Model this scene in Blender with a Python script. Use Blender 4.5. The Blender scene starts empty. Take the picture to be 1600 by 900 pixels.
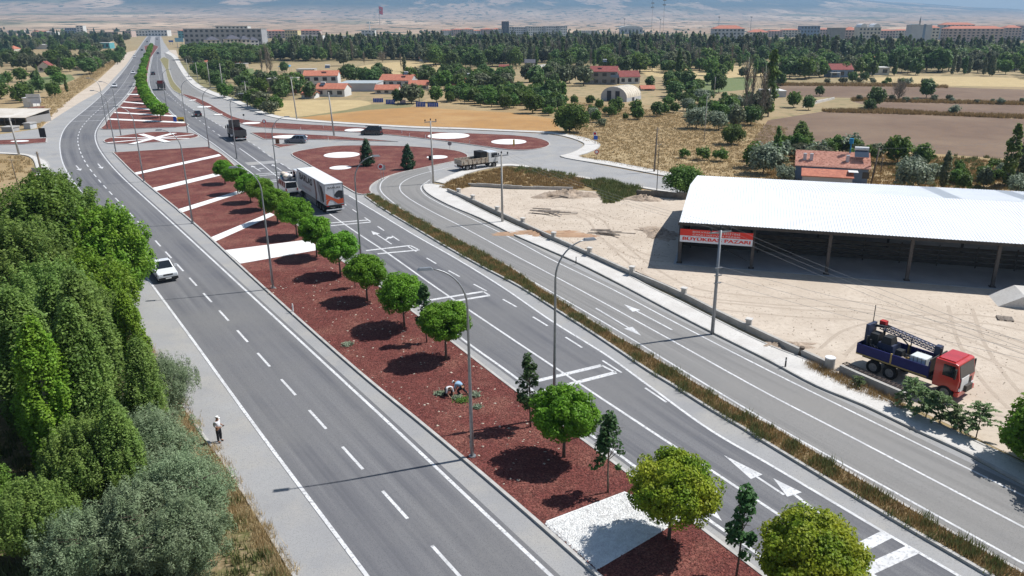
import bpy, math, random
import numpy as np
from mathutils import Vector, Matrix
random.seed(7); RNG = np.random.default_rng(11)
SC = bpy.context.scene; COL = SC.collection
PI = math.pi
# ---------------------------------------------------------------- camera, sky, sun, exposure
CAM_H, F_PX, CX, CY, Y_HOR = 24.0, 1190.0, 840.0, 450.0, 34.0
PITCH = math.atan2(CY - Y_HOR, F_PX)
cd = bpy.data.cameras.new('camera'); cam = bpy.data.objects.new('camera', cd); COL.objects.link(cam)
cam.location = (0, 0, CAM_H); cam.rotation_euler = (PI/2 - PITCH, 0, 0)
cd.sensor_width = 36; cd.lens = 36*F_PX/1600; cd.shift_x = -(CX-800)/1600; cd.clip_start = .5; cd.clip_end = 60000
SC.camera = cam
SUN_AZ = math.atan2(.945, .327); SUN_EL = math.radians(54)
W = bpy.data.worlds.new('World'); SC.world = W; W.use_nodes = True
nt = W.node_tree; sky = nt.nodes.new('ShaderNodeTexSky'); sky.sky_type = 'NISHITA'; sky.sun_disc = False
sky.sun_elevation = SUN_EL; sky.sun_rotation = SUN_AZ; sky.altitude = 1000; sky.dust_density = 1.2; sky.air_density = 1.0
bg = nt.nodes['Background']; bg.inputs[1].default_value = .07; nt.links.new(sky.outputs[0], bg.inputs[0])
sl = bpy.data.lights.new('sun', 'SUN'); sl.energy = 5.0; sl.angle = math.radians(.53); sl.color = (1, .975, .94)
so = bpy.data.objects.new('sun', sl); COL.objects.link(so); so.location = (60, 20, 90)
SD = Vector((math.sin(SUN_AZ)*math.cos(SUN_EL), math.cos(SUN_AZ)*math.cos(SUN_EL), math.sin(SUN_EL)))
so.rotation_euler = SD.to_track_quat('Z', 'Y').to_euler()
SC.view_settings.view_transform = 'Standard'; SC.view_settings.look = 'None'; SC.view_settings.gamma = 1
SC.view_settings.exposure = .38
SC.cycles.max_bounces = 6; SC.cycles.transparent_max_bounces = 8; SC.cycles.volume_bounces = 0
# ---------------------------------------------------------------- helpers
def G(x, y, z=0.0):
    """where a survey point (given as photo coordinates) lies on the level z"""
    v = y-CY; Y = F_PX*math.cos(PITCH)-v*math.sin(PITCH); Z = -F_PX*math.sin(PITCH)-v*math.cos(PITCH)
    t = (CAM_H-z)/(-Z); return ((x-CX)*t, Y*t)
def GP(pts, z=0.0): return [G(x, y, z) for x, y in pts]
def hgt(bx, by, ty):
    """height of something standing at (bx,by) whose top is seen at ty"""
    Y = G(bx, by)[1]; t = math.tan(PITCH); k = (ty-CY)/F_PX
    s, c = math.sin(PITCH), math.cos(PITCH)
    return CAM_H - Y*(s+k*c)/(c-k*s)
def cr(pts, n=6, closed=False):
    P = [np.array(p, float) for p in pts]
    if len(P) < 3: return P
    out = []; N = len(P)
    rng_ = range(N) if closed else range(N-1)
    for i in rng_:
        p1, p2 = P[i], P[(i+1) % N]
        p0 = P[i-1] if (closed or i > 0) else 2*p1-p2
        p3 = P[(i+2) % N] if (closed or i < N-2) else 2*p2-p1
        t0 = 0; t1 = t0+max(np.linalg.norm(p1-p0), 1e-6)**.5; t2 = t1+max(np.linalg.norm(p2-p1), 1e-6)**.5; t3 = t2+max(np.linalg.norm(p3-p2), 1e-6)**.5
        for k in range(n):
            t = t1+(t2-t1)*k/n
            a1 = (t1-t)/(t1-t0)*p0+(t-t0)/(t1-t0)*p1; a2 = (t2-t)/(t2-t1)*p1+(t-t1)/(t2-t1)*p2; a3 = (t3-t)/(t3-t2)*p2+(t-t2)/(t3-t2)*p3
            b1 = (t2-t)/(t2-t0)*a1+(t-t0)/(t2-t0)*a2; b2 = (t3-t)/(t3-t1)*a2+(t-t1)/(t3-t1)*a3
            out.append((t2-t)/(t2-t1)*b1+(t-t1)/(t2-t1)*b2)
    if not closed: out.append(P[-1])
    return out
def ext(P, d):
    P = [np.array(p, float) for p in P]; v = P[0]-P[1]; v /= np.linalg.norm(v); return [P[0]+v*d]+P
def resample(P, n=None, step=None):
    P = np.array(P); seg = np.linalg.norm(np.diff(P, axis=0), axis=1); s = np.concatenate([[0], np.cumsum(seg)])
    if n is None: n = max(2, int(s[-1]/step)+1)
    t = np.linspace(0, s[-1], n); return np.stack([np.interp(t, s, P[:, 0]), np.interp(t, s, P[:, 1])], 1), s[-1]
def normals(P):
    P = np.array(P); d = np.gradient(P, axis=0); d /= np.maximum(np.linalg.norm(d, axis=1, keepdims=True), 1e-9)
    return np.stack([-d[:, 1], d[:, 0]], 1)
def offset(P, d): P = np.array(P); return P+normals(P)*d
def link(name, me, mat=None, parent=None, loc=None, rz=None):
    o = bpy.data.objects.new(name, me); COL.objects.link(o)
    if mat is not None and me is not None and len(me.materials) == 0:
        for m in (mat if isinstance(mat, (list, tuple)) else [mat]): me.materials.append(m)
    if parent: o.parent = parent
    if loc is not None: o.location = loc
    if rz is not None: o.rotation_euler = (0, 0, rz)
    return o
def tag(o, label=None, cat=None, group=None, kind=None):
    if label: o['label'] = label
    if cat: o['category'] = cat
    if group: o['group'] = group
    if kind: o['kind'] = kind
    return o
def empty(name, loc=(0, 0, 0), rz=0, label=None, cat=None, group=None):
    o = bpy.data.objects.new(name, None); COL.objects.link(o); o.location = loc; o.rotation_euler = (0, 0, rz); o.empty_display_size = .2
    return tag(o, label, cat, group)
def copy_tree(o, parent=None):
    c = o.copy(); COL.objects.link(c); c.parent = parent
    for ch in o.children: copy_tree(ch, c)
    return c
def quads_mesh(name, V, nper):
    """V: (n*nper,3) array of separate faces with nper corners"""
    V = np.asarray(V, np.float32); nf = len(V)//nper; me = bpy.data.meshes.new(name)
    me.vertices.add(len(V)); me.vertices.foreach_set('co', V.ravel())
    me.loops.add(len(V)); me.loops.foreach_set('vertex_index', np.arange(len(V), dtype=np.int32))
    me.polygons.add(nf); me.polygons.foreach_set('loop_start', np.arange(0, len(V), nper, dtype=np.int32)); me.polygons.foreach_set('loop_total', np.full(nf, nper, np.int32))
    me.update(calc_edges=True); return me
class MB:
    def __init__(s): s.v = []; s.f = []; s.mi = []
    def add(s, vs, fs, mi=0):
        b = len(s.v); s.v += [tuple(float(c) for c in v) for v in vs]; s.f += [tuple(b+i for i in f) for f in fs]; s.mi += [mi]*len(fs); return s
    def box(s, x0, x1, y0, y1, z0, z1, mi=0, tx=0, ty=0):
        """box; tx,ty: inset of the top face"""
        return s.add([(x0, y0, z0), (x1, y0, z0), (x1, y1, z0), (x0, y1, z0), (x0+tx, y0+ty, z1), (x1-tx, y0+ty, z1), (x1-tx, y1-ty, z1), (x0+tx, y1-ty, z1)],
                     [(3, 2, 1, 0), (4, 5, 6, 7), (0, 1, 5, 4), (1, 2, 6, 5), (2, 3, 7, 6), (3, 0, 4, 7)], mi)
    def tube(s, pts, rad, n=8, mi=0, caps=True):
        pts = [Vector(p) for p in pts]; m = len(pts); rad = rad if isinstance(rad, (list, tuple)) else [rad]*m
        vs = []; ref = None
        for i, p in enumerate(pts):
            d = (pts[min(i+1, m-1)]-pts[max(i-1, 0)]).normalized()
            if ref is None: ref = Vector((0, 0, 1)) if abs(d.z) < .9 else Vector((1, 0, 0))
            a = d.cross(ref).normalized(); b = d.cross(a).normalized(); ref = a.cross(d)*-1 if False else ref
            for k in range(n):
                t = 2*PI*k/n; vs.append(p+(a*math.cos(t)+b*math.sin(t))*rad[i])
        fs = [(i*n+k, i*n+(k+1) % n, (i+1)*n+(k+1) % n, (i+1)*n+k) for i in range(m-1) for k in range(n)]
        if caps: fs += [tuple(reversed(range(n))), tuple((m-1)*n+k for k in range(n))]
        return s.add(vs, fs, mi)
    def prism(s, poly, z0, z1, mi=0, inset=0):
        n = len(poly); fs = [tuple(reversed(range(n))), tuple(range(n, 2*n))]+[(i, (i+1) % n, n+(i+1) % n, n+i) for i in range(n)]
        return s.add([(p[0], p[1], z0) for p in poly]+[(p[0], p[1], z1) for p in poly], fs, mi)
    def sideprism(s, prof, x0, x1, mi=0, axis='y'):
        """profile (y,z) extruded along x, or (x,z) along y"""
        n = len(prof)
        if axis == 'x': a = [(x0, p[0], p[1]) for p in prof]; b = [(x1, p[0], p[1]) for p in prof]
        else: a = [(p[0], x0, p[1]) for p in prof]; b = [(p[0], x1, p[1]) for p in prof]
        return s.add(a+b, [tuple(reversed(range(n))), tuple(range(n, 2*n))]+[(i, (i+1) % n, n+(i+1) % n, n+i) for i in range(n)], mi)
    def mesh(s, name, smooth=False):
        me = bpy.data.meshes.new(name); me.from_pydata(s.v, [], s.f)
        if any(s.mi): me.polygons.foreach_set('material_index', s.mi)
        me.update(); fix_normals(me)
        if smooth: me.polygons.foreach_set('use_smooth', [True]*len(me.polygons))
        return me
    def build(s, name, mat, parent=None, loc=None, rz=None, smooth=False): return link(name, s.mesh(name, smooth), mat, parent, loc, rz)
import bmesh
def fix_normals(me):
    bm = bmesh.new(); bm.from_mesh(me); bmesh.ops.recalc_face_normals(bm, faces=bm.faces); bm.to_mesh(me); bm.free()
def sheet(name, poly, z, mat, parent=None):
    me = bpy.data.meshes.new(name); n = len(poly); poly = [(float(p[0]), float(p[1])) for p in poly]
    ar = sum(poly[i][0]*poly[(i+1) % n][1]-poly[(i+1) % n][0]*poly[i][1] for i in range(n))
    idx = list(range(n)) if ar > 0 else list(reversed(range(n)))
    me.from_pydata([(p[0], p[1], z) for p in poly], [], [idx]); me.update()
    bm = bmesh.new(); bm.from_mesh(me); bmesh.ops.triangulate(bm, faces=bm.faces); bm.to_mesh(me); bm.free()
    return link(name, me, mat, parent)
def ribbon(name, A, B, z, mat, parent=None, n=200):
    """surface between two polylines, uv = (metres across, metres along)"""
    a, la = resample(A, n); b, lb = resample(B, n); me = bpy.data.meshes.new(name)
    v = [(p[0], p[1], z) for p in a]+[(p[0], p[1], z) for p in b]
    f = [(i, n+i, n+i+1, i+1) for i in range(n-1)]; me.from_pydata(v, [], f)
    uv = me.uv_layers.new(name='UVMap'); s = np.concatenate([[0], np.cumsum(np.linalg.norm(np.diff((a+b)/2, axis=0), axis=1))]); w = np.linalg.norm(a-b, axis=1)
    for p in me.polygons:
        for li in p.loop_indices:
            vi = me.loops[li].vertex_index; uv.data[li].uv = (0 if vi < n else w[vi-n], s[vi % n])
    me.update()
    if me.polygons[0].normal.z < 0: me.flip_normals()
    return link(name, me, mat, parent)
def inpoly(x, y, poly):
    c = False; n = len(poly); j = n-1
    for i in range(n):
        xi, yi = poly[i][0], poly[i][1]; xj, yj = poly[j][0], poly[j][1]
        if (yi > y) != (yj > y) and x < (xj-xi)*(y-yi)/(yj-yi)+xi: c = not c
        j = i
    return c
def sample_poly(poly, n, rng=RNG):
    P = np.array(poly); lo, hi = P.min(0), P.max(0); out = np.zeros((0, 2))
    while len(out) < n:
        q = rng.uniform(lo, hi, (max(n*3, 500), 2)); x, y = q[:, 0], q[:, 1]; c = np.zeros(len(q), bool); j = len(P)-1
        for i in range(len(P)):
            xi, yi = P[i]; xj, yj = P[j]
            if yi != yj: c ^= ((yi > y) != (yj > y)) & (x < (xj-xi)*(y-yi)/(yj-yi)+xi)
            j = i
        out = np.concatenate([out, q[c]])
    return out[:n]
# ---------------------------------------------------------------- materials
MATS = {}
def srgb(r, g, b): return tuple(((c/255/12.92) if c/255 <= .04045 else ((c/255+.055)/1.055)**2.4) for c in (r, g, b))
def M(name, c, c2=None, sc=1.0, rough=.85, bump=0, bsc=20, metal=0, spec=.3, c3=None, sc3=.05, fine=None, fsc=40, uv=None, det=5, lo=.35, hi=.65, island=0, objrnd=0, trans=0, coat=0, vor=0):
    if name in MATS: return MATS[name]
    m = bpy.data.materials.new(name); m.use_nodes = True; N = m.node_tree.nodes; L = m.node_tree.links; b = N['Principled BSDF']
    b.inputs['Roughness'].default_value = rough; b.inputs['Metallic'].default_value = metal; b.inputs['Specular IOR Level'].default_value = spec
    if coat: b.inputs['Coat Weight'].default_value = coat
    tc = N.new('ShaderNodeTexCoord'); src = tc.outputs['UV' if uv else 'Object']
    if uv:
        mp = N.new('ShaderNodeMapping'); L.new(src, mp.inputs[0]); mp.inputs['Scale'].default_value = (uv[0], uv[1], 1); usrc = mp.outputs[0]; src = tc.outputs['Object']
    rgb = N.new('ShaderNodeRGB'); rgb.outputs[0].default_value = (*c, 1); cur = rgb.outputs[0]
    def mix(a, bcol, fac):
        x = N.new('ShaderNodeMix'); x.data_type = 'RGBA'; L.new(fac, x.inputs[0]); L.new(a, x.inputs[6])
        if isinstance(bcol, tuple): x.inputs[7].default_value = (*bcol, 1)
        else: L.new(bcol, x.inputs[7])
        return x.outputs[2]
    def noise(scale, lo, hi, s=None, d=5):
        n = N.new('ShaderNodeTexNoise'); L.new(s or src, n.inputs['Vector']); n.inputs['Scale'].default_value = scale; n.inputs['Detail'].default_value = d; n.inputs['Roughness'].default_value = .6
        r = N.new('ShaderNodeMapRange'); L.new(n.outputs[0], r.inputs[0]); r.inputs[1].default_value = lo; r.inputs[2].default_value = hi; r.clamp = True; return r.outputs[0], n.outputs[0]
    if c2: cur = mix(cur, c2, noise(sc, lo, hi, usrc if uv else None, det)[0])
    if c3: cur = mix(cur, c3, noise(sc3, .45, .68)[0])
    if fine: cur = mix(cur, fine, noise(fsc, .5, .72, None, 2)[0])
    if vor:
        vn = N.new('ShaderNodeTexVoronoi'); L.new(src, vn.inputs['Vector']); vn.inputs['Scale'].default_value = vor
        hs = N.new('ShaderNodeHueSaturation'); L.new(cur, hs.inputs['Color']); sp = N.new('ShaderNodeSeparateColor'); L.new(vn.outputs['Color'], sp.inputs[0])
        r = N.new('ShaderNodeMapRange'); L.new(sp.outputs[0], r.inputs[0]); r.inputs[3].default_value = .45; r.inputs[4].default_value = 1.6; L.new(r.outputs[0], hs.inputs['Value']); cur = hs.outputs[0]
    if island or objrnd:
        hs = N.new('ShaderNodeHueSaturation'); L.new(cur, hs.inputs['Color']); val = None
        if island:
            g = N.new('ShaderNodeNewGeometry'); r = N.new('ShaderNodeMapRange'); L.new(g.outputs['Random Per Island'], r.inputs[0]); r.inputs[3].default_value = 1-island; r.inputs[4].default_value = 1+island; val = r.outputs[0]
        if objrnd:
            oi = N.new('ShaderNodeObjectInfo'); r = N.new('ShaderNodeMapRange'); L.new(oi.outputs['Random'], r.inputs[0]); r.inputs[3].default_value = 1-objrnd; r.inputs[4].default_value = 1+objrnd
            if val is None: val = r.outputs[0]
            else:
                mm = N.new('ShaderNodeMath'); mm.operation = 'MULTIPLY'; L.new(val, mm.inputs[0]); L.new(r.outputs[0], mm.inputs[1]); val = mm.outputs[0]
            r2 = N.new('ShaderNodeMapRange'); L.new(oi.outputs['Random'], r2.inputs[0]); r2.inputs[3].default_value = .5-objrnd*.08; r2.inputs[4].default_value = .5+objrnd*.08; L.new(r2.outputs[0], hs.inputs['Hue'])
        L.new(val, hs.inputs['Value']); cur = hs.outputs[0]
    L.new(cur, b.inputs['Base Color'])
    if bump:
        bn = N.new('ShaderNodeBump'); bn.inputs['Strength'].default_value = min(1, bump); bn.inputs['Distance'].default_value = .05*max(1, bump)
        L.new(noise(bsc, 0, 1, None, 4)[1], bn.inputs['Height']); L.new(bn.outputs[0], b.inputs['Normal'])
    if trans:
        t = N.new('ShaderNodeBsdfTranslucent'); L.new(cur, t.inputs[0]); ms = N.new('ShaderNodeMixShader'); ms.inputs[0].default_value = trans
        L.new(b.outputs[0], ms.inputs[1]); L.new(t.outputs[0], ms.inputs[2]); L.new(ms.outputs[0], N['Material Output'].inputs[0])
    MATS[name] = m; return m
ASPH = M('asphalt_main', (.112, .113, .125), (.195, .194, .199), uv=(.62, .010), sc=1.9, lo=.36, hi=.64, bump=.25, bsc=30, fine=(.10, .10, .105), fsc=22, rough=.88, c3=(.185, .182, .18), sc3=.06)
ASPH2 = M('asphalt_service', (.195, .19, .184), (.265, .258, .248), uv=(.7, .012), sc=1.9, lo=.36, hi=.64, bump=.25, bsc=30, fine=(.16, .156, .15), fsc=22, rough=.9, c3=(.25, .24, .225), sc3=.07)
PAVE = M('asphalt_pale', (.285, .284, .286), (.345, .342, .338), sc=.16, bump=.2, bsc=30, fine=(.23, .228, .226), fsc=20, rough=.9, c3=(.36, .345, .32), sc3=.3)
PAINT = M('road_paint', (.66, .66, .66), (.30, .30, .305), sc=6, lo=.52, hi=.66, rough=.7, c3=(.48, .48, .48), sc3=.6)
KERB = M('kerb_concrete', (.50, .485, .46), (.38, .365, .34), sc=1.2, bump=.3, bsc=12)
MULCH = M('red_mulch', (.14, .038, .031), (.095, .027, .023), sc=1.5, bump=1.0, bsc=11, vor=13, rough=.95, c3=(.20, .085, .062), sc3=.3, fine=(.20, .075, .058), fsc=9)
WGRAV = M('white_gravel', (.82, .82, .80), (.62, .61, .59), sc=6, lo=.5, hi=.75, bump=1, bsc=14, vor=0, rough=.9)
WALK = M('pale_paving', (.62, .60, .565), (.53, .505, .47), sc=.5, bump=.2, bsc=10, fine=(.48, .46, .43), fsc=6, rough=.9)
SAND = M('sandy_yard', (.53, .45, .365), (.46, .385, .305), sc=.10, bump=.4, bsc=4, fine=(.44, .365, .29), fsc=2.2, rough=.95, c3=(.57, .49, .40), sc3=.25)
DRY = M('dry_grass_ground', (.37, .255, .125), (.29, .21, .11), sc=.2, bump=.8, bsc=5, fine=(.21, .16, .08), fsc=3, rough=.95, c3=(.42, .32, .18), sc3=.04)
STUB = M('golden_stubble', (.41, .225, .08), (.35, .195, .075), sc=.25, bump=.5, bsc=5, fine=(.34, .20, .085), fsc=2.0, rough=.95, c3=(.45, .28, .12), sc3=.06)
STRAW = M('straw_field', (.52, .40, .21), (.44, .33, .17), sc=.2, bump=.5, bsc=5, fine=(.34, .27, .13), fsc=2, rough=.95)
PLOW = M('ploughed_soil', (.185, .118, .074), (.145, .092, .06), sc=.18, bump=1, bsc=1.6, fine=(.15, .115, .10), fsc=1.6, rough=.95, c3=(.225, .155, .10), sc3=.03)
OLIVE = M('olive_scrub_ground', (.20, .185, .085), (.26, .22, .115), sc=.3, bump=.6, bsc=4, fine=(.13, .135, .055), fsc=2.5, rough=.95)
GREEN = M('green_crop_ground', (.13, .17, .06), (.18, .20, .09), sc=.3, bump=.6, bsc=4, fine=(.09, .13, .045), fsc=2.5, rough=.95)
FARG = M('plain_ground', (.34, .245, .135), (.27, .22, .115), sc=.012, bump=.4, bsc=1, fine=(.17, .16, .075), fsc=.25, rough=.95, c3=(.40, .30, .17), sc3=.006)
# ================================================================ GROUND, HILLS
def polar_ground():
    rs = [0, 30, 80, 200, 500, 1000, 1600, 2500]; na = 64; v = [(0, 0, 0)]; f = []
    for r in rs[1:]:
        for k in range(na): a = 2*PI*k/na; v.append((r*math.sin(a), r*math.cos(a), 0))
    for k in range(na): f.append((0, 1+(k+1) % na, 1+k))
    for i in range(len(rs)-2):
        for k in range(na): a = 1+i*na; f.append((a+k, a+(k+1) % na, a+na+(k+1) % na, a+na+k))
    me = bpy.data.meshes.new('ground'); me.from_pydata(v, [], f); me.update(); fix_normals(me)
    if me.polygons[0].normal.z < 0: me.flip_normals()
    return link('ground', me, FARG)
tag(polar_ground(), 'flat dry plain under the fields and roads', None, None, 'structure')
def hill_mat():
    m = bpy.data.materials.new('hill_ground'); m.use_nodes = True; N = m.node_tree.nodes; L = m.node_tree.links; b = N['Principled BSDF']; b.inputs['Roughness'].default_value = 1; b.inputs['Specular IOR Level'].default_value = 0
    tc = N.new('ShaderNodeTexCoord')
    def nz(scale, sx, sy, lo, hi, det=6):
        mp = N.new('ShaderNodeMapping'); mp.inputs['Scale'].default_value = (sx, sy, 1); L.new(tc.outputs['Object'], mp.inputs[0])
        n = N.new('ShaderNodeTexNoise'); n.inputs['Scale'].default_value = scale; n.inputs['Detail'].default_value = det; L.new(mp.outputs[0], n.inputs['Vector'])
        r = N.new('ShaderNodeMapRange'); r.inputs[1].default_value = lo; r.inputs[2].default_value = hi; L.new(n.outputs[0], r.inputs[0]); return r.outputs[0]
    def mix(a, c, fac):
        x = N.new('ShaderNodeMix'); x.data_type = 'RGBA'; L.new(fac, x.inputs[0])
        if isinstance(a, tuple): x.inputs[6].default_value = (*a, 1)
        else: L.new(a, x.inputs[6])
        x.inputs[7].default_value = (*c, 1); return x.outputs[2]
    c = mix((.42, .305, .22), (.33, .245, .18), nz(.006, 1, .5, .42, .56, 9))
    c = mix(c, (.17, .17, .12), nz(.0016, 1, .45, .56, .63))
    c = mix(c, (.52, .39, .28), nz(.0024, .8, .3, .55, .62))
    # scrub on the higher slopes
    g = N.new('ShaderNodeNewGeometry'); s = N.new('ShaderNodeSeparateXYZ'); L.new(g.outputs['Position'], s.inputs[0])
    r = N.new('ShaderNodeMapRange'); r.inputs[1].default_value = 70; r.inputs[2].default_value = 170; L.new(s.outputs[2], r.inputs[0])
    mu = N.new('ShaderNodeMath'); mu.operation = 'MULTIPLY'; L.new(r.outputs[0], mu.inputs[0]); L.new(nz(.0021, 1, .33, .43, .475, 12), mu.inputs[1])
    c = mix(c, (.035, .065, .075), mu.outputs[0]); c = mix(c, (.07, .085, .07), nz(.02, 1, .4, .56, .60, 6))
    L.new(c, b.inputs['Base Color']); return m
def make_hills():
    from mathutils import noise
    xs = [-1200, -400, 0, 600, 1000, 1200, 1290, 1400, 1480, 1540, 1600, 1800, 2300, 3500]; es = [62, 74, 76, 74, 62, 46, 37, 27.5, 21, 18, 11, 13, 25, 40]
    rs = np.concatenate([np.linspace(1500, 3400, 12), np.linspace(3700, 6500, 14), np.linspace(6700, 14500, 60)]); az = np.radians(np.linspace(-72, 72, 300))
    v = []; f = []
    for r in rs:
        for a in az:
            x, y = r*math.sin(a), r*math.cos(a); px = CX+F_PX*math.tan(a) if abs(a) < 1.2 else (4000 if a > 0 else -2500)
            side = min(1, max(0, (900-px)/900))
            z = -1.5+max(0, r-1600)*(.0095+.008*side)*(1 if r < 6500 else 6500/r)
            z += max(0, min(1, (r-1800)/1500))*14*noise.fractal(Vector((x/1500, y/900, 3.1)), 1, 2, 4)
            if r > 5500:
                t = min(1, (r-5500)/7500); s = t*t*(3-2*t); zr = CAM_H+13000*float(np.interp(px, xs, es))/F_PX
                n = noise.fractal(Vector((x/2300, y/5200, 1.7)), 1, 2.1, 6); ri = 1-abs(noise.fractal(Vector((x/1000, y/5000, 7.7)), 1, 2.1, 5))
                z += (zr-60)*s*(.80+.17*n*(1-.75*max(0, t-.6)/.4)+.34*(ri-.6)*(1-.85*t))
            v.append((x, y, z))
    na = len(az)
    for i in range(len(rs)-1):
        for k in range(na-1): f.append((i*na+k, i*na+k+1, (i+1)*na+k+1, (i+1)*na+k))
    me = bpy.data.meshes.new('hills'); me.from_pydata(v, [], f); me.update()
    if me.polygons[0].normal.z < 0: me.flip_normals()
    me.polygons.foreach_set('use_smooth', [True]*len(me.polygons))
    return link('hills', me, hill_mat())
tag(make_hills(), None, None, None, 'structure')
# fields: sheets laid a few millimetres above one another
FZ = [0.004]
def field(name, px, mat, smooth=0):
    FZ[0] += .0005
    P = GP(px); P = cr(P, smooth, True) if smooth else P
    return tag(sheet(name, P, FZ[0], mat), None, None, None, 'structure')
field('stubble_field', [(405, 178), (440, 188), (500, 193), (600, 199), (700, 204), (800, 208), (850, 210), (880, 212), (872, 196), (866, 185), (835, 179), (800, 175), (740, 168), (700, 166), (650, 167), (575, 172), (500, 180), (452, 186)], STUB)
field('straw_field', [(405, 176), (430, 183), (480, 181), (540, 172), (580, 163), (565, 157), (520, 156), (460, 157), (415, 158)], STRAW, 3)
field('scrub_field', [(452, 186), (500, 180), (575, 172), (650, 167), (640, 161), (580, 163), (540, 172), (480, 181)], OLIVE)
field('dry_field', [(640, 167), (800, 176), (866, 186), (872, 198), (885, 212), (940, 226), (930, 240), (885, 246), (950, 260), (1040, 277), (1200, 304), (1500, 330), (1700, 330), (1700, 215), (1230, 195), (1100, 175), (900, 150), (700, 140)], DRY)
field('ploughed_field', [(1170, 230), (1200, 188), (1287, 174), (1380, 175), (1450, 179), (1600, 186), (1800, 195), (1800, 262), (1600, 250), (1400, 236), (1300, 232)], PLOW)
field('ploughed_field', [(1205, 150), (1215, 133), (1300, 131), (1400, 133), (1500, 137), (1600, 140), (1800, 146), (1800, 166), (1600, 159), (1450, 155), (1330, 153)], PLOW)
field('ploughed_field', [(1330, 158), (1450, 160), (1600, 164), (1800, 170), (1800, 190), (1600, 182), (1450, 177), (1380, 172)], PLOW)
field('straw_field', [(1350, 122), (1420, 119), (1530, 120), (1600, 122), (1800, 124), (1800, 140), (1600, 136), (1480, 134), (1360, 128)], STRAW)
field('straw_field', [(530, 110), (560, 104), (620, 97), (660, 97), (705, 103), (700, 112), (660, 117), (600, 117), (550, 113)], STRAW, 3)
field('straw_field', [(1010, 118), (1040, 95), (1090, 92), (1180, 110), (1185, 120), (1100, 124)], STRAW, 3)
field('green_plot', [(1052, 135), (1090, 126), (1160, 120), (1180, 124), (1168, 140), (1100, 146), (1060, 140)], GREEN)
field('green_plot', [(20, 136), (50, 122), (110, 116), (120, 126), (60, 142)], GREEN)
field('green_plot', [(325, 118), (330, 109), (395, 107), (400, 116)], GREEN)
field('dry_field', [(-60, 186), (-60, 150), (60, 148), (130, 118), (190, 88), (212, 76), (214, 80), (195, 104), (160, 141), (120, 165), (62, 201)], DRY)
field('wood_floor', [(395, 100), (400, 62), (560, 54), (800, 52), (1000, 49), (1200, 50), (1400, 56), (1620, 58), (1620, 110), (1480, 112), (1330, 110), (1200, 100), (1000, 104), (830, 106), (720, 104), (640, 94), (520, 96)], M('wood_floor', (.16, .14, .065), (.30, .225, .12), sc=.06, bump=.6, bsc=1, fine=(.07, .08, .03), fsc=.6, rough=.95))
field('dry_verge', [(-80, 300), (-80, 238), (0, 241), (36, 243), (48, 248), (54, 272), (30, 276)], DRY)
field('sand_verge', [(62, 203), (90, 170), (120, 148), (150, 128), (175, 105), (198, 82), (214, 78), (204, 98), (180, 124), (160, 144), (120, 168), (80, 198)], SAND)
field('sand_verge', [(258, 88), (253, 78), (275, 78), (279, 90)], SAND)
field('orchard_ground', [(250, 128), (262, 90), (300, 100), (380, 140), (430, 178), (400, 176), (340, 150), (290, 120)], OLIVE)
field('roadside_ground', [(-300, 1300), (-300, 300), (79, 300), (105, 315), (150, 402), (222, 524), (320, 682), (345, 718), (400, 803), (460, 901), (640, 1240)], M('roadside_soil', (.23, .17, .095), (.13, .13, .05), sc=.45, bump=.8, bsc=4, fine=(.36, .27, .17), fsc=3, rough=.95))
field('yard', [(700, 300), (740, 318), (800, 346), (865, 374), (921, 401), (987, 432), (1067, 466), (1125, 496), (1200, 532), (1262, 562), (1300, 580), (1412, 630), (1500, 672), (1700, 770), (1900, 870), (1900, 420), (1600, 330), (1300, 310), (1072, 308), (995, 303), (895, 297), (800, 296), (735, 292)], SAND)
field('yard_grass', [(690, 294), (700, 286), (740, 272), (790, 263), (840, 267), (920, 281), (1000, 294), (1030, 300), (1000, 304), (955, 315), (940, 300), (895, 296), (800, 293), (735, 291), (712, 298)], DRY)
TRK = M('yard_track', (.45, .375, .30), (.40, .33, .26), sc=1.2, bump=.6, bsc=6, rough=.95)
TZ = [.0166]
def tyre_track(px, sep=1.9):
    TZ[0] += .0005
    P = np.array(cr(GP(px), 8)); o = tag(ribbon('tyre_track', offset(P, -sep/2-.16), offset(P, -sep/2+.16), TZ[0], TRK, n=60), None, None, None, 'structure'); ribbon('tyre_rut', offset(P, sep/2-.16), offset(P, sep/2+.16), TZ[0]+.0002, TRK, o, n=60)
for t_ in ([(1640, 560), (1500, 510), (1350, 478), (1200, 470), (1080, 455), (1010, 420), (960, 380)], [(1650, 600), (1560, 560), (1400, 500), (1250, 490), (1120, 478)], [(900, 330), (930, 345), (950, 370), (1000, 400), (1040, 405)], [(1640, 520), (1540, 500), (1440, 500), (1340, 520), (1300, 550)], [(820, 330), (850, 325), (900, 328), (960, 345)], [(1600, 640), (1560, 600), (1520, 540), (1500, 480)]): tyre_track(t_)
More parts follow.
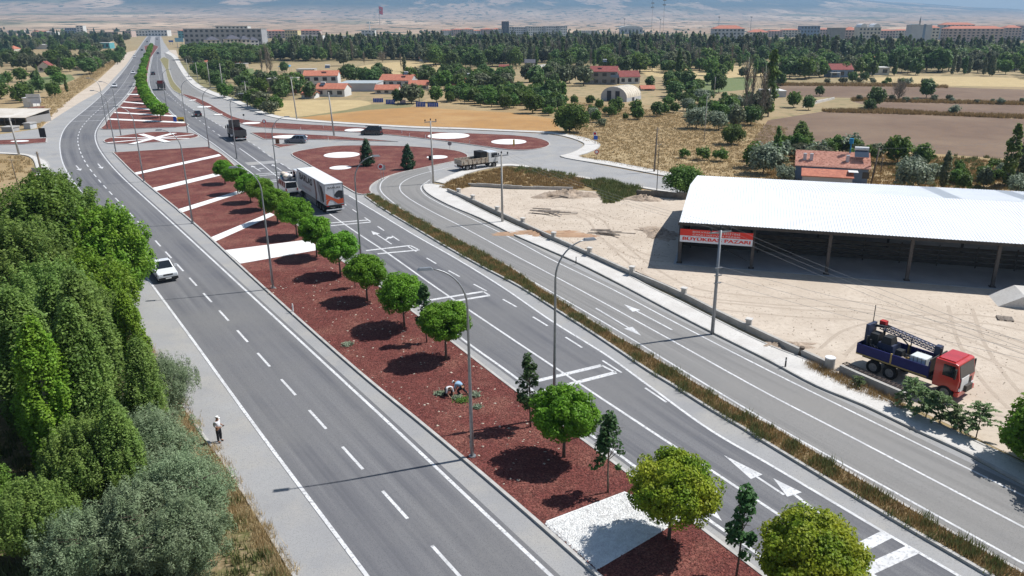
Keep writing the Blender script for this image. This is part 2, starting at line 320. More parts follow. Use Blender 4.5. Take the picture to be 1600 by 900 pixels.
# ================================================================ ROADS
tag(sheet('road_apron', GP([(640, 1240), (460, 897), (400, 799), (345, 714), (315, 675), (267, 599), (222, 522), (150, 402), (105, 313), (85, 287), (78, 268), (75, 255), (60, 247), (40, 242), (0, 239), (-120, 237),
    (-120, 213), (0, 210), (30, 206), (62, 201), (90, 182), (125, 160), (160, 141), (195, 104), (213, 79), (226, 61), (231, 55), (251, 55), (256, 66), (268, 84), (278, 100), (289, 120), (302, 135), (327, 147), (364, 160), (400, 176), (412, 180), (437, 186), (475, 190), (550, 195), (640, 200.5), (733, 203.5), (800, 206.5), (850, 209), (876, 213), (901, 220), (912, 226), (905, 233), (890, 240), (875, 246),
    (950, 260), (1040, 277), (1110, 289), (1500, 330), (1500, 352), (1110, 311), (1050, 301), (900, 276), (800, 258), (760, 262), (725, 268), (677, 286), (665, 288), (661, 292), (667, 303), (700, 322), (750, 343), (800, 368), (900, 412), (975, 450), (1050, 490), (1110, 521), (1200, 566), (1275, 606), (1350, 637), (1425, 673), (1512, 713), (1600, 760), (1900, 905), (1900, 1240)]), .02, PAVE), None, None, None, 'structure')
L_PX = [(573, 900), (405, 675), (300, 530), (241, 450), (170, 355), (112, 280), (99, 257), (94, 236), (94, 220), (100, 203), (112, 189), (140, 166), (164, 144), (196, 107), (213, 82), (226, 63), (231, 57)]
R_PX = [(800, 843), (622, 675), (510, 571), (400, 469), (260, 340), (190, 276), (165, 248), (151, 225), (149, 208), (159, 190), (175, 172), (195, 152), (210, 130), (220, 105), (229, 82), (234, 66), (236.5, 57)]
A_PX = [(1182, 865), (1092, 802), (982, 722), (917, 675), (800, 586), (725, 532), (650, 472), (560, 402), (480, 338), (398, 274.5), (384.5, 264), (360, 245), (335, 226), (292, 197), (262, 170), (240, 147), (233, 128), (234, 110), (238, 90), (241, 74), (242, 58)]
B_PX = [(1365, 900), (1320, 870), (1240, 820), (1200, 794), (1095, 725), (1017, 674), (800, 530), (682, 450), (600, 392), (565, 369), (500, 324), (435.5, 278), (407, 255.5), (380, 236), (345, 213), (322, 196), (296, 176), (272, 156), (256, 140), (250, 125), (246, 105), (246, 85), (247, 70), (246, 57)]
C_PX = [(1497, 900), (1372, 827), (1200, 725), (1112, 674), (1012, 602), (950, 557), (865, 504), (785, 449), (712, 404), (650, 369), (600, 339), (545, 306)]
D_PX = [(1050, 635), (1013, 610), (990, 595), (800, 476), (743, 446), (664, 402), (535, 317), (459, 268), (449, 262), (417, 241), (398, 227), (345, 197), (300, 170), (272, 148), (259, 130), (255, 115), (252, 95), (251, 75), (249.5, 57)]
SL_PX = [(1600, 882), (1400, 771), (1225, 674), (1050, 569), (975, 523), (850, 450), (800, 422), (750, 397), (700, 370), (650, 342), (612, 315), (596, 300), (594, 291), (600, 281), (622, 270), (670, 258)]
SM_PX = [(1600, 825), (1310, 673), (1200, 616), (1040, 527), (900, 450), (800, 397), (715, 351), (675, 331), (636, 308), (625, 296), (629, 285), (652, 274), (700, 262)]
SR_PX = [(1600, 776), (1395, 675), (1200, 579), (1060, 507), (952, 450), (860, 405), (800, 373), (725, 336), (687, 318), (664, 304), (658, 292), (672, 281)]
def PL(px, e=40, n=6): return np.array(cr(ext(GP(px), e), n))
LL, RR, AA, BB, CC, DD, SL, SM, SR = [PL(p, 25) for p in (L_PX, R_PX, A_PX, B_PX, C_PX, D_PX, SL_PX, SM_PX, SR_PX)]
DD = DD[6:]
roads = {}
roads['west'] = tag(ribbon('highway_carriageway', offset(LL, .12), offset(RR, -.35), .03, ASPH, n=260), None, None, None, 'structure')
CD = np.concatenate([CC, np.array(cr(GP([(520, 298), (480, 280), (449, 262), (417, 241), (398, 227), (345, 197), (300, 170), (272, 148), (259, 130), (255, 115), (252, 95), (251, 75), (249.5, 57)]), 5))])
roads['east'] = tag(ribbon('highway_carriageway', offset(AA, .3), CD, .03, ASPH, n=300), None, None, None, 'structure')
roads['service'] = tag(ribbon('service_road', offset(SL, .5), offset(SR, -.7), .03, ASPH2, n=200), None, None, None, 'structure')
SLF = PL([(280, 150), (272, 130), (266, 110), (260, 92), (256, 82)], 0); SRF = PL([(330, 152), (303, 138), (288, 122), (277, 102), (266, 86)], 0)
tag(ribbon('service_road', SLF, SRF, .03, ASPH2, n=40), None, None, None, 'structure')
def line(P, w, parent, name='road_line', z=.036, trim=None):
    P = np.array(P)
    n = normals(P); a = P+n*w/2; b = P-n*w/2; N_ = len(P); me = bpy.data.meshes.new(name)
    me.from_pydata([(p[0], p[1], z) for p in a]+[(p[0], p[1], z) for p in b], [], [(i, N_+i, N_+i+1, i+1) for i in range(N_-1)]); me.update()
    if me.polygons[0].normal.z < 0: me.flip_normals()
    return link(name, me, PAINT, parent)
def dashes(P, w, on, period, phase, parent, s0=0, s1=1e9, z=.036):
    P, Ln = resample(P, step=.5); s = np.linspace(0, Ln, len(P)); t = phase
    while t+on < min(Ln, s1):
        if t >= s0:
            q = np.linspace(t, t+on, 4); line(np.stack([np.interp(q, s, P[:, 0]), np.interp(q, s, P[:, 1])], 1), w, parent, 'lane_dash', z)
        t += period
def flat(px, parent, name='road_marking', z=.038, mat=None): return sheet(name, GP(px), z, mat or PAINT, parent)
def bar(p, q, w, parent, name='road_marking', z=.037): return line(np.array([G(*p), G(*q)]), w, parent, name, z)
line(LL, .2, roads['west'], 'edge_line'); line(RR, .2, roads['west'], 'edge_line')
n_ = 400; la, _ = resample(LL, n_); rb, _ = resample(RR, n_); MIDW = (la+rb)/2
MIDW = np.array([(np.array(p)+min(RR, key=lambda q: np.hypot(*(q-p))))/2 for p in LL[::1]])
MIDW, _ = resample(MIDW, 900)
# phase chosen so that a dash starts where one is seen (photo 534,699)
d0 = np.array(G(567, 735)); k0 = int(np.argmin(np.hypot(*(MIDW-d0).T))); s_ = np.concatenate([[0], np.cumsum(np.hypot(*np.diff(MIDW, axis=0).T))])
dashes(MIDW, .17, 3.0, 5.6, s_[k0] % 5.6, roads['west'], 0, 520)
line(AA, .2, roads['east'], 'edge_line')
kB = int(np.argmin(np.hypot(*(BB-np.array(G(369, 229))).T))); line(BB[:kB], .19, roads['east'], 'lane_line'); dashes(BB[kB:], .17, 3, 7.5, 2, roads['east'], 0, 500)
line(CC, .19, roads['east'], 'edge_line'); dashes(DD, .17, 2.4, 5.2, .6, roads['east'], 0, 520)
for P in (SL, SM, SR): line(P, .16, roads['service'], 'lane_line')
# transverse bars on the eastbound carriageway
for u, v, w in [((838, 596), (940, 571.5), .42), ((836, 615), (962, 582.5), .42), ((940, 571.5), (962, 582.5), .2), ((668, 470), (755, 456), .4), ((707, 471.5), (765, 462), .4), ((755, 456), (765, 462), .18),
             ((572, 392), (641, 384), .38), ((590, 397), (655, 391), .38), ((641, 384), (655, 391), .18), ((514, 349), (576, 344), .36), ((517, 353), (579, 347.5), .36), ((400, 272.5), (459, 268), .36), ((402, 275), (460, 270.5), .36), ((415, 282.5), (437, 281), .4), ((415, 285), (437, 283.5), .4),
             ((1326, 866), (1385, 836), .62), ((1352, 893), (1425, 860), .66), ((1115, 775), (1125, 768), .3)]:
    bar(u, v, w, roads['east'])
def arrow(tip, tail, parent, w=.16, hw=.85, hl=1.9, turn=0, z=.039):
    a = Vector(G(*tip)); b = Vector(G(*tail)); d = (a-b).normalized(); n = Vector((-d.y, d.x)); m = MB()
    e = a-d*hl; P = [b+n*w/2, e+n*w/2, e+n*hw/2, a, e-n*hw/2, e-n*w/2, b-n*w/2]
    o = sheet('lane_arrow', P, z, PAINT, parent)
    if turn:
        f = b+d*(a-b).length*.30; g = f+(n*turn+d*.9).normalized()*1.0
        sheet('lane_arrow', [f-d*.15, f+d*.15, g+d*.18-n*turn*.1, g+d*.55-n*turn*.25, g+n*turn*.75+d*.12, g-d*.42-n*turn*.1, g-d*.1], z+.001, PAINT, parent)
arrow((580, 361), (612, 382), roads['east'], turn=-1); arrow((425, 257), (440, 267), roads['east'], hl=1.5); arrow((393, 259), (407, 268), roads['east'], hl=1.5, turn=-1)
arrow((1208, 748), (1299, 818), roads['east'], w=.2, hw=1.0, hl=1.7); arrow((1131, 712), (1225, 774), roads['east'], w=.16, hw=.9, hl=2.6); arrow((1128, 815), (1080, 770), roads['east'], hl=1.6)
arrow((1002, 525), (931, 482), roads['service']); arrow((975, 476), (1050, 516), roads['service'])
arrow((160, 264), (153, 256), roads['west'], w=.2, hl=2); arrow((126, 267), (119, 259), roads['west'], w=.2, hl=2)
flat([(382, 254), (434, 251), (442, 254.5), (388, 258.5)], roads['east'], 'asphalt_patch', .034, PAVE)
flat([(900, 640), (905, 640), (905, 642), (900, 642)], roads['east'])
# transverse lines on the far westbound carriageway
for y, x0, x1 in [(189, 113, 158), (180, 124, 166), (173, 132, 173), (166, 141, 180), (160, 148, 186), (153, 156, 194), (147, 163, 199), (140, 171, 205), (134, 176, 208), (129, 182, 210)]:
    bar((x0, y+.8), (x1, y-.6), .34, roads['west'])
bar((148, 228), (100, 232), .15, roads['west']) if False else None
# ================================================================ ISLANDS
ISL = []
def island(name, outline, closed_smooth=0, kerb=True, mat=MULCH, h=.12, kw=.2, world=False, label=None):
    P = outline if world else GP(outline)
    if closed_smooth: P = cr(P, closed_smooth, True)
    P = np.array(P); ar = np.sum(P[:, 0]*np.roll(P[:, 1], -1)-np.roll(P[:, 0], -1)*P[:, 1])
    if ar < 0: P = P[::-1]
    d1 = P-np.roll(P, 1, 0); d2 = np.roll(P, -1, 0)-P; d1 /= np.maximum(np.linalg.norm(d1, axis=1, keepdims=True), 1e-9); d2 /= np.maximum(np.linalg.norm(d2, axis=1, keepdims=True), 1e-9)
    n1 = np.stack([-d1[:, 1], d1[:, 0]], 1); n2 = np.stack([-d2[:, 1], d2[:, 0]], 1); m = n1+n2; m /= np.maximum(np.linalg.norm(m, axis=1, keepdims=True), 1e-9)
    k = np.clip(1/np.maximum(np.sum(m*n1, axis=1), .35), 1, 2.8)
    I = P+m*(kw*k)[:, None]
    top = sheet(name, I, h, mat); tag(top, label, None, None, 'structure')
    N_ = len(P); z1 = h+.035
    v = [(p[0], p[1], .0) for p in P]+[(p[0], p[1], z1) for p in P]+[(p[0], p[1], z1) for p in I]+[(p[0], p[1], h-.05) for p in I]
    f = []
    for i in range(N_):
        j = (i+1) % N_; f += [(i, j, N_+j, N_+i), (N_+i, N_+j, 2*N_+j, 2*N_+i), (2*N_+i, 2*N_+j, 3*N_+j, 3*N_+i)]
    me = bpy.data.meshes.new('kerb'); me.from_pydata(v, [], f); me.update(); link('kerb', me, KERB, top)
    ISL.append((top, I, h)); return top
def bed(px, parent, h=.12, name='white_gravel_strip', world=False, smooth=0, up=.03, mat=None):
    P = px if world else GP(px, h); P = cr(P, smooth, True) if smooth else P
    o = MB().prism([(p[0], p[1]) for p in P], h-.01, h+up).build(name, mat or WGRAV, parent); return o
def disc(cx, cy, rx, parent, h=.12, ry=None):
    x, y = G(cx, cy, h); R = rx*math.hypot(y, CAM_H-h)/F_PX*1.0
    R2 = R if ry is None else abs(G(cx, cy-ry, h)[1]-y)
    return bed([(x+R*math.cos(t), y+R2*math.sin(t)) for t in np.linspace(0, 2*PI, 36, endpoint=False)], parent, h, 'white_gravel_disc', True)
MED_L = [(929, 900), (800, 786), (671, 676), (560, 584), (410, 450), (300, 348), (240, 298), (205, 268), (190, 253), (176, 239)]
MED_R = [(327, 230), (347, 241), (372, 263), (425, 308), (500, 385), (560, 424), (640, 483), (800, 606), (897, 677), (1177, 887), (1300, 985)]
ml = cr(ext(GP(MED_L), 30), 5); mr = cr(GP(MED_R), 5)
median = island('median_island', list(ml)+list(mr), world=True, label='long red mulch median with white gravel stripes')
for s in ([(209, 270.3), (213, 273), (346, 243.5), (342, 241)], [(237.5, 294), (242, 299), (345, 274), (341, 269.8)], [(277, 327.5), (282.5, 332.5), (384, 299.3), (380, 296)], [(328.5, 371.5), (336, 377.5), (429, 336), (422, 332.5)], [(352, 391.2), (375.5, 412), (501, 390), (483, 374.5)], [(853, 815), (976, 768.5), (1067, 811), (936, 889)]):
    bed(s, median)
star = island('median_island', [(162, 220), (172, 216), (200, 211), (237, 207), (275, 207), (300, 209), (311, 212.5), (306, 215.5), (285, 219), (250, 222.5), (210, 225), (180, 225.5), (166, 224)], 4, label='lens shaped red island with white star')
for u, v, w in [((168, 223), (303, 210.5), .8), ((176, 215), (296, 216.5), .8), ((205, 225), (272, 208), 1.3), ((220, 209.5), (262, 222), 1.3)]:
    a = np.array(G(*u, .12)); b = np.array(G(*v, .12)); d = (b-a)/np.linalg.norm(b-a); n = np.array([-d[1], d[0]])*w/2
    bed([a+n, b+n, b-n, a-n], star, world=True, up=.03+.002*w+random.random()*.004)
medf = island('median_island', [(160.5, 203), (163, 196), (172, 182), (183, 170), (196, 156), (209, 139), (215, 126), (221, 105), (228, 84), (233, 70), (240, 70), (236, 90), (232, 110), (231, 128), (240, 152), (258, 172), (280, 187), (291, 198.5), (230, 201)], 3, label='far red mulch median under a row of trees')
for s in ([(169, 187), (170, 185), (289, 190.5), (288, 192.5)], [(178, 176.5), (179.5, 175), (275, 180.5), (276, 182.5)], [(185, 168), (186, 166.8), (236, 170), (236, 171.8)], [(191, 159.5), (192.5, 158.3), (226, 161.3), (226, 162.8)], [(199, 148), (200, 146.5), (216, 147), (216, 148.6)]):
    bed(s, medf)
isl1 = island('traffic_island', [(455, 241), (463, 237.5), (475, 235), (520, 229), (575, 228), (650, 230), (712, 236), (731, 243), (727, 249), (700, 255), (660, 263.5), (625, 271), (598, 280), (582, 290), (579, 298), (581, 303), (565, 305), (540, 294), (500, 269), (475, 254)], 4, label='large teardrop red island with white gravel discs')
disc(534, 242, 27, isl1); disc(532, 262, 16.5, isl1); disc(683, 245.5, 16, isl1)
isl2 = island('traffic_island', [(284, 147), (300, 150.5), (325, 161), (350, 175), (372, 185), (400, 190), (460, 194), (525, 197.5), (600, 202), (640, 205), (733, 209), (800, 212), (840, 216.5), (859, 224), (852, 231), (825, 235), (800, 235), (773, 232), (720, 224.5), (673, 218.5), (625, 213), (560, 207.5), (500, 205), (440, 202), (395, 198.5), (362, 188), (335, 175), (306, 160)], 4, label='long curved red island with white gravel discs')
for a in ((301, 156.5, 4.5), (319, 167, 10), (341, 179, 6), (393, 192.3, 13), (554, 203.2, 15), (701, 212.3, 32), (795, 221.5, 27)): disc(*a, isl2, ry={4.5: .8, 10: 1.2, 6: 1, 13: 1.6, 15: 2.2}.get(a[2]))
isl3 = island('traffic_island', [(391, 208), (412, 207.8), (440, 209), (475, 210.5), (520, 213), (560, 216.5), (622, 222), (560, 220.5), (520, 219), (470, 218.5), (411, 218)], 0, label='narrow red island between two slip roads')
disc(453, 213.6, 27, isl3, ry=2.6)
isl4 = island('traffic_island', [(425, 227), (428, 226), (470, 226.5), (437, 231.5)], 0, label='small red triangle island at the highway edge')
isl5 = island('traffic_island', [(-60, 222), (0, 219.8), (74, 216.5), (73, 223.5), (40, 226), (0, 227), (-60, 229)], 0, label='red island in the side road at left'); disc(31, 220.6, 13, isl5, ry=1.3)
# grass strip between the highway and the service road
STRIP_L = [(1540, 900), (1400, 818), (1200, 697), (1162, 673), (1100, 636), (1050, 604), (1015, 583), (972, 554), (920, 519), (867, 485), (812, 450), (750, 417), (700, 389), (650, 359), (600, 329), (570, 308)]
STRIP_R = [(585, 305), (640, 335), (700, 367), (800, 420), (835, 444), (882, 474), (960, 524), (1000, 546), (1075, 592), (1175, 651), (1200, 663), (1375, 768), (1520, 852), (1600, 897)]
sl_ = cr(ext(GP(STRIP_L), 25), 4); sr_ = cr(GP(STRIP_R), 4); sr_.append(np.array(sr_[-1])+(np.array(sr_[-1])-np.array(sr_[-3]))/np.linalg.norm(np.array(sr_[-1])-np.array(sr_[-3]))*25)
SOIL = M('strip_soil', (.27, .19, .105), (.20, .15, .075), sc=1.2, bump=1, bsc=6, fine=(.13, .13, .05), fsc=4, rough=.95)
strip = island('grass_median', list(sl_)+list(sr_), world=True, mat=SOIL, h=.13, label='dry grass strip between highway and service road')
STRIP_POLY = ISL[-1][1]
stripf = island('grass_median', [(254, 90), (258, 108), (262, 125), (270, 141), (282, 147), (285, 144.5), (272, 128), (264, 108), (258, 90)], 3, mat=OLIVE, label='far grey green median strip')
STRIPF_POLY = ISL[-1][1]
# pavements
def walkway(inner, outer, label):
    return island('pavement', cr(inner, 4)[:-1]+[inner[-1]]+list(reversed(cr(outer, 4))), world=True, mat=WALK, h=.13, kw=.16, label=label)
walkway(ext(GP([(1600, 759), (1512, 712), (1425, 672), (1350, 636), (1275, 605), (1200, 565), (1110, 520), (1050, 489), (975, 449), (900, 411), (800, 367), (750, 342), (700, 321), (667, 302), (661, 291), (666, 286.5)]), 30),
        ext(GP([(1600, 727), (1490, 675), (1400, 634), (1287, 575), (1200, 540), (1112, 497), (1065, 473), (1017, 450), (975, 428), (900, 395), (800, 351), (740, 322), (706, 303), (694, 291)]), 30), 'white pavement beside the service road')
walkway(GP([(679, 285), (725, 267), (760, 260.5), (800, 256.5), (900, 274.5), (1050, 299.5)]), GP([(694, 288), (735, 271), (765, 263.5), (800, 260), (900, 278), (1046, 302)]), 'narrow pavement round the empty lot')
walkway(GP([(258, 83), (268, 88), (278, 104), (289, 121), (303, 135), (327, 147), (364, 160), (400, 176), (437, 186), (475, 190), (550, 195), (640, 200.3), (733, 203.3), (800, 206.3), (850, 208.7), (876, 212.5), (901, 219.5), (913, 226), (906, 233), (891, 240), (875, 245), (950, 259), (1040, 276), (1110, 288)]),
        GP([(264, 80), (277, 89), (286, 104), (298, 120), (314, 134), (335, 144), (370, 156), (405, 172), (440, 182.5), (478, 187), (550, 192.3), (640, 197.6), (733, 200.8), (800, 203.9), (852, 206), (882, 209.5), (914, 216), (937, 225), (934, 233), (918, 240), (905, 245), (955, 253.5), (1045, 270), (1120, 282)]), 'white pavement curving along the slip road')
walkway(GP([(-100, 237), (0, 238.5), (40, 241), (60, 246), (75, 254), (79, 268), (85, 285)][::-1]), GP([(-100, 240), (0, 241), (38, 243.5), (50, 249), (56, 262), (57, 275), (60, 283)][::-1]), 'white pavement at the left side road corner')
walkway(GP([(222, 523), (150, 403), (105, 313), (84, 280), (76, 272)]), GP([(212, 527), (140, 408), (90, 315), (70, 290), (60, 280)]), 'white pavement corner beside the poplars')
lk = PL([(460, 896), (400, 798), (345, 713), (315, 674), (267, 598), (222, 521)], 40)
m_ = MB(); a_ = offset(lk, .0); b_ = offset(lk, .16)
for i in range(len(lk)-1): m_.add([(a_[i][0], a_[i][1], 0), (a_[i+1][0], a_[i+1][1], 0), (b_[i+1][0], b_[i+1][1], 0), (b_[i][0], b_[i][1], 0), (a_[i][0], a_[i][1], .1), (a_[i+1][0], a_[i+1][1], .1), (b_[i+1][0], b_[i+1][1], .1), (b_[i][0], b_[i][1], .1)], [(4, 5, 6, 7), (0, 1, 5, 4), (2, 3, 7, 6)])
tag(m_.build('road_kerb', KERB), None, None, None, 'structure')
# ================================================================ VEGETATION
def rand_unit(n, rng):
    v = rng.normal(size=(n, 3)); return v/np.linalg.norm(v, axis=1, keepdims=True)
def leaf_quads(P, Nrm, size, rng, aspect=1.6, jitter=.7, svar=.35):
    """one pointed quad for each leaf point P with rough facing Nrm"""
    n = len(P); nn = Nrm+rng.normal(size=(n, 3))*jitter; nn /= np.maximum(np.linalg.norm(nn, axis=1, keepdims=True), 1e-6)
    a = np.cross(nn, rand_unit(n, rng)); a /= np.maximum(np.linalg.norm(a, axis=1, keepdims=True), 1e-6); b = np.cross(nn, a)
    s = size*(1+rng.uniform(-svar, svar, (n, 1))); L_ = a*s*aspect*.5; Wd = b*s*.5
    return np.stack([P-L_, P+Wd-L_*.15, P+L_, P-Wd-L_*.15], 1).reshape(-1, 3)
def clumps(C, r, per, size, rng, center=None, flat=1.0, **k):
    """leaves round clump centres C (n,3) with radii r (n,)"""
    n = len(C); d = rand_unit(n*per, rng); rad = np.repeat(r, per)*rng.uniform(.45, 1.0, n*per)**.6
    P = np.repeat(C, per, 0)+d*rad[:, None]*np.array([1, 1, flat])
    cen = np.mean(C, 0) if center is None else np.array(center); out = P-cen; out /= np.maximum(np.linalg.norm(out, axis=1, keepdims=True), 1e-6)
    N_ = d*.8+out*.5+np.array([0, 0, .45]); return leaf_quads(P, N_, size, rng, **k)
def ellip_clumps(n, rx, rz, zc, rng, inner=.55, low=-1.0):
    d = rand_unit(n*3, rng); d = d[d[:, 2] > low][:n]; r = rng.uniform(inner, 1, len(d))
    return np.stack([d[:, 0]*rx*r, d[:, 1]*rx*r, zc+d[:, 2]*rz*r], 1)
def trunk_mesh(name, h, r, rng, limbs=5, spread=1.0, top=None, lean=(0, 0), stems=1, n=6):
    m = MB()
    for s in range(stems):
        ox = 0 if stems == 1 else rng.uniform(-.25, .25)*spread; oy = 0 if stems == 1 else rng.uniform(-.25, .25)*spread
        lx = lean[0]+(ox*1.5 if stems > 1 else 0); ly = lean[1]+(oy*1.5 if stems > 1 else 0)
        pts = [(ox, oy, -.15), (ox+lx*.2+rng.uniform(-.03, .03)*h*.3, oy+ly*.2, h*.3), (ox+lx*.6, oy+ly*.6+rng.uniform(-.03, .03)*h*.3, h*.65), (ox+lx, oy+ly, h)]
        m.tube(pts, [r*1.15, r*.9, r*.7, r*.35], n)
        for k in range(limbs):
            t = rng.uniform(.45, .95); a = rng.uniform(0, 2*PI); z0 = h*t; L_ = spread*rng.uniform(.5, 1.0)
            b = (ox+lx*t, oy+ly*t, z0); up = rng.uniform(.4, 1.0)*L_ if top is None else min((top-z0)*.6, L_*1.2)
            m.tube([b, (b[0]+math.cos(a)*L_*.5, b[1]+math.sin(a)*L_*.5, z0+up*.6), (b[0]+math.cos(a)*L_, b[1]+math.sin(a)*L_, z0+up)], [r*.45, r*.3, r*.1], 5)
    return m.mesh(name, True)
def LM(name, c, c2, isl=.3, rnd=.22, tr=.3, sc=.5, **k): return M(name, c, c2, sc=sc, rough=.55, spec=.25, island=isl, objrnd=rnd, trans=tr, **k)
L_GLOBE = LM('leaf_globe', (.115, .275, .018), (.185, .36, .026), rnd=.12, tr=.4)
L_GLOBEY = LM('leaf_globe_yellow', (.16, .28, .02), (.38, .40, .028), sc=.6, rnd=.05, tr=.4)
L_YOUNG = LM('leaf_young_elm', (.05, .115, .035), (.075, .15, .04))
L_CON = LM('leaf_conifer', (.022, .062, .026), (.04, .085, .032), tr=.1)
L_DARK = LM('leaf_dark_broad', (.07, .13, .038), (.125, .195, .055), tr=.38)
L_MID = LM('leaf_mid_broad', (.085, .165, .03), (.15, .23, .045), tr=.4)
L_POP = LM('leaf_poplar', (.12, .20, .05), (.19, .275, .07), tr=.42)
L_GREY = LM('leaf_silver', (.21, .27, .175), (.29, .335, .235), tr=.25, rnd=.1)
L_DULL = LM('leaf_dull_olive', (.12, .145, .075), (.185, .20, .115), tr=.3)
L_WAL = LM('leaf_walnut', (.095, .20, .036), (.18, .28, .045), sc=.3, rnd=.12, tr=.4)
L_WALY = LM('leaf_walnut_bright', (.15, .29, .028), (.24, .36, .04), sc=.4, rnd=.08, tr=.42)
TWIG = M('bare_twig', (.30, .255, .20), (.22, .19, .15), sc=.6, island=.2)
BARK = M('bark_brown', (.10, .075, .055), (.16, .125, .095), sc=4, bump=.6, bsc=12)
BARKP = M('bark_pale', (.42, .39, .33), (.24, .22, .18), sc=3, bump=.4, bsc=10)
PROTO = {}
def proto(key, crown_v, leaf, trunk_me, bark, name, height, nper=4):
    cm = quads_mesh(key+'_crown', crown_v, nper); cm.materials.append(leaf)
    trunk_me.materials.append(bark); PROTO[key] = (cm, trunk_me, name, height)
def plant(key, x, y, z=0, s=1.0, rz=None, sz=None, label=None, cat='tree', group=None, name=None, leaf=None):
    cm, tm, nm, h = PROTO[key]; e = empty(name or nm, (x, y, z), random.uniform(0, 2*PI) if rz is None else rz, label, cat, group)
    k1 = random.uniform(.9, 1.1); e.scale = (s*k1, s/k1, sz or s); e.rotation_euler = (random.uniform(-.035, .035), random.uniform(-.035, .035), e.rotation_euler[2]); link('crown', cm, None, e); link('trunk', tm, None, e)
    return e
def mkrng(s): return np.random.default_rng(s)
def globe(key, seed, R=2.35, H=4.75, leaf=L_GLOBE, per=190, nc=110, size=.105):
    rg = mkrng(seed); zc = H-R*.78; C = ellip_clumps(nc, R*.80, R*.62, zc, rg, .72, -.75); C = np.concatenate([C, ellip_clumps(30, R*.55, R*.4, zc, rg, .1)])
    C[:, 0] *= rg.uniform(.92, 1.08); r = rg.uniform(.17, .30, len(C))*R*.9
    V = clumps(C, r, per, size, rg, (0, 0, zc-R*.3), flat=.8)
    proto(key, V, leaf, trunk_mesh(key+'_trunk', H-R*1.15, .10, rg, 6, R*.55), BARK, 'globe_tree', H)
globe('globe1', 1, 2.2); globe('globe2', 2, 2.1); globe('globe3', 3, 2.3, 4.85); globe('globe4', 4, 2.2, 4.6)
globe('globeY', 5, 2.45, 5.1, L_GLOBEY, 250, 125, .095); globe('globeY2', 6, 2.6, 5.0, L_GLOBEY, 250, 125, .095)
globe('globeF', 7, 2.4, 4.75, L_GLOBE, 30, 80, .28); globe('globeF2', 8, 2.3, 4.6, L_GLOBE, 30, 80, .28)
def young(key, seed, H=4.9, R=1.15, leaf=L_YOUNG, per=34, size=.13):
    rg = mkrng(seed); C = []; 
    for i in range(46):
        t = rg.uniform(0, 1)**.8; z = H*(.32+.66*t); w = R*(1-t)**.75*rg.uniform(.25, .85)*(.55+.45*min(1, t*4))+.06; a = rg.uniform(0, 2*PI); C.append((w*math.cos(a), w*math.sin(a), z))
    C = np.array(C); V = clumps(C, rg.uniform(.16, .34, len(C)), per, size, rg, (0, 0, H*.3))
    proto(key, V, leaf, trunk_mesh(key+'_trunk', H*.9, .055, rg, 12, R*.7), BARK, 'young_elm', H)
young('young1', 11); young('young2', 12, 5.0, 1.0); young('young3', 13, 4.6, 1.3)
def cone(key, seed, H, R, leaf, per=30, nc=120, size=.22, low=.06, pw=.8, name='conifer', bark=BARK, th=.5):
    rg = mkrng(seed); t = rg.uniform(0, 1, nc)**1.25; z = H*(low+(1-low)*t*.97); w = R*np.minimum(1, (1-t)**pw*1.02+.05)*np.minimum(1, .35+t*5)*rg.uniform(.55, 1, nc); a = rg.uniform(0, 2*PI, nc)
    C = np.stack([w*np.cos(a), w*np.sin(a), z], 1); V = clumps(C, rg.uniform(.5, 1, nc)*R*.32, per, size, rg, (0, 0, H*.35), flat=1.2)
    proto(key, V, leaf, trunk_mesh(key+'_trunk', H*th, max(.06, H*.016), rg, 4, R*.4), bark, name, H)
cone('spruce', 21, 4.3, 1.35, L_CON, 60, 130, .13)
cone('pineF', 22, 12, 2.5, L_CON, 14, 110, .55, .12, .75, 'pine_tree'); cone('pineF2', 23, 10, 2.6, L_DARK, 14, 110, .55, .1, .6, 'pine_tree')
def column(key, seed, H, R, leaf, per=26, nc=150, size=.35, low=.10, name='poplar_tree', bark=BARKP):
    rg = mkrng(seed); t = rg.uniform(0, 1, nc); z = H*(low+(1-low)*t*.98); w = R*np.sin(PI*np.clip(t*.86+.12, 0, 1))**.7*rg.uniform(.4, 1, nc); a = rg.uniform(0, 2*PI, nc)
    C = np.stack([w*np.cos(a), w*np.sin(a), z], 1); V = clumps(C, rg.uniform(.5, 1, nc)*R*(.42 if nc < 300 else .26), per, size, rg, (0, 0, H*.3), flat=1.7 if nc < 300 else 2.6)
    proto(key, V, leaf, trunk_mesh(key+'_trunk', H*.85, H*.011, rg, 8, R*.6), bark, name, H)
column('poplarF', 31, 14, 1.5, L_POP, 14, 110, .5); column('poplarF2', 32, 13, 1.9, L_DULL, 14, 110, .5); column('poplarD', 33, 13, 1.3, L_DARK, 14, 110, .5)
column('poplarN', 34, 11, 1.7, L_POP, 130, 170, .15, .16)
def round_(key, seed, H, R, leaf, per=20, nc=90, size=.35, name='broadleaf_tree', squash=.8, th=.3, bark=BARK, inner=.5, tr=.02):
    rg = mkrng(seed); rz = max(min(R*squash, H*.48), H*.45); zc = H-rz*1.0; C = ellip_clumps(nc, R*.82, rz*.82, zc, rg, inner, -.9); C += rg.normal(size=C.shape)*R*.07
    V = clumps(C, rg.uniform(.6, 1.25, len(C))*R*.27, per, size, rg, (0, 0, zc-rz*.4))
    proto(key, V, leaf, trunk_mesh(key+'_trunk', max(.4, zc-rz*.2), H*tr, rg, 7, R*.6), bark, name, H)
round_('orch1', 41, 4, 2.0, L_MID, 18, 80, .32, 'orchard_tree'); round_('orch2', 42, 4.2, 2.1, L_DARK, 18, 80, .32, 'orchard_tree'); round_('orch3', 43, 3.6, 1.9, L_MID, 18, 80, .32, 'orchard_tree')
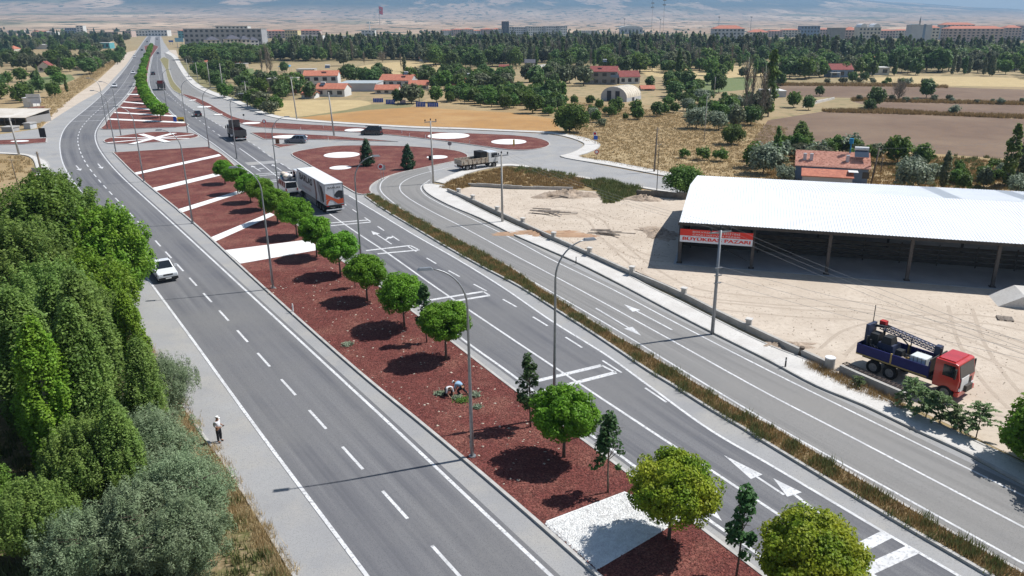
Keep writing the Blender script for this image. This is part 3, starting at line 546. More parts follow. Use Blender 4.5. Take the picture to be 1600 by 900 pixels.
round_('dark1', 44, 9, 4.0, L_DARK, 16, 120, .6); round_('dark2', 45, 8, 3.6, L_DARK, 16, 120, .6, squash=1.0); round_('mid1', 46, 8, 3.8, L_MID, 16, 120, .6, 'fruit_tree'); round_('mid2', 47, 9, 3.4, L_POP, 16, 120, .6, 'fruit_tree', 1.15)
round_('dull1', 48, 8, 3.6, L_DULL, 15, 120, .6, 'elm_tree'); round_('dull2', 49, 7, 3.0, L_DULL, 15, 100, .55, 'elm_tree', 1.2)
round_('grey1', 50, 5, 3.2, L_GREY, 26, 110, .3, 'silver_willow', .75); round_('grey2', 51, 5, 2.6, L_GREY, 26, 100, .3, 'silver_willow', 1.0)
round_('shrubM', 52, 2.2, 1.4, L_MID, 16, 50, .24, 'shrub', .8); round_('shrubG', 53, 2.2, 1.5, L_GREY, 16, 50, .24, 'shrub', .8); round_('shrubD', 54, 2.4, 1.5, L_DULL, 16, 50, .24, 'shrub', .8)
round_('bushN', 55, 4.6, 2.9, L_MID, 75, 120, .19, 'broadleaf_bush', .8); round_('bushR', 56, 4.6, 2.6, L_WALY, 170, 110, .15, 'broadleaf_bush', .95)
def bare(key, seed, H, R, n=60, nm='bare_poplar'):
    rg = mkrng(seed); V = []
    for i in range(n):
        z0 = H*rg.uniform(.12, .75); a = rg.uniform(0, 2*PI); l = H*rg.uniform(.12, .3); o = R*rg.uniform(.4, 1)
        p = np.array([0, 0, z0]); q = np.array([math.cos(a)*o, math.sin(a)*o, z0+l]); w = np.array([-math.sin(a), math.cos(a), 0])*.055
        w2 = np.array([math.cos(a), math.sin(a), 0])*.055
        V += [p-w, p+w, q+w*.3, q-w*.3, p-w2, p+w2, q+w2*.3, q-w2*.3]
        for k in range(5):
            t = rg.uniform(.3, 1); b = p+(q-p)*t; e = b+np.array([rg.normal()*.3, rg.normal()*.3, rg.uniform(.4, 1.1)]); ww = rand_unit(1, rg)[0]*.04; V += [b-ww, b+ww, e+ww*.4, e-ww*.4]
    proto(key, np.array(V), TWIG, trunk_mesh(key+'_trunk', H*.97, H*.010, rg, 6, R*.6), BARKP, nm, H)
bare('bare1', 61, 13, 1.2); bare('bare2', 62, 11, 1.5); bare('bareS', 63, 5, 2.2, 90, 'bare_bush')
# ---- trees in the median: the photo's row, from the camera outwards
GT = [(1045, 842, 'globeY', .96, 'yellow green globe tree at the edge of the near white gravel patch'), (1262, 962, 'globeY2', 1.0, 'yellow green globe tree cut by the bottom edge of the picture'),
      (881, 714, 'globe1', .97, 'bright green globe tree beside the lamp post, third from the camera'), (697, 562, 'globe2', 1.0, 'green globe tree just above the two crouching workers'), (632, 511, 'globe3', .99, 'green globe tree fifth from the camera, with a sapling behind it'),
      (574, 470, 'globe4', .97, 'green globe tree sixth from the camera in the median row'), (532, 430, 'globe1', 1.0, 'green globe tree right of the wide white gravel band'), (495, 402, 'globe2', 1.0, 'green globe tree standing at the right end of the wide gravel band'),
      (464, 370, 'globe3', .98, 'green globe tree just behind the wide white gravel band'), (434, 349, 'globe4', 1.0, 'green globe tree at the end of the fourth white stripe'), (409, 328, 'globe1', .95, 'green globe tree left of the white minibus, third from the far end'),
      (372, 303, 'globe2', .92, 'green globe tree on the shaded third white stripe'), (352, 287, 'globe3', .78, 'small dark green globe tree at the far end of the near median')]
for px, py, k, s, lb in GT: plant(k, *G(px, py, .12), z=.12, s=s, label=lb, group='globe trees in the near median')
plant('globe4', *G(392, 316, .12), z=.12, s=.9, label='green globe tree crowded between its neighbours near the minibus', group='globe trees in the near median')
FT = [(251.5, 189.5), (247, 184), (243, 179), (239, 174), (236, 169), (232, 163.5), (229, 158), (226, 152), (224, 146), (222.5, 140), (221.5, 134), (222, 128), (223, 122), (224, 116.5), (225.5, 111), (227, 106), (228, 101), (229.5, 97), (231, 93), (232.3, 89.5), (233.5, 86), (234.5, 83), (235.3, 80.5), (236, 78.3), (236.6, 76.2), (237.2, 74.2)]
for i, (px, py) in enumerate(FT):
    plant(('globeF', 'globeF2')[i % 2], *G(px, py, .12), z=.12, s=random.uniform(.9, 1.05), label=('%s globe tree of the far median row counted from the camera' % (['second', 'third', 'fourth', 'fifth', 'sixth', 'seventh', 'eighth', 'ninth', 'tenth', 'eleventh', 'twelfth', 'thirteenth', 'fourteenth', 'fifteenth', 'sixteenth', 'seventeenth', 'eighteenth', 'nineteenth', 'twentieth', 'twenty first', 'twenty second', 'twenty third', 'twenty fourth', 'twenty fifth', 'farthest'][i-1])) if i else 'nearest globe tree of the far median row, by the yellow sign', group='globe trees in the far median')
YT = [(829, 667, 'young1', 1.0, 'slim young elm beside the lamp post base'), (950, 769, 'young3', 1.02, 'slim young elm just behind the near white gravel patch'), (1150, 903, 'young2', 1.0, 'slim young elm between the two yellow green globe trees'), (667, 535, 'young2', .98, 'dark sapling half hidden behind a globe tree'), (555, 450, 'young1', .62, 'small sapling at the right edge of the median, far one')]
for px, py, k, s, lb in YT: plant(k, *G(px, py, .12), z=.12, s=s, label=lb, group='young elms in the median')
plant('spruce', *G(573, 259, .12), z=.12, s=1.05, label='dark conifer beside the large white disc on the teardrop island'); plant('spruce', *G(637, 264.5, .12), z=.12, s=.95, label='dark conifer right of the other on the teardrop island')
# ---- trees and shrubs of the middle distance, one by one
def at(key, px, py, ty, label, group=None, cat='tree', wide=1.0):
    x, y = G(px, py); h = hgt(px, py, ty); s = h/PROTO[key][3]; return plant(key, x, y, 0, s*wide, sz=s, label=label, cat=cat, group=group)
for a in [('bushN', 890, 207, 160, 'big green bush on the golden field edge above the slip road', None, 'bush'), ('orch1', 832, 177, 143, 'green orchard tree at the right end of the golden field'), ('dark1', 860, 160, 122, 'tall dark tree left of the half round shed'),
          ('orch2', 872, 172, 146, 'dark orchard tree left of the big bush'), ('orch1', 897, 163, 148, 'lone small tree on the brown field left of the half round shed'), ('orch3', 922, 164, 148, 'second lone small tree left of the half round shed'), ('orch1', 936, 171, 154, 'small orchard tree in front of the half round shed, left'),
          ('orch1', 963, 179, 152, 'round orchard tree right in front of the half round shed'), ('orch3', 946, 178, 166, 'low green shrub before the half round shed'), ('orch1', 994, 179, 155, 'orchard tree at the right side of the half round shed'), ('orch3', 996, 187, 166, 'low orchard tree below the shed wall'), ('orch2', 1026, 182, 157, 'dark orchard tree right of the half round shed'),
          ('orch3', 1038, 179, 160, 'small orchard tree near the fence right of the half round shed'), ('grey1', 1088, 201, 165, 'wide silver willow in the dry grass'), ('grey2', 1122, 203, 172, 'narrow silver willow beside the wide one'), ('grey2', 925, 188, 166, 'grey green willow beside the big bush'), ('shrubD', 940, 198, 184, 'dull green scrub below the willow', None, 'shrub'),
          ('bushN', 1143, 226, 193, 'big green bush beside the ploughed field corner', None, 'bush'), ('dull2', 1150, 200, 165, 'dull green tree behind the field corner bush'), ('poplarD', 1060, 130, 76, 'dark poplar standing apart right of the red roofed house'), ('dark2', 1045, 140, 112, 'dark round tree beside the dark poplar'), ('dark2', 1075, 138, 108, 'second dark round tree beside the dark poplar'), ('dark1', 1123, 145, 113, 'dark tree before the green plot'),
          ('bare1', 1163, 193, 86, 'tall leafless poplar at the left of the group near the field'), ('bare1', 1171, 188, 104, 'second tall leafless poplar near the field'), ('bare2', 1190, 188, 98, 'leafless poplar with pale trunk right of the group'), ('poplarF', 1200, 182, 78, 'tall leafy poplar at the left end of the ploughed field'), ('dull1', 1185, 185, 140, 'dull broad tree below the leafless poplars'),
          ('dark2', 1220, 134, 113, 'small dark tree at the corner of the upper field'), ('orch2', 1280, 150, 133, 'small round tree at the near edge of the upper field'), ('orch2', 1368, 168, 134, 'leaning dark tree in the middle of the fields'), ('orch2', 1357, 174, 153, 'low dark tree below the leaning one'), ('bareS', 1403, 158, 124, 'leafless grey bush between the fields', None, 'bush'),
          ('dark2', 1447, 153, 122, 'lone round dark tree between the ploughed fields'), ('shrubG', 1491, 179, 164, 'grey bush at the edge of the near ploughed field', None, 'bush'), ('orch2', 1331, 128, 111, 'dark tree right of the blue house'), ('orch2', 1349, 128, 111, 'dark tree second right of the blue house'), ('orch3', 1195, 175, 150, 'green tree beside the white wall'), ('dark2', 1263, 172, 148, 'dark tree before the small plot'), ('mid1', 1240, 168, 142, 'mid green tree before the small plot'),
          ('poplarF', 1571, 293, 194, 'tall slim poplar behind the shed at the right edge'), ('poplarF2', 1594, 288, 205, 'grey green poplar cut by the right edge behind the shed'), ('bushN', 1069, 306, 257, 'big dark green bush at the left end of the shed', None, 'bush'),
          ('poplarF', 1211, 258, 197, 'green poplar left of the red roofed cottage'), ('grey2', 1192, 272, 222, 'grey green tree left of the cottage behind the shed'), ('grey1', 1225, 283, 257, 'grey bush before the cottage, left', None, 'bush'), ('mid1', 1402, 256, 211, 'bright green broad tree right of the cottage'), ('mid2', 1440, 262, 222, 'green tree beyond the grey willow'), ('grey1', 1426, 296, 246, 'wide grey willow behind the shed roof'), ('poplarF2', 1472, 294, 238, 'grey green poplar right of the grey willow'),
          ('orch1', 1505, 297, 270, 'round green bush behind the shed roof', None, 'bush'), ('grey1', 1592, 305, 272, 'grey bush at the right edge behind the shed roof', None, 'bush'), ('dull2', 1537, 292, 262, 'dull green bush behind the shed', None, 'bush'), ('orch3', 1245, 240, 207, 'light green tree above the cottage'), ('orch1', 1305, 240, 211, 'green tree above the cottage roof'), ('orch3', 1335, 242, 216, 'small green tree above the water heater'),
          ('shrubM', 1068, 247, 231, 'small green shrub in the dry grass, left one', None, 'shrub'), ('shrubM', 1098, 250, 228, 'green shrub in the dry grass, second', None, 'shrub'), ('shrubM', 1126, 252, 231, 'green shrub in the dry grass, third', None, 'shrub'), ('shrubM', 1168, 252, 234, 'green shrub in the dry grass, fourth', None, 'shrub'), ('orch1', 1178, 262, 222, 'green bush left of the shed roof', None, 'bush'),
          ('dull1', 643, 162, 129, 'huge grey green bush at the edge of the golden field', None, 'bush', 1.3), ('dark2', 622, 162, 138, 'dark bush half under the huge grey green one', None, 'bush'), ('dark2', 485, 154, 127, 'dark conical tree before the white two storey house'), ('dark2', 437, 156, 127, 'dark round tree before the flat roofed house'), ('dull1', 537, 103, 76, 'big dull tree standing on the straw field'), ('bare2', 569, 102, 79, 'leafless grey tree on the straw field'),
          ('bareS', 598, 98, 80, 'leafless bush on the straw field', None, 'bush'), ('mid1', 682, 160, 134, 'green tree by the blue fence, first'), ('orch2', 712, 158, 133, 'dark tree by the blue fence, second'), ('mid2', 655, 158, 132, 'green tree by the blue fence above its left end'), ('poplarF2', 632, 112, 86, 'thin poplar in the straw field'), ('bare1', 627, 110, 82, 'bare thin poplar in the straw field'),
          ('bare1', 418, 118, 66, 'broad bare poplar clump by the slip road'), ('bare2', 424, 120, 72, 'bare poplar beside the broad clump, right'), ('bare1', 410, 118, 74, 'bare poplar beside the broad clump, left'), ('dark1', 445, 114, 95, 'dark tree under the blue roof')]:
    at(*a)
# ---- groups of look-alike trees
KW = dict(orch1='light green', orch2='dark green', orch3='low green', dark1='broad dark', dark2='rounded dark', mid1='broad fresh green', mid2='upright fresh green', dull1='broad dull olive', dull2='upright dull olive', grey1='wide silver grey', grey2='narrow silver grey', shrubM='small bright', shrubG='small grey', shrubD='small dull', poplarF='slim green', poplarF2='slim dull', poplarD='slim dark', bare1='tall bare', bare2='shorter bare', pineF='pointed dark', pineF2='blunt dark')
ORD = ['first', 'second', 'third', 'fourth', 'fifth', 'sixth', 'seventh', 'eighth', 'ninth', 'tenth', 'eleventh', 'twelfth', 'thirteenth', 'fourteenth', 'fifteenth', 'sixteenth', 'seventeenth', 'eighteenth', 'nineteenth', 'twentieth']
def fill(poly_px, n, kinds, hr, label, group, seed, cat='tree', mind=0, wide=(.85, 1.2)):
    rg = mkrng(seed); P = sample_poly(poly_px, n*4, rg); done = []; per = {}
    for x, y in P:
        if len(done) >= n: break
        gx, gy = G(x, y)
        if mind and any((gx-a)**2+(gy-b)**2 < mind*mind for a, b in done): continue
        k = kinds[rg.integers(len(kinds))]; h = rg.uniform(*hr); s = h/PROTO[k][3]; w = s*rg.uniform(*wide)
        e = plant(k, gx, gy, 0, w, sz=s, label=label, cat=cat, group=group); done.append((gx, gy)); per.setdefault(k, []).append((x, e))
    for k, lst in per.items():
        lst.sort(key=lambda q: q[0])
        for i, (x, e) in enumerate(lst): e['label'] = f"{KW[k]} {label}, {ORD[i]} such from left" if i < 20 else f"{KW[k]} {label}, {ORD[i-20]} beyond the twentieth from left"
fill([(700, 150), (790, 150), (880, 150), (880, 178), (820, 176), (760, 166), (700, 160)], 60, ['orch1', 'orch2', 'orch3', 'orch1'], (3.4, 5.4), 'tree in the orchard behind the golden field', 'orchard behind the golden field', 201, mind=3)
fill([(830, 172), (900, 168), (1000, 176), (1010, 192), (940, 196), (875, 192)], 9, ['orch1', 'shrubM', 'shrubD'], (1.8, 3.2), 'shrub before the half round shed', 'shrubs before the half round shed', 202, 'shrub', mind=3)
fill([(1040, 158), (1120, 155), (1180, 165), (1190, 200), (1130, 196), (1060, 182), (1030, 172)], 34, ['orch1', 'orch2', 'shrubD', 'grey2', 'orch3'], (2.6, 5.0), 'tree in the thicket left of the ploughed field', 'thicket left of the ploughed field', 203, mind=3.5)
fill([(810, 118), (905, 108), (915, 135), (900, 142), (815, 142)], 14, ['dark2', 'dull1', 'dark1', 'orch2'], (5, 8.5), 'tree left of the maroon roofed house', 'trees left of the red roofed house', 204, mind=5)
fill([(990, 128), (1060, 126), (1130, 128), (1130, 150), (1050, 155), (1000, 146)], 14, ['dark2', 'orch2', 'mid1'], (4, 6.5), 'tree right of the half round shed', 'hedge right of the half round shed', 205, mind=4)
fill([(515, 118), (590, 118), (600, 134), (520, 134)], 12, ['dark2', 'dark1', 'orch2'], (5, 7), 'tree behind the white two storey house', 'hedge behind the white two storey house', 206, mind=4)
fill([(580, 130), (680, 118), (800, 125), (800, 148), (740, 150), (640, 134)], 44, ['dark2', 'mid1', 'dull1', 'orch2', 'dark1'], (4.5, 7.5), 'tree between village and orchard', 'village trees', 207, mind=5)
fill([(330, 152), (380, 145), (400, 160), (440, 172), (420, 180), (380, 160)], 12, ['mid1', 'dark2', 'orch1', 'shrubD'], (3.5, 6), 'tree above the curved slip road', 'gardens above the slip road', 208, mind=4)
fill([(290, 95), (330, 105), (420, 128), (470, 140), (470, 158), (400, 150), (340, 140), (300, 118)], 44, ['mid1', 'dark2', 'dull1', 'mid2', 'orch2'], (4, 7.5), 'tree among the low garden houses', 'garden trees among the low houses', 209, mind=6)
fill([(0, 96), (150, 88), (190, 96), (150, 112), (60, 112), (0, 110)], 44, ['dark1', 'mid1', 'dull1', 'dark2', 'poplarF2'], (6, 10), 'tree in the belt left of the highway', 'green belt left of the highway', 210, mind=7)
fill([(95, 105), (150, 104), (190, 90), (205, 84), (196, 96), (165, 116), (120, 120)], 16, ['dark1', 'dark2', 'mid1', 'dull2'], (6, 9), 'tree lining the highway at left', 'trees lining the highway at left', 211, mind=7)
fill([(-40, 118), (60, 116), (130, 120), (120, 150), (60, 158), (-40, 168)], 15, ['mid1', 'dark2', 'shrubM', 'orch1', 'poplarF'], (3.5, 6.5), 'tree on the fields near the white billboard', 'garden trees on the left fields', 212, mind=7)
fill([(1215, 92), (1330, 96), (1400, 108), (1400, 120), (1300, 120), (1215, 128)], 48, ['dark1', 'dull1', 'mid2', 'dark2', 'mid1'], (6, 10), 'tree in the wood around the blue house', 'wood around the blue house', 213, mind=6)
fill([(1360, 114), (1440, 112), (1440, 118), (1360, 120)], 7, ['poplarD'], (7, 11), 'tree before the long salmon roof', 'slim trees before the long red roof', 214, mind=2)
fill([(1470, 114), (1550, 112), (1550, 119), (1470, 120)], 11, ['poplarD', 'poplarF2', 'poplarF2'], (8, 11), 'poplar in the right field edge row', 'poplar row at the field edge', 215, mind=2)
fill([(1480, 96), (1620, 84), (1620, 124), (1500, 112)], 48, ['mid1', 'mid2', 'dark1', 'dull1'], (6, 10), 'tree below the right apartment blocks', 'trees below the apartment blocks', 216, mind=6)
fill([(1395, 104), (1500, 100), (1470, 119), (1400, 119)], 12, ['dark1', 'dark2'], (8, 12), 'tree around the small red barn', 'dark trees around the small red barn', 217, mind=5)
fill([(1180, 236), (1260, 234), (1380, 240), (1400, 262), (1250, 262), (1180, 262)], 24, ['shrubM', 'shrubD', 'orch1', 'shrubG'], (1.8, 3.6), 'shrub round the cottage', 'shrubs round the cottage', 218, 'shrub', mind=3)
fill([(1400, 262), (1560, 262), (1600, 290), (1450, 292)], 20, ['shrubM', 'shrubD', 'shrubG'], (1.4, 2.6), 'shrub behind the market shed', 'shrubs behind the shed', 219, 'shrub', mind=3)
fill([(830, 100), (1000, 92), (1180, 96), (1190, 112), (1000, 116), (840, 112)], 80, ['dark1', 'dull1', 'mid1', 'dark2', 'poplarF', 'mid2'], (6, 11), 'tree at the big wood near edge', 'near edge of the big wood', 220, mind=7)
fill([(650, 86), (830, 84), (830, 108), (720, 112), (660, 100)], 56, ['dark1', 'dull1', 'dark2', 'mid2'], (7, 12), 'tree of the wood behind the village', 'wood behind the village', 221, mind=7)
fill([(820, 82), (900, 86), (980, 92), (1190, 84), (1190, 112), (980, 108), (830, 104)], 44, ['bare1', 'bare2', 'bare1'], (10, 15), 'poplar in the open wood', 'leafless poplars in the wood', 222, mind=5, wide=(.8, 1.2))
fill([(690, 84), (830, 78), (830, 100), (720, 98)], 26, ['bare1', 'bare2', 'poplarF2'], (10, 14), 'poplar behind the village', 'pale poplars behind the village', 223, mind=5)
fill([(900, 80), (1190, 78), (1190, 100), (900, 98)], 26, ['poplarD', 'poplarF', 'poplarF2'], (11, 16), 'leafy poplar in the big wood', 'leafy poplars in the big wood', 224, mind=6)
fill([(60, 66), (190, 58), (205, 66), (190, 84), (60, 84)], 36, ['pineF', 'dark1', 'pineF2', 'dull1'], (8, 13), 'tree on the far left plain', 'trees on the far left plain', 225, mind=12)
fill([(1230, 214), (1265, 212), (1265, 232), (1235, 234)], 3, ['mid2', 'orch1'], (3, 5), 'tree beside the cottage gable', 'trees beside the cottage gable', 226, mind=3)
fill([(1000, 104), (1180, 98), (1290, 112), (1230, 128), (1190, 128), (1060, 124)], 26, ['dark2', 'mid1', 'dull1', 'poplarF'], (4.5, 8.5), 'tree between wood and upper field', 'trees between wood and upper field', 227, mind=6)
fill([(1205, 130), (1340, 127), (1480, 130), (1480, 135), (1340, 132), (1210, 136)], 16, ['shrubD', 'shrubM', 'shrubG'], (1.6, 3.2), 'shrub on the upper field border', 'shrubs on the upper field border', 228, 'shrub', mind=4)
fill([(1290, 154), (1600, 160), (1600, 164), (1330, 158)], 12, ['shrubD', 'shrubG'], (1.2, 2.4), 'shrub between the ploughed strips', 'shrubs between the ploughed strips', 229, 'shrub', mind=4)
# ---- far woods that read as one mass
def scatter_nodes(src, name):
    ng = bpy.data.node_groups.new(name, 'GeometryNodeTree'); ng.interface.new_socket('Geometry', in_out='INPUT', socket_type='NodeSocketGeometry'); ng.interface.new_socket('Geometry', in_out='OUTPUT', socket_type='NodeSocketGeometry')
    N = ng.nodes; L = ng.links; gi = N.new('NodeGroupInput'); go = N.new('NodeGroupOutput'); iop = N.new('GeometryNodeInstanceOnPoints'); L.new(gi.outputs[0], iop.inputs['Points'])
    oi = N.new('GeometryNodeObjectInfo'); oi.inputs['Object'].default_value = src; oi.transform_space = 'ORIGINAL'; oi.inputs['As Instance'].default_value = True; L.new(oi.outputs['Geometry'], iop.inputs['Instance'])
    a = N.new('GeometryNodeInputNamedAttribute'); a.data_type = 'FLOAT_VECTOR'; a.inputs[0].default_value = 'scl'; L.new(a.outputs[0], iop.inputs['Scale'])
    r = N.new('GeometryNodeInputNamedAttribute'); r.data_type = 'FLOAT_VECTOR'; r.inputs[0].default_value = 'rot'; L.new(r.outputs[0], iop.inputs['Rotation'])
    L.new(iop.outputs[0], go.inputs[0]); return ng
def crown_of(key):
    for o in COL.objects:
        if o.name.startswith('crown') and o.data is PROTO[key][0]: return o
def wood(polys, n, key, hr, label, cat, seed, name='far_wood'):
    rg = mkrng(seed); P = np.concatenate([sample_poly(p, max(1, int(n*w)), rg) for p, w in polys]); V = [(*G(x, y), -.3) for x, y in P]; me = bpy.data.meshes.new(name); me.from_pydata(V, [], []); k = len(V)
    h = rg.uniform(*hr, k)/PROTO[key][3]; w = h*rg.uniform(.8, 1.3, k); sc_ = np.stack([w, w, h], 1).astype(np.float32); ro = np.zeros((k, 3), np.float32); ro[:, 2] = rg.uniform(0, 6.28, k)
    a = me.attributes.new('scl', 'FLOAT_VECTOR', 'POINT'); a.data.foreach_set('vector', sc_.ravel()); a = me.attributes.new('rot', 'FLOAT_VECTOR', 'POINT'); a.data.foreach_set('vector', ro.ravel())
    o = link(name, me); md = o.modifiers.new('scatter', 'NODES'); md.node_group = scatter_nodes(crown_of(key), name+key); tag(o, label, cat, None, 'stuff'); return o
FA = [(430, 82), (520, 76), (560, 67), (800, 65), (1000, 63), (1090, 63), (1110, 75), (1200, 75), (1200, 98), (1000, 98), (820, 98), (720, 102), (640, 94), (520, 96), (440, 96), (420, 90)]
FB = [(1180, 75), (1290, 74), (1340, 78), (1430, 84), (1620, 84), (1620, 90), (1480, 100), (1330, 98), (1180, 92)]
FC = [(-20, 50), (120, 47), (205, 52), (200, 68), (60, 78), (-20, 90)]
FD = [(560, 48), (1200, 44), (1600, 48), (1600, 58), (1200, 52), (560, 56)]
FE = [(285, 88), (300, 90), (420, 90), (420, 98), (330, 104), (290, 96)]
wood([(FA, .62), (FB, .3), (FE, .08)], 620, 'dark1', (7, 12), 'dense dark far wood before the town', 'wood', 301)
wood([(FA, .5), (FB, .35), (FC, .15)], 700, 'dull1', (6, 11), 'dull green trees mixed through the far wood', 'wood', 302)
wood([(FA, .4), (FB, .35), (FC, .1), (FE, .15)], 720, 'mid2', (6, 11), 'fresh green trees mixed through the far wood', 'wood', 303)
wood([(FA, .5), (FB, .2), (FC, .3)], 240, 'pineF', (9, 14), 'dark conifers mixed through the far wood', 'wood', 304)
wood([(FA, .8), (FB, .2)], 420, 'poplarF2', (10, 16), 'slim poplars rising from the far wood', 'wood', 305)
wood([(FA, .75), (FB, .25)], 340, 'poplarF', (9, 15), 'leafy slim trees spread through the far wood', 'wood', 307)
wood([(FA, .85), (FB, .15)], 300, 'bare1', (10, 15), 'leafless pale trees spread through the far wood', 'wood', 308)
wood([(FD, 1)], 150, 'dark2', (5, 8), 'thin line of trees among the far town houses', 'wood', 306)
# ---- the near trees on the left bank
def bigtree(key, seed, H, R, leaf, nc, per, size, name, squash=1.0, low=.2, bark=BARK, stems=1, drop=0.0, aspect=1.6, cr_=.24, flat=1.3, shoots=70):
    rg = mkrng(seed); zc = H*(low+1)/2; rz = H*(1-low)/2; d = rand_unit(nc*3, rg); d = d[d[:, 2] > -.85][:nc]; r = rg.uniform(.5, 1, len(d))**.7
    prof = 1-.25*np.abs(d[:, 2]); C = np.stack([d[:, 0]*R*.85*r*prof, d[:, 1]*R*.85*r*prof, zc+d[:, 2]*rz*.9*r], 1); C += rg.normal(size=C.shape)*R*.06
    V = clumps(C, rg.uniform(.55, 1.3, len(C))*R*cr_, per, size, rg, (0, 0, zc-rz*.5), aspect=aspect, flat=flat)
    ds = rand_unit(shoots*3, rg); ds = ds[ds[:, 2] > -.25][:shoots]; S = np.stack([ds[:, 0]*R*.98, ds[:, 1]*R*.98, zc+ds[:, 2]*rz*rg.uniform(.95, 1.12, len(ds))], 1)
    V = np.concatenate([V, clumps(S, rg.uniform(.35, .7, len(S))*R*cr_, max(20, per//2), size, rg, (0, 0, zc-rz*.5), aspect=aspect, flat=flat*1.6)])
    proto(key, V, leaf, trunk_mesh(key+'_trunk', H*.8, H*.016, rg, 12, R*.7, H*.95, stems=stems), bark, name, H)
L_POPN = LM('leaf_poplar_near', (.15, .25, .055), (.24, .345, .08), tr=.45, rnd=.1); L_OLN = LM('leaf_russian_olive', (.175, .245, .125), (.245, .305, .175), tr=.28, rnd=.1)
bigtree('walnutA', 71, 11.5, 5.2, L_WAL, 520, 120, .17, 'walnut_tree', cr_=.15); bigtree('walnutB', 72, 10.5, 4.2, L_WALY, 400, 120, .17, 'walnut_tree', low=.08, cr_=.16); bigtree('walnutC', 73, 10.5, 4.5, L_POPN, 400, 125, .14, 'white_poplar', cr_=.125, flat=2.3, shoots=120)
bigtree('oliveA', 74, 6.2, 3.6, L_OLN, 400, 140, .052, 'russian_olive', low=.03, stems=3, aspect=3.0, cr_=.15); bigtree('oliveB', 75, 5.2, 3.0, L_OLN, 360, 130, .052, 'russian_olive', low=.02, stems=3, aspect=3.0, cr_=.16)
column('poplarNB', 76, 12.5, 2.0, L_POPN, 66, 520, .13, .12)
column('poplarNY', 77, 11.5, 1.6, L_WALY, 80, 400, .125, .16)
NT = [('walnutA', -41.5, 63, .96, 'broad dark green tree at the left edge of the upper bank'), ('walnutA', -49, 75, .84, 'dark tree farthest up the left bank'), ('walnutB', -36.6, 62.5, .88, 'bright yellow green tree leaning over the road edge'), ('walnutB', -34.2, 55.0, .70, 'bright green tree at the kerb below the leaning one'),
      ('walnutC', -39.5, 55, .92, 'pale leaved poplar with silvery highlights at left'), ('walnutC', -35.2, 51.5, .72, 'second pale leaved poplar in the middle of the bank'), ('walnutA', -48, 60, .9, 'big tree cut by the left picture edge'), ('walnutC', -33.8, 45, .72, 'pale leaved poplar low at the left edge'), ('walnutC', -30.8, 48.5, .62, 'small pale leaved poplar nearest the kerb in mid bank'),
      ('poplarNB', -27.0, 42.5, .80, 'tall green poplar in the centre of the bank'), ('poplarNB', -24.6, 37.2, .78, 'green poplar with visible pale stem near the bottom'), ('poplarNY', -25.6, 35.2, .84, 'yellow green slim poplar with twin pale trunks'), ('poplarNB', -28.6, 39.0, .80, 'green poplar behind the yellow green one'), ('poplarNB', -29.6, 43.5, .74, 'green poplar left of the tall central one'), ('poplarNY', -26.2, 45.5, .66, 'yellow green poplar behind the tall central one'), ('walnutC', -22.4, 33.2, .5, 'small green tree right of the twin trunk poplar'), ('poplarNB', -22.9, 39.6, .55, 'short poplar between the tall ones and the silver trees'),
      ('oliveA', -24.0, 43.8, .64, 'grey leaved bushy tree with dry brown twigs near the standing man'), ('oliveB', -23.6, 40.0, .62, 'low grey leaved tree below the standing man'), ('oliveA', -20.9, 36.0, .70, 'large silver grey leaved tree beside the kerb'), ('poplarNB', -20.8, 33.4, .50, 'short green poplar rising between the silver trees'), ('oliveA', -17.2, 31.6, .72, 'silver grey leaved tree at the bottom edge'), ('oliveB', -18.4, 29.6, .8, 'grey leaved tree cut by the bottom edge'), ('walnutA', -35.5, 38.5, .62, 'dark shaded tree in the lower left corner'), ('walnutC', -30.5, 32.0, .45, 'low tree in the dark lower left corner'), ('poplarNB', -31.5, 36.0, .7, 'poplar in the shade near the lower left corner'), ('poplarNB', -28.3, 32.8, .62, 'poplar above the dark lower left corner'), ('walnutA', -26.0, 29.6, .42, 'low dark tree at the bottom left edge'), ('walnutC', -23.2, 29.4, .40, 'low green tree at the bottom edge left of the silver ones'), ('oliveB', -20.6, 28.4, .66, 'silver grey tree at the bottom edge, left one'), ('oliveB', -16.0, 28.8, .72, 'silver grey tree at the bottom edge nearest the kerb'), ('walnutA', -38.5, 42.5, .7, 'dark tree at the left edge in mid height'), ('oliveB', -23.4, 34.2, .7, 'silver grey shrub tree below the twin trunk poplar')]
for k, x, y, s, lb in NT: plant(k, x, y, 0, s, label=lb, group='trees on the left bank')
plant('bushR', *G(1620, 728), s=.92, label='bright green round bush at the right picture edge', cat='bush')
plant('bushR', *G(1690, 780), s=.9, label='bright green bush right of the round one at the edge', cat='bush')
# ---- weeds, grass, mulch chips and pebbles: what nobody could count
def blades(P, h, w, rng, lean=.5, base=0.0):
    n = len(P); a = rng.uniform(0, 2*PI, n); hh = h*rng.uniform(.5, 1.4, n); l = hh*lean*rng.uniform(-1, 1, n); b = rng.uniform(0, 2*PI, n)
    B = np.stack([P[:, 0], P[:, 1], np.full(n, base)], 1); d = np.stack([np.cos(a), np.sin(a), 0*a], 1)*(w*rng.uniform(.6, 1.4, n))[:, None]
    T = B+np.stack([np.cos(b)*l, np.sin(b)*l, hh], 1); return np.stack([B-d, B+d, T], 1).reshape(-1, 3)
G_DRY = M('grass_dry', (.42, .29, .13), (.28, .19, .085), sc=1.5, island=.35, trans=.2); G_GRN = M('grass_green', (.12, .16, .05), (.20, .205, .08), sc=1.5, island=.35, trans=.2); G_STR = M('grass_straw', (.56, .44, .25), (.44, .33, .17), sc=1.5, island=.3, trans=.2)
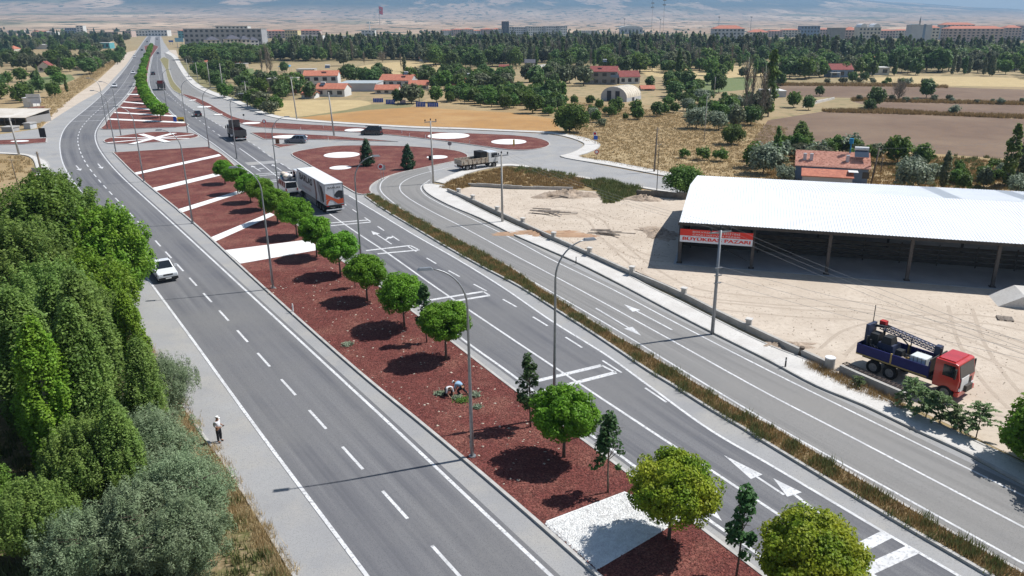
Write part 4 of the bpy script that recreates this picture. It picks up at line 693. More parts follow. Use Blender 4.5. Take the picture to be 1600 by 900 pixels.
def grass(name, poly, n, h, w, mat, label, seed, base=0, clump=0, world=True, lean=.5, cat='grass'):
    rg = mkrng(seed); P = sample_poly(poly if world else GP(poly), n, rg)
    if clump:
        C = P[:max(4, n//clump)]; P = C[rg.integers(len(C), size=n)]+rg.normal(size=(n, 2))*.22
    me = quads_mesh(name, blades(P, h, w, rg, lean, base), 3); return tag(link(name, me, mat), label, cat, None, 'stuff')
grass('dry_grass', STRIP_POLY, 42000, .26, .022, G_DRY, 'dry brown grass growing in the strip beside the service road', 401, .13)
grass('green_weeds', STRIP_POLY, 24000, .36, .024, G_GRN, 'olive green weeds standing in the strip beside the service road', 402, .13, 60, cat='weeds')
grass('dry_grass', [(690, 294), (700, 286), (740, 272), (790, 263), (840, 267), (920, 281), (955, 290), (895, 296), (800, 293), (735, 291), (712, 298)], 26000, .4, .05, G_DRY, 'dry grass on the empty lot beside the yard', 403, world=False, clump=40)
grass('green_weeds', [(905, 285), (945, 281), (1000, 294), (1000, 302), (960, 318), (945, 318), (935, 300)], 9000, .55, .05, G_GRN, 'green weeds at the yard corner near the rubble', 404, world=False, clump=25, cat='weeds')
grass('green_weeds', [(790, 263), (820, 262), (900, 275), (890, 282), (800, 270)], 4000, .5, .05, G_GRN, 'green weeds along the lot beside the side road', 405, world=False, clump=30, cat='weeds')
grass('dry_grass', [(880, 212), (940, 228), (930, 240), (900, 246), (1040, 272), (1200, 300), (1230, 200), (1100, 180), (900, 160)], 60000, .28, .07, G_STR, 'pale dry grass on the field above the side road', 406, world=False, clump=7)
grass('dry_grass', [(330, 690), (345, 718), (400, 803), (460, 899), (430, 910), (360, 800), (320, 720)], 6000, .34, .016, G_STR, 'straw coloured grass along the left kerb', 407, world=False, clump=60)
grass('dry_grass', [(225, 530), (270, 605), (318, 682), (300, 690), (240, 600), (215, 540)], 5000, .35, .016, G_STR, 'straw coloured grass under the bright green tree', 408, world=False, clump=50)
grass('green_weeds', [(-200, 1000), (-200, 620), (100, 700), (200, 760), (330, 720), (400, 830), (470, 960)], 16000, .45, .03, G_GRN, 'green undergrowth below the left bank trees', 409, world=False, clump=40, cat='undergrowth')
grass('dry_grass', [(-60, 300), (-60, 241), (0, 243), (36, 245), (48, 252), (50, 272)], 6000, .4, .06, G_STR, 'straw grass at the left side road corner', 410, world=False, clump=30)
grass('dry_grass', [(62, 200), (20, 186), (60, 160), (130, 118), (190, 88), (175, 104), (120, 146)], 20000, .35, .10, G_STR, 'dry grass on the verge left of the highway', 411, world=False, clump=7)
for i_, (pp, lb_) in enumerate([([(1210, 131), (1400, 132), (1480, 135), (1480, 138), (1400, 135.5), (1212, 134)], 'upper'), ([(1330, 155), (1600, 161), (1600, 164.5), (1332, 158.5)], 'middle'), ([(1285, 173), (1380, 172), (1450, 177), (1600, 182), (1600, 186), (1450, 180), (1290, 175.5)], 'lower')]): grass('dry_grass', pp, 9000, .8, .12, G_DRY, f'brown grass border on the {lb_} edge of the ploughed strips', 430+i_, world=False, clump=10)
grass('dry_grass', [(1180, 236), (1400, 240), (1600, 256), (1640, 300), (1400, 292), (1200, 284)], 40000, .32, .06, G_DRY, 'dry grass behind the market shed', 412, world=False, clump=7)
grass('green_weeds', [(1380, 236), (1600, 250), (1640, 300), (1400, 292)], 8000, .5, .07, G_GRN, 'green weeds in the grass behind the market shed', 413, world=False, clump=30, cat='weeds')
def chips(poly, n, size, z, mat, name, label, seed, cat, thick=.5):
    rg = mkrng(seed); P = sample_poly(poly, n, rg); a = rg.uniform(0, 2*PI, n); s = size*rg.uniform(.5, 1.5, n); t = s*thick*rg.uniform(.6, 1.3, n)
    u = np.stack([np.cos(a), np.sin(a), rg.normal(size=n)*.25], 1)*s[:, None]; v = np.stack([-np.sin(a), np.cos(a), rg.normal(size=n)*.25], 1)*(s*rg.uniform(.45, .8, n))[:, None]
    c = np.stack([P[:, 0], P[:, 1], np.full(n, z)], 1); top = c+np.stack([0*a, 0*a, t], 1)
    Vs = np.stack([c-u, c-v, top, c-v, c+u, top, c+u, c+v, top, c+v, c-u, top], 1).reshape(-1, 3); me = quads_mesh(name, Vs, 3); return tag(link(name, me, mat), label, cat, None, 'stuff')
MED_NEAR = GP([(929, 893), (845, 818), (671, 678), (560, 588), (480, 515), (620, 470), (800, 608), (897, 679), (973, 766), (1074, 812), (1170, 886), (1100, 960), (960, 960)], .12)
MCH = M('mulch_chip', (.185, .055, .044), (.12, .035, .029), sc=2, island=.5, rough=.9)
chips([p for p in ISL[0][1] if p[1] < 75], 60000, .05, .118, MCH, 'mulch_chips', 'loose red bark chips on the near median', 501, 'mulch')
chips(GP([(850, 818), (975, 769), (1068, 810), (932, 889)], .15), 15000, .045, .145, M('pebble', (.80, .80, .78), (.66, .65, .63), sc=3, island=.12), 'white_pebbles', 'loose white pebbles on the near gravel patch', 502, 'pebbles', .7)
chips(sample_poly(ISL[0][1], 1, RNG) if False else GP([(410, 452), (500, 530), (671, 676), (800, 786), (890, 690), (800, 610), (640, 486), (520, 410)], .12), 260, .10, .125, M('pale_stone', (.55, .47, .38), (.45, .38, .30), island=.25), 'pale_stones', 'pale stones and soil lumps strewn over the median', 503, 'stones', .4)
chips(GP([(740, 320), (1060, 465), (1400, 620), (1560, 640), (1600, 480), (1050, 430), (990, 330), (760, 296)]), 2200, .07, 0.015, M('yard_stone', (.42, .33, .24), (.55, .46, .36), island=.3), 'yard_stones', 'small stones scattered over the sandy yard', 504, 'stones', .5)
chips(GP([(715, 306), (990, 432), (1040, 400), (1060, 345), (1000, 318), (900, 300), (760, 296)]), 900, .10, 0.012, M('yard_clod', (.30, .22, .15), (.22, .16, .11), island=.35), 'yard_clods', 'dark clods and scraps on the left half of the yard', 505, 'clods', .35)
for i, (px, py, s) in enumerate([(688, 616, .16), (714, 622, .15), (722, 626, .24), (742, 618, .2), (543, 539, .2), (746, 637, .12)]):
    rg = mkrng(600+i); P = np.array(G(px, py, .12))+rg.normal(size=(420, 2))*s; P3 = np.stack([P[:, 0], P[:, 1], .13+rg.uniform(0, .16, 420)], 1)
    me = quads_mesh('weed_patch', leaf_quads(P3, np.tile([0, 0, 1.0], (420, 1)), .07, rg, 2), 4); tag(link('weed_patch', me, L_GREY if i != 2 else L_MID), ['grey green weed patch left of the workers', 'small weed patch under the left worker', 'green weed patch before the right worker', 'weed patch right of the lamp post', 'lone grey weed tuft in the upper median', 'tiny weed patch below the workers'][i], 'weeds')
# ================================================================ LAMPS, POLES, SIGNS
STEEL = M('galvanised_steel', (.36, .37, .38), (.28, .29, .30), sc=3, rough=.45, metal=.6); DARKM = M('dark_metal', (.035, .037, .04), rough=.5, metal=.3)
CONC = M('concrete', (.44, .42, .39), (.34, .325, .30), sc=1.2, bump=.3, bsc=10); WOODP = M('pole_wood', (.20, .16, .12), (.14, .11, .085), sc=3, bump=.4, bsc=8)
WHITE = M('white_paint', (.78, .78, .77), (.7, .7, .69), sc=2, rough=.4); REDP = M('red_sign', (.55, .02, .025), rough=.5); BLUEP = M('blue_sign', (.02, .10, .45), rough=.5); YELP = M('yellow_sign', (.70, .45, .03), rough=.5); BROWNP = M('brown_sign', (.16, .07, .03), rough=.6)
LAMPG = M('lamp_lens', (.75, .75, .72), rough=.2)
def lamp_proto():
    e = empty('street_lamp'); m = MB()
    pts = [(0, 0, 0), (0, 0, 3), (0, 0, 6.5), (0, 0, 9.3)]; rad = [.115, .10, .08, .065]
    for t in np.linspace(.12, 1, 9): a = t*PI/2*.92; pts.append((2.1*(1-math.cos(a)), 0, 9.3+2.3*math.sin(a))); rad.append(.062-.025*t)
    m.tube(pts, rad, 10).build('pole', STEEL, e, smooth=True); ex, _, ez = pts[-1]
    h = MB().box(ex-.1, ex+.75, -.15, .15, ez-.03, ez+.10, tx=.12, ty=.05).build('lamp_head', STEEL, e); MB().box(ex+.12, ex+.66, -.11, .11, ez-.055, ez-.032).build('lens', LAMPG, h)
    MB().prism([(.22*math.cos(t), .22*math.sin(t)) for t in np.linspace(0, 2*PI, 10, endpoint=False)], 0, .06).build('base_plate', STEEL, e)
    MB().box(-.03, .13, -.06, .06, .6, 1.0).build('service_door', STEEL, e); return e
LP = lamp_proto(); first = [True]
def lamp(px, py, ang, label, group, z=.12):
    o = LP if first[0] else copy_tree(LP); first[0] = False
    x, y = G(px, py, z); o.location = (x, y, z); o.rotation_euler = (0, 0, ang); tag(o, label, 'street lamp', group)
AL = math.atan2(-.45, -2); AR = math.atan2(.7, 2)
for px, py, lb in [(738, 713, 'tall street lamp right of the crouching workers, arm to the left'), (427, 450, 'street lamp in front of the wide white gravel band'), (301, 348, 'street lamp between the third and fourth white stripes'), (225, 283, 'street lamp near the far end of the near median, left edge'), (181, 237, 'street lamp at the left tip of the near median'), (189, 211.5, 'street lamp on the star island'), (168, 201, 'street lamp at the left corner of the far red median')]:
    lamp(px, py, AL, lb, 'lamps over the left carriageway')
for px, py, lb in [(866, 652, 'street lamp behind the third globe tree, arm to the right'), (566, 425, 'street lamp right of the globe tree row, above the turn arrow'), (437, 314, 'street lamp behind the trees left of the white minibus'), (370, 247, 'street lamp before the dark dump truck'), (327, 231, 'street lamp at the far right corner of the near median'), (293, 207, 'street lamp right of the star island'), (262, 176, 'street lamp under the far median trees')]:
    lamp(px, py, AR, lb, 'lamps over the right carriageway')
def cross_pole(px, py, h, label, arms=1, mat=CONC, ang=0.2, clamps=True, z=.13, r=.16):
    x, y = G(px, py, z); e = empty('utility_pole', (x, y, z), ang, label, 'utility pole', 'utility poles')
    MB().tube([(0, 0, -.1), (0, 0, h)], [r, r*.62], 10).build('pole', mat, e, smooth=True)
    a = MB().box(-.95, .95, -.06, .06, h-.22, h-.10).build('crossarm', STEEL, e)
    for i, xx in enumerate((-.85, 0, .85)):
        zt = h-.1 if i != 1 else h+.02
        MB().tube([(xx, 0, zt-.05), (xx, 0, zt+.12)], .03, 6).tube([(xx, 0, zt+.1), (xx, 0, zt+.2), (xx, 0, zt+.34)], [.09, .11, .06], 8).build('insulator', DARKM, a)
    if clamps:
        for k in range(3): MB().box(-.32, .32, -.2, -.1, h*.50+k*.62, h*.50+k*.62+.07).build('bracket', STEEL, e)
    return e
cross_pole(1113, 520, 8.6, 'steel grey utility pole before the red and white banner', clamps=True, mat=STEEL, ang=.35); cross_pole(785, 346, 8.5, 'concrete utility pole beside the low wall of the lot', ang=.5, clamps=False); cross_pole(677, 286, 9.6, 'concrete utility pole at the pavement corner right of the teardrop island', ang=.4, clamps=False)
cross_pole(387, 167, hgt(387, 167, 127), 'concrete utility pole in the gardens above the slip road', ang=.1, clamps=False, z=0)
def plain_pole(px, py, ty, label, mat=CONC, r=.17, lean=0, name='utility_pole', z=0, insul=True):
    x, y = G(px, py); h = hgt(px, py, ty); e = empty(name, (x, y, z), 0, label, 'pole', 'plain poles')
    MB().tube([(0, 0, -.1), (lean, 0, h)], [r, r*.6], 8).build('pole', mat, e, smooth=True)
    if insul:
        for s in (-1, 1): MB().tube([(lean+s*.1, 0, h-.35), (lean+s*.32, 0, h-.3), (lean+s*.32, 0, h-.1)], .04, 6).build('bracket', STEEL, e)
    return e
for a in [(522, 212, 144, 'tall concrete pole on the narrow red island', CONC, .2, -.4), (464, 187, 120, 'concrete pole at the left end of the golden field', CONC, .18, -.5), (350, 152, 99, 'concrete pole above the curved slip road', CONC, .18), (329, 139, 97, 'concrete pole near the red roofed houses by the slip road', CONC, .18), (310, 131, 98, 'thin pole near the top of the slip road', CONC, .15), (295, 121, 92, 'thin far pole beside the slip road', CONC, .15),
          (1022, 269, 199, 'wooden pole on the dry field above the side road', WOODP, .17, .2), (1026, 301, 222, 'thin black pole at the corner of the yard', DARKM, .06), (1361, 287, 231, 'wooden pole beside the cottage', WOODP, .18, .5), (1376, 270, 245, 'thin wooden post right of the cottage', WOODP, .1), (30, 242, 184, 'concrete pole at the left side road, arm side dark', CONC, .2, -.3), (72, 296, 237, 'dark pole beside the two small signs at left', WOODP, .2, -.2), (29, 293, 247, 'thin leaning post in the straw grass at left', WOODP, .08, -.2),
          (1100, 222, 150, 'thin white pole right of the field shrubs', CONC, .1), (1116, 147, 120, 'thin pale pole at the green plot', CONC, .12)]: plain_pole(*a)
def sign(px, py, ty, shape, mat, label, w=.6, h=.6, ang=-PI/2, legs=1, mat2=None, z=0):
    x, y = G(px, py); H = hgt(px, py, ty); e = empty('traffic_sign', (x, y, z), ang+PI/2, label, 'sign', 'traffic signs')
    for k in range(legs): xx = 0 if legs == 1 else (k-.5)*w*.7; MB().tube([(xx, .04, 0), (xx, .04, H-h*.4)], .035, 6).build('post', STEEL, e)
    if shape == 'disc': P = [(w/2*math.cos(t), H-h/2+h/2*math.sin(t)) for t in np.linspace(0, 2*PI, 8 if mat is REDP else 18, endpoint=False)]
    else: P = [(-w/2, H-h), (w/2, H-h), (w/2, H), (-w/2, H)]
    b = MB().sideprism(P, -.02, .02).build('plate', mat, e)
    if mat2: MB().sideprism([((p[0])*.66, (p[1]-H+h/2)*.66+H-h/2) for p in P] if shape == 'disc' else [(-w*.4, H-h*.65), (w*.4, H-h*.65), (w*.4, H-h*.35), (-w*.4, H-h*.35)], -.03, -.021).build('symbol', mat2, b)
    return e
sign(416, 219, 186.5, 'disc', REDP, 'red stop sign at the tip of the narrow island', .9, .9, mat2=WHITE); sign(932, 248, 233.5, 'disc', REDP, 'red stop sign at the corner of the dry field', .9, .9, mat2=WHITE)
sign(929, 226, 205.5, 'disc', WHITE, 'white and red round sign on the loop road pavement', .8, .8, mat2=REDP); sign(930.5, 226.5, 212, 'rect', BLUEP, 'blue square sign on the loop road pavement', .8, .8)
sign(596, 283, 256, 'disc', WHITE, 'white and red round sign on the teardrop island', .9, .9, mat2=REDP); sign(599.5, 281, 258, 'rect', STEEL, 'grey backed sign on the teardrop island', .8, .8)
sign(434, 226, 217, 'rect', BROWNP, 'small brown sign at the little triangle island', .8, 1.0); sign(703, 236, 221, 'disc', STEEL, 'grey backed round sign on the tip of the teardrop island', .8, .8); sign(803, 231.5, 218, 'rect', YELP, 'narrow yellow marker on the long curved island', .35, 1.2); sign(672, 251.5, 243, 'rect', DARKM, 'dark sign on the teardrop island right side', .5, .9)
sign(283, 190.5, 182.8, 'rect', YELP, 'yellow and black board sign on the far red median', 1.7, 1.6, mat2=DARKM); sign(274, 192, 182.5, 'rect', BLUEP, 'blue round sign on the far red median', .8, 1.2)
sign(68, 216.5, 200, 'rect', DARKM, 'dark board sign seen from behind at the left red island', 1.4, 2.0); sign(60, 281, 262, 'rect', STEEL, 'wide grey sign board on two legs at left', 1.5, .8, legs=2); sign(72, 279, 261.5, 'rect', DARKM, 'small dark sign beside the wide grey one at left', .8, .8); sign(382, 192, 178, 'disc', DARKM, 'small dark lamp sign on the loop road', .5, .5)
sign(61, 182.5, 155, 'rect', WHITE, 'white sign board on a slanted pole beside the rusty shed', 2.6, 1.1)
for i, (px, py) in enumerate([(640, 214), (734, 224), (430, 200), (513, 219.5), (470, 204), (458, 487), (1227, 573), (900, 412), (505, 200), (628, 209), (665, 216)]):
    x, y = G(px, py, .12); e = empty('marker_post', (x, y, .12), 0, ['white marker post at the left of the long curved island', 'white marker post by the second disc of the curved island', 'white marker post near the stop sign', 'white marker post at the narrow island edge', 'white marker post behind the grey car', 'thin white stake at the near median left kerb', 'short dark stake on the pavement before the drill truck', 'short stake on the pavement near the low wall', 'short white post left of the tall pole', 'short white post near the black minivan', 'short white post at the curved island kerb'][i], 'marker post', 'marker posts')
    MB().box(-.05, .05, -.05, .05, 0, .75, tx=.01, ty=.01).build('post', WHITE if i not in (6, 7) else DARKM, e); MB().box(-.052, .052, -.052, .052, .5, .6).build('band', REDP if i < 5 else WHITE, e)
CABLE = M('cable', (.38, .37, .36), rough=.6)
def cable(p, q, sag, label, r=.008):
    p, q = Vector(p), Vector(q); pts = [p.lerp(q, t)-Vector((0, 0, sag*4*t*(1-t))) for t in np.linspace(0, 1, 17)]
    tag(MB().tube(pts, r, 4, caps=False).build('power_cable', CABLE), label, 'cable', 'power cables')
pa, pb, pc = [(*G(*p, .13), h) for p, h in (((1113, 520), 8.75), ((785, 346), 8.6), ((677, 286), 9.7))]
pd = (pa[0]*2-pb[0], pa[1]*2-pb[1]-1, 8.6)
for k, d in enumerate((-.8, 0, .8)):
    o = Vector((d*.9, d*.35, .25)); nm = ['left', 'middle', 'right'][k]
    cable(Vector(pa)+o, Vector(pb)+o, .7, f'{nm} power cable between the banner pole and the low wall pole'); cable(Vector(pb)+o, Vector(pc)+o, .5, f'{nm} power cable between the low wall pole and the corner pole'); cable(Vector(pa)+o, Vector(pd)+o, .7, f'{nm} power cable running from the banner pole out to the right')
for k in range(3): cable(Vector((pa[0], pa[1], 4.6+k*.62)), (pa[0]+24+k*.5, pa[1]-17, 3.4+k*.5), .4, ['lowest', 'middle', 'highest'][k]+' low cable sloping from the banner pole across the shed front', .010)
cable((*G(1361, 287), hgt(1361, 287, 232)), (*G(1700, 300), 9), .6, 'cable from the cottage pole across the trees to the right')
# ================================================================ SHED (livestock market)
SU = Vector((.965, -.262, 0)).normalized(); SA = math.atan2(SU.y, SU.x); ox, oy = G(1059, 411)
shed = empty('market_shed', (ox, oy, 0), SA, 'open fronted livestock market shed with white ribbed metal roof', 'shed')
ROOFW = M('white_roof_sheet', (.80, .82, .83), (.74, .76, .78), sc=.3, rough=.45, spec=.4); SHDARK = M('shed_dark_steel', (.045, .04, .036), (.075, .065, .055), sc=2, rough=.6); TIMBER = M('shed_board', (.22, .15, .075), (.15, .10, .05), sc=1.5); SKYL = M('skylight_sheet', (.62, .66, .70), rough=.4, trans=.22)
def ribbed(u0, u1, n0, z0, n1, z1, name, mat, parent, step=.30, rib=.035):
    V = []; F = []; u = u0; k = 0
    while u < u1-.01:
        for du, dz in ((0, 0), (.10, 0), (.13, rib), (.19, rib), (.22, 0)):
            if u+du <= u1: V += [(u+du, n0, z0+dz), (u+du, n1, z1+dz)]
        u += step
    V += [(u1, n0, z0), (u1, n1, z1)]; N_ = len(V)//2
    F = [(2*i, 2*i+2, 2*i+3, 2*i+1) for i in range(N_-1)]; me = bpy.data.meshes.new(name); me.from_pydata(V, [], F); me.update()
    if me.polygons[0].normal.z < 0: me.flip_normals()
    return link(name, me, mat, parent)
U1 = 58; ZE, ZR, NR, NB = 4.62, 5.95, 12.1, 25.2
r_ = ribbed(-.05, U1, -.75, ZE, NR, ZR, 'roof', ROOFW, shed)
for u0, u1, mt in [(-.05, 27.2, ROOFW), (27.2, 29.0, SKYL), (29.0, 35.5, ROOFW), (35.5, 37.3, SKYL), (37.3, U1, ROOFW)]: ribbed(u0, u1, NR, ZR, NB, ZE, 'roof' if mt is ROOFW else 'skylight', mt, shed)
MB().box(-.07, U1, -.80, -.74, ZE-.30, ZE-.01).build('gutter', SHDARK, r_)
MB().box(-.14, -.06, -.75, NB, ZE-.33, ZE-.06).build('gable_trim', SHDARK, r_)
COLU = [.15, 7.45, 14.75, 22.2, 29.75, 37.1, 44.5, 52]
for u in COLU:
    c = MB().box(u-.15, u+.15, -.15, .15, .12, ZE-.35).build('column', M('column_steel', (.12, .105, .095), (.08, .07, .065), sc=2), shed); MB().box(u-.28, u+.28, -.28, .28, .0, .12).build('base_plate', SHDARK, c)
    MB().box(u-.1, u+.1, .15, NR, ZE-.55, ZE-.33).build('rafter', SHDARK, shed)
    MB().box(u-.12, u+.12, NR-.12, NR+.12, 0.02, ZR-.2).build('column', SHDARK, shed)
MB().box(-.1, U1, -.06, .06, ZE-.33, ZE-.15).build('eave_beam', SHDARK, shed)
for k in range(9): MB().box(-.1, U1, 1.2+k*1.3, 1.3+k*1.3, ZE-.33+(k+1)*.13, ZE-.22+(k+1)*.13).build('purlin', SHDARK, shed)
MB().box(-.4, U1, -.6, NB, 0, .06).build('floor_slab', M('shed_floor', (.40, .40, .41), (.32, .32, .33), sc=.4, bump=.2, bsc=8), shed)
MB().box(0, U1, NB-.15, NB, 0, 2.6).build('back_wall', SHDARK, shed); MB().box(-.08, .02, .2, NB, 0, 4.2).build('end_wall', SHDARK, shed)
for k in range(5): MB().box(.1, U1, NB-.12, NB-.05, 2.7+k*.36, 2.98+k*.36).build('wall_board', TIMBER, shed)
for k in range(4): MB().box(.1, U1, 6.0, 6.08, .25+k*.5, .62+k*.5).build('pen_rail', SHDARK, shed)
for k in range(16): MB().box(.8+k*3.6, .92+k*3.6, 5.9, 6.0, .06, 2.3).build('pen_post', SHDARK, shed)
for k in range(3): MB().box(.1, U1, 7.5, 7.55, 2.35+k*.42, 2.62+k*.42).build('wall_board', TIMBER, shed)
for i in range(4):
    u = COLU[i+0]; m = MB().tube([(u+.1, .5, 3.9), (u+6.9, .9, .5)], .03, 5).build('brace', SHDARK, shed) if i in (0,) else None
# banner with lettering
def text_mesh(s, size, name='lettering', bold=.0):
    cu = bpy.data.curves.new(name, 'FONT'); cu.body = s; cu.size = size; cu.align_x = 'CENTER'; cu.offset = bold; cu.resolution_u = 3; o = bpy.data.objects.new(name, cu); COL.objects.link(o)
    dg = bpy.context.evaluated_depsgraph_get(); dg.update(); me = bpy.data.meshes.new_from_object(o.evaluated_get(dg)); bpy.data.objects.remove(o); me.name = name; me.materials.clear(); return me
def lettering(s, parent, loc, rot, width, height, mat, bold=.02, name='lettering'):
    me = text_mesh(s, 1, name, bold); n = len(me.vertices); co = np.empty(n*3, np.float32); me.vertices.foreach_get('co', co); co = co.reshape(-1, 3)
    lo, hi = co.min(0), co.max(0); co[:, 0] = (co[:, 0]-(lo[0]+hi[0])/2)*width/(hi[0]-lo[0]); co[:, 1] = (co[:, 1]-lo[1])*height/(hi[1]-lo[1]); me.vertices.foreach_set('co', co.ravel()); me.update()
    o = link(name, me, mat, parent); o.location = loc; o.rotation_euler = rot; return o
ban = empty('banner', tuple(Vector((ox, oy, 0))), SA, 'red and white lettered banner hanging on the shed front', 'banner')
BU0, BU1, BZ0, BZ1, BM = .12, 7.35, 2.62, 3.98, 3.30
BWH = M('banner_white', (.72, .74, .80), rough=.5); BRED = M('banner_red', (.72, .045, .03), rough=.5)
MB().box(BU0, BU1, -.93, -.90, BZ0, BM).build('white_panel', BWH, ban); MB().box(BU0, BU1, -.93, -.90, BM, BZ1).build('red_panel', BRED, ban)
MB().tube([(BU0, -.9, BZ0+.1), (BU0+.05, -.2, BZ0+.1)], .02, 5).build('tie', SHDARK, ban); MB().tube([(BU1, -.9, BZ0+.1), (BU1+.05, -.2, BZ0+.1)], .02, 5).build('tie', SHDARK, ban)
RX = (PI/2, 0, 0); um = (BU0+BU1)/2
lettering('BOLVADİN BELEDİYESİ', ban, (um, -.935, 3.66), RX, 4.7, .24, WHITE, .0); lettering('CANLI HAYVAN PAZARI', ban, (um, -.935, 3.37), RX, 4.7, .17, WHITE, .0); [lettering('BÜYÜKBAŞ PAZARI', ban, (um+.035*k, -.935-.002*k, 2.72+.01*k), RX, 6.7, .50, BRED, 0) for k in range(3)]
# ================================================================ YARD: wall, debris
WALLP = [(700, 300), (740, 317.5), (800, 346), (862, 375), (921, 401.5), (987, 431.5), (1032, 450), (1067, 466), (1125, 496), (1200, 532), (1262, 561), (1296, 577)]
def wall_run(px, h, w, name, label, mat=CONC, world=None, broken=0):
    P = np.array(cr(GP(px) if world is None else world, 3)); a, b = offset(P, w/2), offset(P, -w/2); m = MB()
    for i in range(len(P)-1):
        hh = h*(1-broken*random.random()); q = [a[i], a[i+1], b[i+1], b[i]]
        m.add([(p[0], p[1], 0) for p in q]+[(p[0], p[1], hh) for p in q], [(4, 5, 6, 7), (0, 1, 5, 4), (1, 2, 6, 5), (2, 3, 7, 6), (3, 0, 4, 7)])
    return tag(m.build(name, mat), label, 'wall')
wall_run(WALLP, .55, .28, 'low_wall', 'low concrete wall along the pavement of the yard')
wall_run([(1312, 584), (1350, 601), (1412, 628)], .7, .28, 'low_wall', 'broken end of the low wall beside the drill truck')
wall_run([(732, 291), (770, 293), (800, 295), (850, 296), (895, 297)], .6, .25, 'low_wall', 'dark low wall between the empty lot and the yard', broken=.3)
wall_run([(995, 304), (1030, 308), (1072, 312)], 1.0, .3, 'stone_wall', 'dark stone wall at the back corner of the yard', M('dark_stone', (.13, .115, .095), (.2, .18, .15), sc=2, bump=.8, bsc=4), broken=.3)
for i, (px, py) in enumerate([(717, 305.5), (739, 316), (777, 334.5), (817, 353), (865, 376), (921, 401), (987, 431.5), (1068, 466), (1169, 516)]):
    x, y = G(px, py); e = empty('gate_post', (x, y, 0), -.5, '%s concrete wall post with pale cap counted from the empty lot' % ['first', 'second', 'third', 'fourth', 'fifth', 'sixth', 'seventh', 'eighth', 'ninth'][i], 'post', 'posts of the low wall')
    MB().box(-.21, .21, -.21, .21, 0, .95).build('shaft', CONC, e); MB().box(-.27, .27, -.27, .27, .95, 1.05).build('cap', WALK, e)
x, y = G(1295, 578); e = empty('concrete_drum', (x, y, 0), 0, 'round concrete drum with white top beside the drill truck', 'drum'); MB().prism([(.36*math.cos(t), .36*math.sin(t)) for t in np.linspace(0, 2*PI, 16, endpoint=False)], 0, .95).build('shaft', CONC, e); MB().prism([(.38*math.cos(t), .38*math.sin(t)) for t in np.linspace(0, 2*PI, 16, endpoint=False)], .95, 1.02).build('cap', WHITE, e)
x, y = G(1251, 556); m = MB().tube([(0, 0, 0), (.02, .03, .4), (.05, 0, .75)], [.22, .18, .2], 9); tag(m.build('tree_stump', BARK, loc=(x, y, 0)), 'short dark stump behind the low wall', 'stump')
def truss(p, q, w, name, mat, parent=None, nseg=14, r=.03, r2=.02, up=.0):
    p, q = Vector(p), Vector(q); d = (q-p).normalized(); s = d.cross(Vector((0, 0, 1))).normalized()*w/2; u = d.cross(s).normalized()*w/2; m = MB(); cs = [s+u, s-u, -s-u, -s+u]
    for c in cs: m.tube([p+c, q+c], r, 5)
    for i in range(nseg):
        a = p.lerp(q, i/nseg); b = p.lerp(q, (i+1)/nseg)
        for k in range(4): m.tube([a+cs[k], b+cs[(k+1) % 4]], r2, 4, caps=False); m.tube([a+cs[k], a+cs[(k+1) % 4]], r2, 4, caps=False)
    return m.build(name, mat, parent)
tag(truss((*G(1318, 577), .3), (*G(1416, 620), .3), .45, 'steel_truss', M('rust_steel', (.12, .09, .075), (.2, .15, .12), sc=2)), 'rusty steel lattice lying behind the broken wall', 'truss')
tag(truss((*G(990, 431), .25), (*G(1055, 459), .25), .4, 'steel_truss', SHDARK), 'dark steel lattice lying behind the low wall', 'truss')
PLANK = M('old_plank', (.20, .165, .14), (.30, .26, .22), sc=3)
def planks(px, py, n, label, spread=2.5, seed=1):
    rg = mkrng(seed); x, y = G(px, py); e = empty('plank_pile', (x, y, 0), 0, label, 'planks', 'plank piles')
    for i in range(n):
        L_ = rg.uniform(1.5, 3.6); a = rg.normal()*.35-.15; o = MB().box(-L_/2, L_/2, -.09, .09, 0, .06).build('plank', PLANK, e); o.location = (rg.normal()*spread*.5, rg.normal()*.8, .02+i*.035); o.rotation_euler = (rg.normal()*.05, rg.normal()*.03, a)
planks(858, 334, 11, 'pile of old grey planks in the left half of the yard', 2.2, 3); planks(955, 366, 9, 'small pile of planks near the shed corner', 1.5, 4); planks(872, 306, 8, 'planks on the rubble heap by the lot wall', 1.5, 5)
def mound(px, py, rx, ry, h, mat, label, seed, name='soil_heap'):
    rg = mkrng(seed); x, y = G(px, py); V = [(0, 0, h)]; F = []; n = 36; rings = 9; lob = [1+.22*math.sin(2*PI*j/n*2+seed)+.14*math.sin(2*PI*j/n*5+seed*2)+.1*rg.normal() for j in range(n)]
    for k in range(1, rings+1):
        for j in range(n):
            t = 2*PI*j/n; f = k/rings; V.append((rx*f*lob[j]*math.cos(t)*rg.uniform(.92, 1.08), ry*f*lob[j]*math.sin(t)*rg.uniform(.92, 1.08), max(-.03, h*(1-f**1.2)*rg.uniform(.35, 1.5)-.04*(k == rings))))
    F += [(0, 1+j, 1+(j+1) % n) for j in range(n)]+[(1+k*n+j, 1+(k+1)*n+j, 1+(k+1)*n+(j+1) % n, 1+k*n+(j+1) % n) for k in range(rings-1) for j in range(n)]
    me = bpy.data.meshes.new(name); me.from_pydata(V, [], F); me.update(); fix_normals(me); me.polygons.foreach_set('use_smooth', [True]*len(me.polygons)); tag(link(name, me, mat, None, (x, y, 0)), label, 'heap')
RUB = M('rubble', (.30, .23, .17), (.45, .36, .28), sc=1.2, bump=1, bsc=4, fine=(.22, .17, .13), fsc=3); BRS = M('brown_soil', (.33, .20, .125), (.42, .28, .18), sc=.8, bump=.8, bsc=3)
